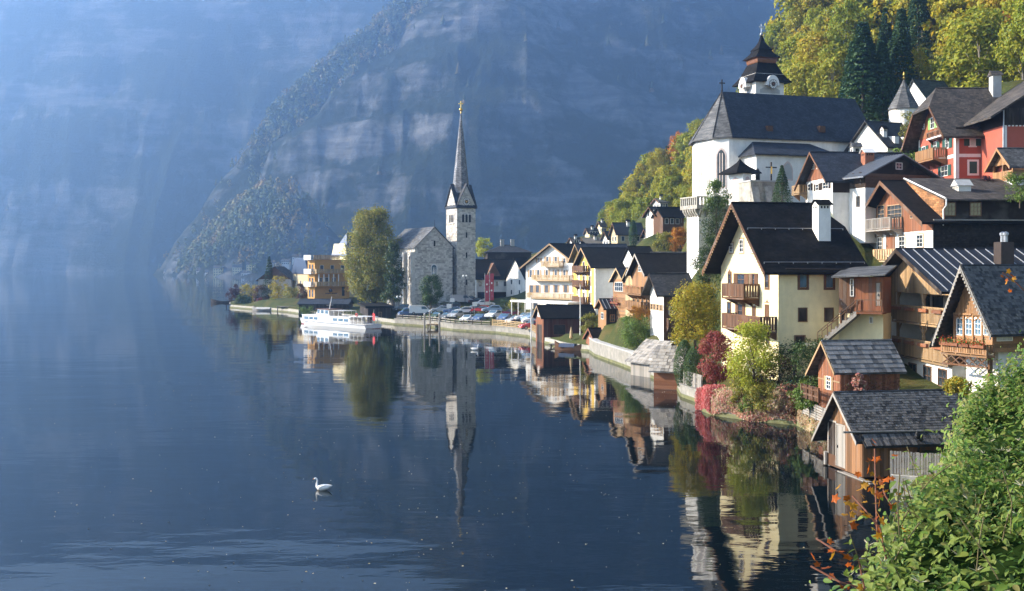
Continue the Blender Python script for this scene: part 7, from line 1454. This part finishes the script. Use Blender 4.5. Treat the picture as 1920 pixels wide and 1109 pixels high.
    tree('orange_slope_bush', 'glowing orange bush beside the white bastion', 'shrub', foot(1275, 474, 205), 4.6, 2.4, 2600, .28, 'orange', 'round', .05, 12, 91); tree('green_slope_bush', 'olive green bush left of the glowing orange one', 'shrub', foot(1245, 478, 208), 4.4, 2.0, 2200, .28, 'oldgreen', 'round', .05, 12, 92)
    tree('red_house_hedge', 'leafy hedge left of the red house base', 'hedge', foot(1697, 345, 124), 3.6, 3.0, 3600, .22, 'green', 'round', .02, 16, 93); tree('edge_bush', 'green bush at the right picture edge under the porch', 'shrub', foot(1912, 378, 97), 2.6, 1.6, 2400, .15, 'green', 'round', .05, 12, 94); tree('dark_porch_shrub', 'small purple shrub between red house and porch', 'shrub', foot(1846, 362, 106), 1.6, 1.0, 1400, .13, 'purple', 'round', .1, 9, 95); tree('parsonage_tree', 'thin leafy tree before the round chapel', 'tree', foot(1706, 275, 134), 4.5, 1.4, 1500, .2, 'oldgreen', 'oval', .1, 10, 96)
garden_trees()

def wall_ivy():
    rs = np.random.RandomState(8); par = bpy.data.objects['ivy_garden_wall']; par2 = bpy.data.objects['boathouse_rubble_wall']
    for o, pts, n, z0, z1, mt in ((par, shore_pts(8, 9), 4500, .15, 2.1, 'redivy'), (par, shore_pts(6, 8), 5000, .15, 1.9, 'pink'), (par, shore_pts(6, 8), 3500, .3, 2.2, 'paleivy'), (par2, shore_pts(4, 6), 5000, .2, 1.5, 'paleivy')):
        seg = np.array([[p.x, p.y] for p in pts]); L = np.linalg.norm(np.diff(seg, axis=0), axis=1); cum = np.r_[0, np.cumsum(L)]; s = rs.rand(n)*cum[-1]; k = np.clip(np.searchsorted(cum, s)-1, 0, len(L)-1); t = (s-cum[k])/L[k]
        p = seg[k]+(seg[k+1]-seg[k])*t[:, None]; d = (seg[k+1]-seg[k])/L[k][:, None]; nn = np.stack([-d[:, 1], d[:, 0]], -1); nn *= -np.sign(nn @ np.array([INL.x, INL.y]))[:, None]
        z = z0+(z1-z0)*rs.rand(n)**.8+.25*np.sin(s*1.3); out = .08+.28*rs.rand(n)*(.5+.5*np.sin(s*2.1)); back = np.clip((z-1.3)*1.6, 0, 2)*rs.rand(n)
        P = np.stack([p[:, 0]+nn[:, 0]*(out-back), p[:, 1]+nn[:, 1]*(out-back), z], -1); N = np.stack([nn[:, 0], nn[:, 1], np.full(n, .5)], -1)+rs.normal(size=(n, 3))*.45
        P[:, 0] -= o.location.x; P[:, 1] -= o.location.y
        tag(obj('ivy_leaves', leaves_mesh('ivy_leaves', P, N, .15, LEAF[mt], rs), o), kind='stuff')
wall_ivy()

def forest():
    rs = np.random.RandomState(12); r2 = random.Random(12); proto = {}
    def make(kind, v):
        rr = np.random.RandomState(200+v*7+len(kind))
        if kind == 'spruce':
            P, N = conifer_pts(1, .22, 3000, rr); tr = MB().tube((0, 0, -.05), (0, 0, .95), .016, .003, 6).mesh('trunk', M_BARK); return tr, leaves_mesh('crown', P, N, .05, LEAF['spruce'], rr, .5)
        P, N, Cc = crown_pts(1, .36, 4400, rr, 20, .12, 'oval'); return trunk_mesh('trunk', 1, .016, Cc, M_BARKP, rr, 10), leaves_mesh('crown', P, N, .044, LEAF[kind], rr)
    LAB = {'yg': 'yellow green beech in the hillside forest', 'gold': 'golden autumn beech in the hillside forest', 'orange': 'orange autumn tree in the hillside forest', 'spruce': 'dark green spruce in the hillside forest'}
    # front and back edge of the wood, by picture column
    fx = [1110, 1180, 1260, 1330, 1420, 1500, 1600, 1700, 1800, 1900, 2000]; fr = [345, 300, 262, 235, 215, 205, 185, 172, 165, 152, 140]; bk = [410, 400, 385, 365, 340, 315, 295, 280, 265, 255, 245]
    pts = []; tries = 0
    while len(pts) < 282 and tries < 60000:
        tries += 1; px = r2.uniform(1140, 1965); a, b = np.interp(px, fx, fr), np.interp(px, fx, bk); D = a+(b-a)*r2.random()**.85; x, y = (px-960)/F*D, D
        if any((x-q[0])**2+(y-q[1])**2 < 5.6**2 for q in pts): continue
        pts.append((x, y, px, (D-a)/(b-a)))
    for px, D in ((1600, 178), (1618, 171), (1640, 182), (1655, 170), (1672, 178), (1690, 172), (1708, 182), (1628, 192), (1665, 192), (1690, 196)): pts.append(((px-960)/F*D, D, px, -1))
    Z = ground_z(np.array([p[0] for p in pts]), np.array([p[1] for p in pts]))
    for (x, y, px, t), z in zip(pts, Z):
        py = HOR-(z-CH)/y*F; dark = 1590 < px < 1725 and t < .4
        kind = 'spruce' if t == -1 or (dark and r2.random() < .9) or (r2.random() < .06) else r2.choice(['yg', 'yg', 'yg', 'yg', 'gold', 'gold', 'yg', 'orange' if r2.random() < .3 else 'gold'])
        v = r2.randint(0, 2); k = (kind, v)
        if k not in proto: proto[k] = make(kind, v)
        H = r2.uniform(11, 16)*(1.1 if t == -1 else 1.0 if kind == 'spruce' else 1.0)*(.8 if px < 1300 else 1); where = 'on the slope left of the parish church' if px < 1320 else 'behind the parish church roof' if px < 1500 else 'above the dark blue church roof' if px < 1640 else 'behind the round chapel' if px < 1740 else 'on the hill above the red house'; o = thing('forest_'+('spruce' if kind == 'spruce' else 'beech'), LAB[kind].replace('in the hillside forest', where), 'tree', (x, y, z-.3), r2.uniform(0, 6.28), {'yg': 'yellow green hillside beeches', 'gold': 'golden hillside beeches', 'orange': 'orange hillside trees', 'spruce': 'hillside spruces'}[kind])
        w = H*r2.uniform(.8, 1.1)
        for nm, me in zip(('trunk', 'crown'), proto[k]): obj(nm, me, o, (0, 0, 0), (0, 0, 0), (w, w, H))
forest()
def rear_wood():
    # the wood goes on between and behind: joined, beyond the counted trees
    rs = np.random.RandomState(77); fx = [1110, 1260, 1420, 1600, 1800, 2000]; fr = [360, 285, 245, 215, 190, 170]; bk = [430, 410, 370, 330, 300, 285]; n = 520; px = rs.uniform(1145, 2150, n); a, b = np.interp(px, fx, fr), np.interp(px, fx, bk); D = a+(b-a)*rs.rand(n); x = (px-960)/F*D; z = ground_z(x, D); PP, NN, SS = [], [], []
    for k in range(n):
        H = rs.uniform(10, 16)*(.8 if px[k] < 1300 else 1); P, N, _ = crown_pts(1, .36, 420, rs, 9, .1, 'oval'); PP.append(P*H+np.array([x[k], D[k], z[k]-.3])); NN.append(N); SS.append(np.full(420, H*.085))
    for nm, mt, sl_ in (('rear_beech_wood', 'yg', 0), ('rear_golden_wood', 'gold', 1)):
        P, N, S = (np.concatenate(q[sl_::2]) for q in (PP, NN, SS)); tag(obj(nm, leaves_mesh(nm, P, N, S, LEAF[mt], rs)), 'yellow green beech wood closing the gaps between the hillside trees' if sl_ == 0 else 'golden wood closing the gaps between the hillside trees', 'wood', None, 'stuff')
rear_wood()

LEAF['hedge'] = leafm('hedge_leaves', [(.06, .13, .02), (.13, .21, .03), (.22, .29, .045), (.32, .34, .08), (.10, .18, .025), (.18, .25, .04), (.30, .25, .08)], .35, .3, .55, True)
def leaf_blade(m, L=1.0, W=.44, n=5, curl=.18):
    """a pointed leaf with midrib fold and curl, lying along +x"""
    V, Fc = [], []
    for i in range(n+1):
        t = i/n; w = W*.5*math.sin(math.pi*t**.8)**.9; z = -curl*t*t; V += [(L*t, -w, z+w*.35), (L*t, 0, z), (L*t, w, z+w*.35)]
    for i in range(n):
        for k in (0, 1): a = i*3+k; Fc.append((a, a+3, a+4, a+1))
    me = bpy.data.meshes.new('leaf'); me.from_pydata(V, [], Fc); me.materials.append(m); me.shade_smooth(); return me
def foreground_hedge():
    rs = np.random.RandomState(21); edge = [(1590, 1300, 5.0), (1632, 1109, 6.0), (1668, 1020, 7.2), (1722, 945, 8.5), (1775, 915, 9.3), (1805, 872, 10.5), (1805, 785, 12.5), (1822, 750, 13.5), (1862, 712, 14.8), (1930, 655, 17), (2010, 610, 20)]
    E = np.array([tuple(at(*e)) for e in edge]); o = thing('ivy_hedge', 'dense bright green leafy hedge filling the lower right foreground', 'hedge', (3.2, 7.0, 8.5))
    def surf(s, a):
        """s along the hedge 0..1, a<0 down the left flank, a>0 up over the top"""
        q = s*(len(E)-1); c = [np.interp(q, np.arange(len(E)), E[:, k]) for k in range(3)]; lump = (fbm(q*1.7+3, a*1.3+9, 3)-.5)
        x = c[0]+np.where(a > 0, a, a*.12)+lump*.3; z = c[2]+np.where(a > 0, a*.16, a*1.0)+lump*.65-.06; return np.stack([x, c[1]-np.minimum(a, 0)*-.1, z], -1)
    S, A = np.meshgrid(np.linspace(0, 1, 60), np.concatenate([np.linspace(-3, 0, 14), np.linspace(.25, 7, 22)])); V = surf(S.ravel(), A.ravel())-np.array([0, 0, .16]); ny, nx = S.shape
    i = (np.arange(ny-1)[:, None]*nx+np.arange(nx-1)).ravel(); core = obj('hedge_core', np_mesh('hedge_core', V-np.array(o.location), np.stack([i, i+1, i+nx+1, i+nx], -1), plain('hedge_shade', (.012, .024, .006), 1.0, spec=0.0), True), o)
    n = 64000; s = rs.rand(n)**.85; a = np.where(rs.rand(n) < .33, -2.4*rs.rand(n)**1.4, 5.5*rs.rand(n)**1.25); kp = fbm(s*60, a*4+3, 3) > rs.uniform(.24, .53, n); s, a = s[kp], a[kp]; n = len(s); P = surf(s, a); e = .05; du = surf(s+.003, a)-P; dv = surf(s, a+e)-P; N = np.cross(dv, du); N *= np.sign(N[:, 2:3]+1e-6); N /= np.linalg.norm(N, axis=1)[:, None]
    N = np.where((a < 0)[:, None], np.array([[-.8, -.4, .55]]), N)+rs.normal(size=(n, 3))*.42+np.array([-.15, -.15, .15]); N /= np.linalg.norm(N, axis=1)[:, None]
    P = P+N*(rs.rand(n)**2*.26+np.where(rs.rand(n) < .05, rs.rand(n)*.35, 0))[:, None]; sz = np.where(rs.rand(n) < .45, rs.uniform(.025, .045, n), rs.uniform(.045, .085, n)); vis = np.argsort(P[:, 1]); me = leaf_blade(LEAF['hedge'])
    D = P[:, 1]; px = 960+F*P[:, 0]/D; py = HOR-(P[:, 2]-CH)/D*F; inv = (px > 1560) & (px < 1900) & (py > 600) & (py < 1090); cand = [k for k in np.argsort(-sz/D) if inv[k]][:300]; cs = set(cand)
    def frame(k):
        n_ = Vector(N[k]); t = Vector((rs.normal(), rs.normal(), -.7+.5*rs.normal())); t = (t-n_*t.dot(n_)).normalized(); b = n_.cross(t); return t, b, n_
    for k in cand:
        t, b, n_ = frame(k); m4 = Matrix((t, b, n_)).transposed().to_4x4(); lo = obj('leaf', me, o); lo.matrix_local = Matrix.Translation(Vector(P[k])-Vector(o.location)) @ m4 @ Matrix.Scale(sz[k]*1.15, 4)
    tv = np.array([v.co[:] for v in me.vertices]); tf = np.array([p.vertices[:] for p in me.polygons]); rest = np.array([k for k in range(n) if k not in cs])
    Nr = N[rest]; t = rs.normal(size=(len(rest), 3))+np.array([0, 0, -.7]); t -= (t*Nr).sum(1)[:, None]*Nr; t /= np.linalg.norm(t, axis=1)[:, None]; b = np.cross(Nr, t); s_ = sz[rest][:, None, None]
    VV = P[rest][:, None, :]+s_*(tv[None, :, 0:1]*t[:, None]+tv[None, :, 1:2]*b[:, None]+tv[None, :, 2:3]*Nr[:, None])-np.array(o.location); FF = (np.arange(len(rest))*len(tv))[:, None, None]+tf[None]
    tag(obj('leaf_mass', np_mesh('leaf_mass', VV.reshape(-1, 3), FF.reshape(-1, 4), LEAF['hedge'], True), o), kind='stuff')
    # shoots standing out of the hedge, each with its own stem and leaves
    for k in range(46):
        j = cand[(k*13) % 300] if k % 2 else int(rs.randint(0, n)); p = Vector(P[j])-Vector(o.location); d = (Vector((rs.normal()*.4-.25, rs.normal()*.3, 1.0))).normalized(); ln = rs.uniform(.18, .42); st_ = MB().path([p, p+d*ln*.5, p+d*ln+Vector((rs.normal()*.04, 0, 0))], .004, 4).build('shoot', plain('hedge_stem', (.16, .13, .06), .8), o)
        for q in range(6): lo = obj('leaf', me, st_, p+d*ln*(.25+.13*q), (rs.normal()*.5, .3+rs.normal()*.4, rs.uniform(0, 6.28)), (float(rs.uniform(.04, .075)),)*3)
    # feathery grey seed heads
    mb = MB()
    for k in range(420):
        j = rs.randint(0, n); c = Vector(P[j])+Vector((0, 0, .06))-Vector(o.location)
        for q in range(7): d = Vector((rs.normal(), rs.normal(), abs(rs.normal())+.3)).normalized()*.05; sd_ = d.orthogonal().normalized()*.004; mb.quad(c-sd_, c+sd_, c+d+sd_*.3, c+d-sd_*.3)
    tag(mb.build('seed_heads', plain('seed_head_fluff', (.36, .33, .22), .9), o), kind='stuff')
foreground_hedge()

def maple_sprays():
    lob = []
    for k in range(11):
        a = R(-150+30*k); r_ = (1.0 if k == 5 else .85 if k in (3, 7) else .62 if k in (1, 9) else .52 if k in (4, 6) else .46 if k in (2, 8) else .3); lob.append((r_*math.cos(a), r_*math.sin(a)))
    me_ = {}
    for nm, cols in (('orange', [(.50, .13, .012), (.42, .09, .01)]), ('amber', [(.52, .26, .02), (.46, .20, .02)]), ('rust', [(.28, .06, .015), (.34, .08, .015)])):
        m = leafm('maple_spray_'+nm, cols, .45, .2, .5, True); V = [(0, 0, 0)]+[(x, y, -.12*(x*x+y*y)+.05*((i % 2)*2-1)) for i, (x, y) in enumerate(lob)]; me = bpy.data.meshes.new('leaf'); me.from_pydata(V, [], [(0, i, i+1) for i in range(1, len(lob))]+[(0, len(lob), 1)]); me.materials.append(m); me_[nm] = me
    spec = [('tall orange leaved maple shoot before the boathouse', [(1645, 1020, 7.4), (1642, 930, 7.5), (1640, 842, 7.6)], 26, 46, 'orange'), ('amber maple spray over the dark water left of the hedge', [(1650, 990, 7.0), (1625, 960, 7.0), (1598, 930, 7.1)], 24, 44, 'amber'), ('rusty maple twig low above the water', [(1610, 1050, 6.5), (1570, 1035, 6.5), (1530, 1010, 6.6)], 9, 34, 'orange'), ('lowest maple twig at the bottom edge', [(1620, 1105, 6.2), (1575, 1092, 6.2), (1520, 1062, 6.3)], 10, 34, 'rust'), ('amber maple spray against the hedge edge', [(1690, 975, 7.6), (1660, 930, 7.7), (1650, 900, 7.8)], 20, 40, 'amber'), ('golden maple twig reaching in at the right edge', [(1935, 560, 11), (1905, 530, 11), (1880, 512, 11)], 9, 40, 'amber')]
    for k, (lab, st, n, spread, kd) in enumerate(spec):
        P = [at(*q) for q in st]; o = thing('maple_shoot', lab, 'branch', P[0], 0, 'autumn maple shoots'); L = [p-P[0] for p in P]; MB().path([L[0]-Vector((-.1, 0, .5))]+L, .006, 5).build('stem', plain('twig_bark', (.20, .08, .05), .8), o)
        for j in range(n):
            t = rnd.random(); c = (L[0].lerp(L[1], t*2) if t < .5 else L[1].lerp(L[2], t*2-1)); D = st[1][2]; c = c+Vector((rnd.gauss(0, spread*.42)/F*D, rnd.gauss(0, .12), rnd.gauss(0, spread*.30)/F*D))
            obj('leaf', me_[kd if rnd.random() < .65 else rnd.choice(['amber', 'rust', 'orange'])], o, c, (rnd.gauss(.7, .5), rnd.gauss(0, .5), rnd.uniform(0, 6.28)), (rnd.uniform(.026, .05),)*3)
maple_sprays()

def floating_leaves():
    rs = np.random.RandomState(31); n = 750; D = 26+95*rs.rand(n)**1.3; px = np.where(rs.rand(n) < .75, rs.normal(850, 330, n), rs.uniform(-100, 1300, n)); x = (px-960)/F*D; s = rs.uniform(.02, .06, n); a = rs.rand(n)*6.28
    ok = np.array([shore_dist(q, w) <= -.6 if w > 40 else True for q, w in zip(x, D)]); x, D, s, a = x[ok], D[ok], s[ok], a[ok]; n = len(x)
    V = np.stack([np.stack([x+np.cos(a+k*1.571)*s*(1 if k % 2 else .6), D+np.sin(a+k*1.571)*s*(1 if k % 2 else .6), np.full(n, .012)+.02*(k == 0)], -1) for k in range(4)], 1).reshape(-1, 3)
    tag(obj('floating_leaves', np_mesh('floating_leaves', V, np.arange(n*4).reshape(n, 4), leafm('fallen_leaves', [(.55, .45, .3), (.4, .3, .12), (.6, .55, .42)], .1, .2, .5, False))), 'fallen leaves drifting on the dark water', 'leaves', None, 'stuff')
floating_leaves()
# ------------------------------------------------------------------ the blue autumn haze over the lake
def haze():
    m = bpy.data.materials.new('haze_air'); m.use_nodes = True; t = m.node_tree; t.nodes.remove(t.nodes['Principled BSDF'])
    v = t.nodes.new('ShaderNodeVolumePrincipled'); v.inputs['Color'].default_value = HAZE_COL; v.inputs['Density'].default_value = HAZE; v.inputs['Anisotropy'].default_value = HAZE_G
    t.links.new(v.outputs[0], t.nodes['Material Output'].inputs['Volume'])
    zt = max(o.bound_box[6][2]*1.0 for o in bpy.data.objects if o.name == 'mountains')+5
    tag(obj('haze', MB().box(-4600, 4600, -120, 4700, -1.0, zt).mesh('haze', m)), 'pale blue haze filling the air over the lake', None, None, 'stuff')
haze()
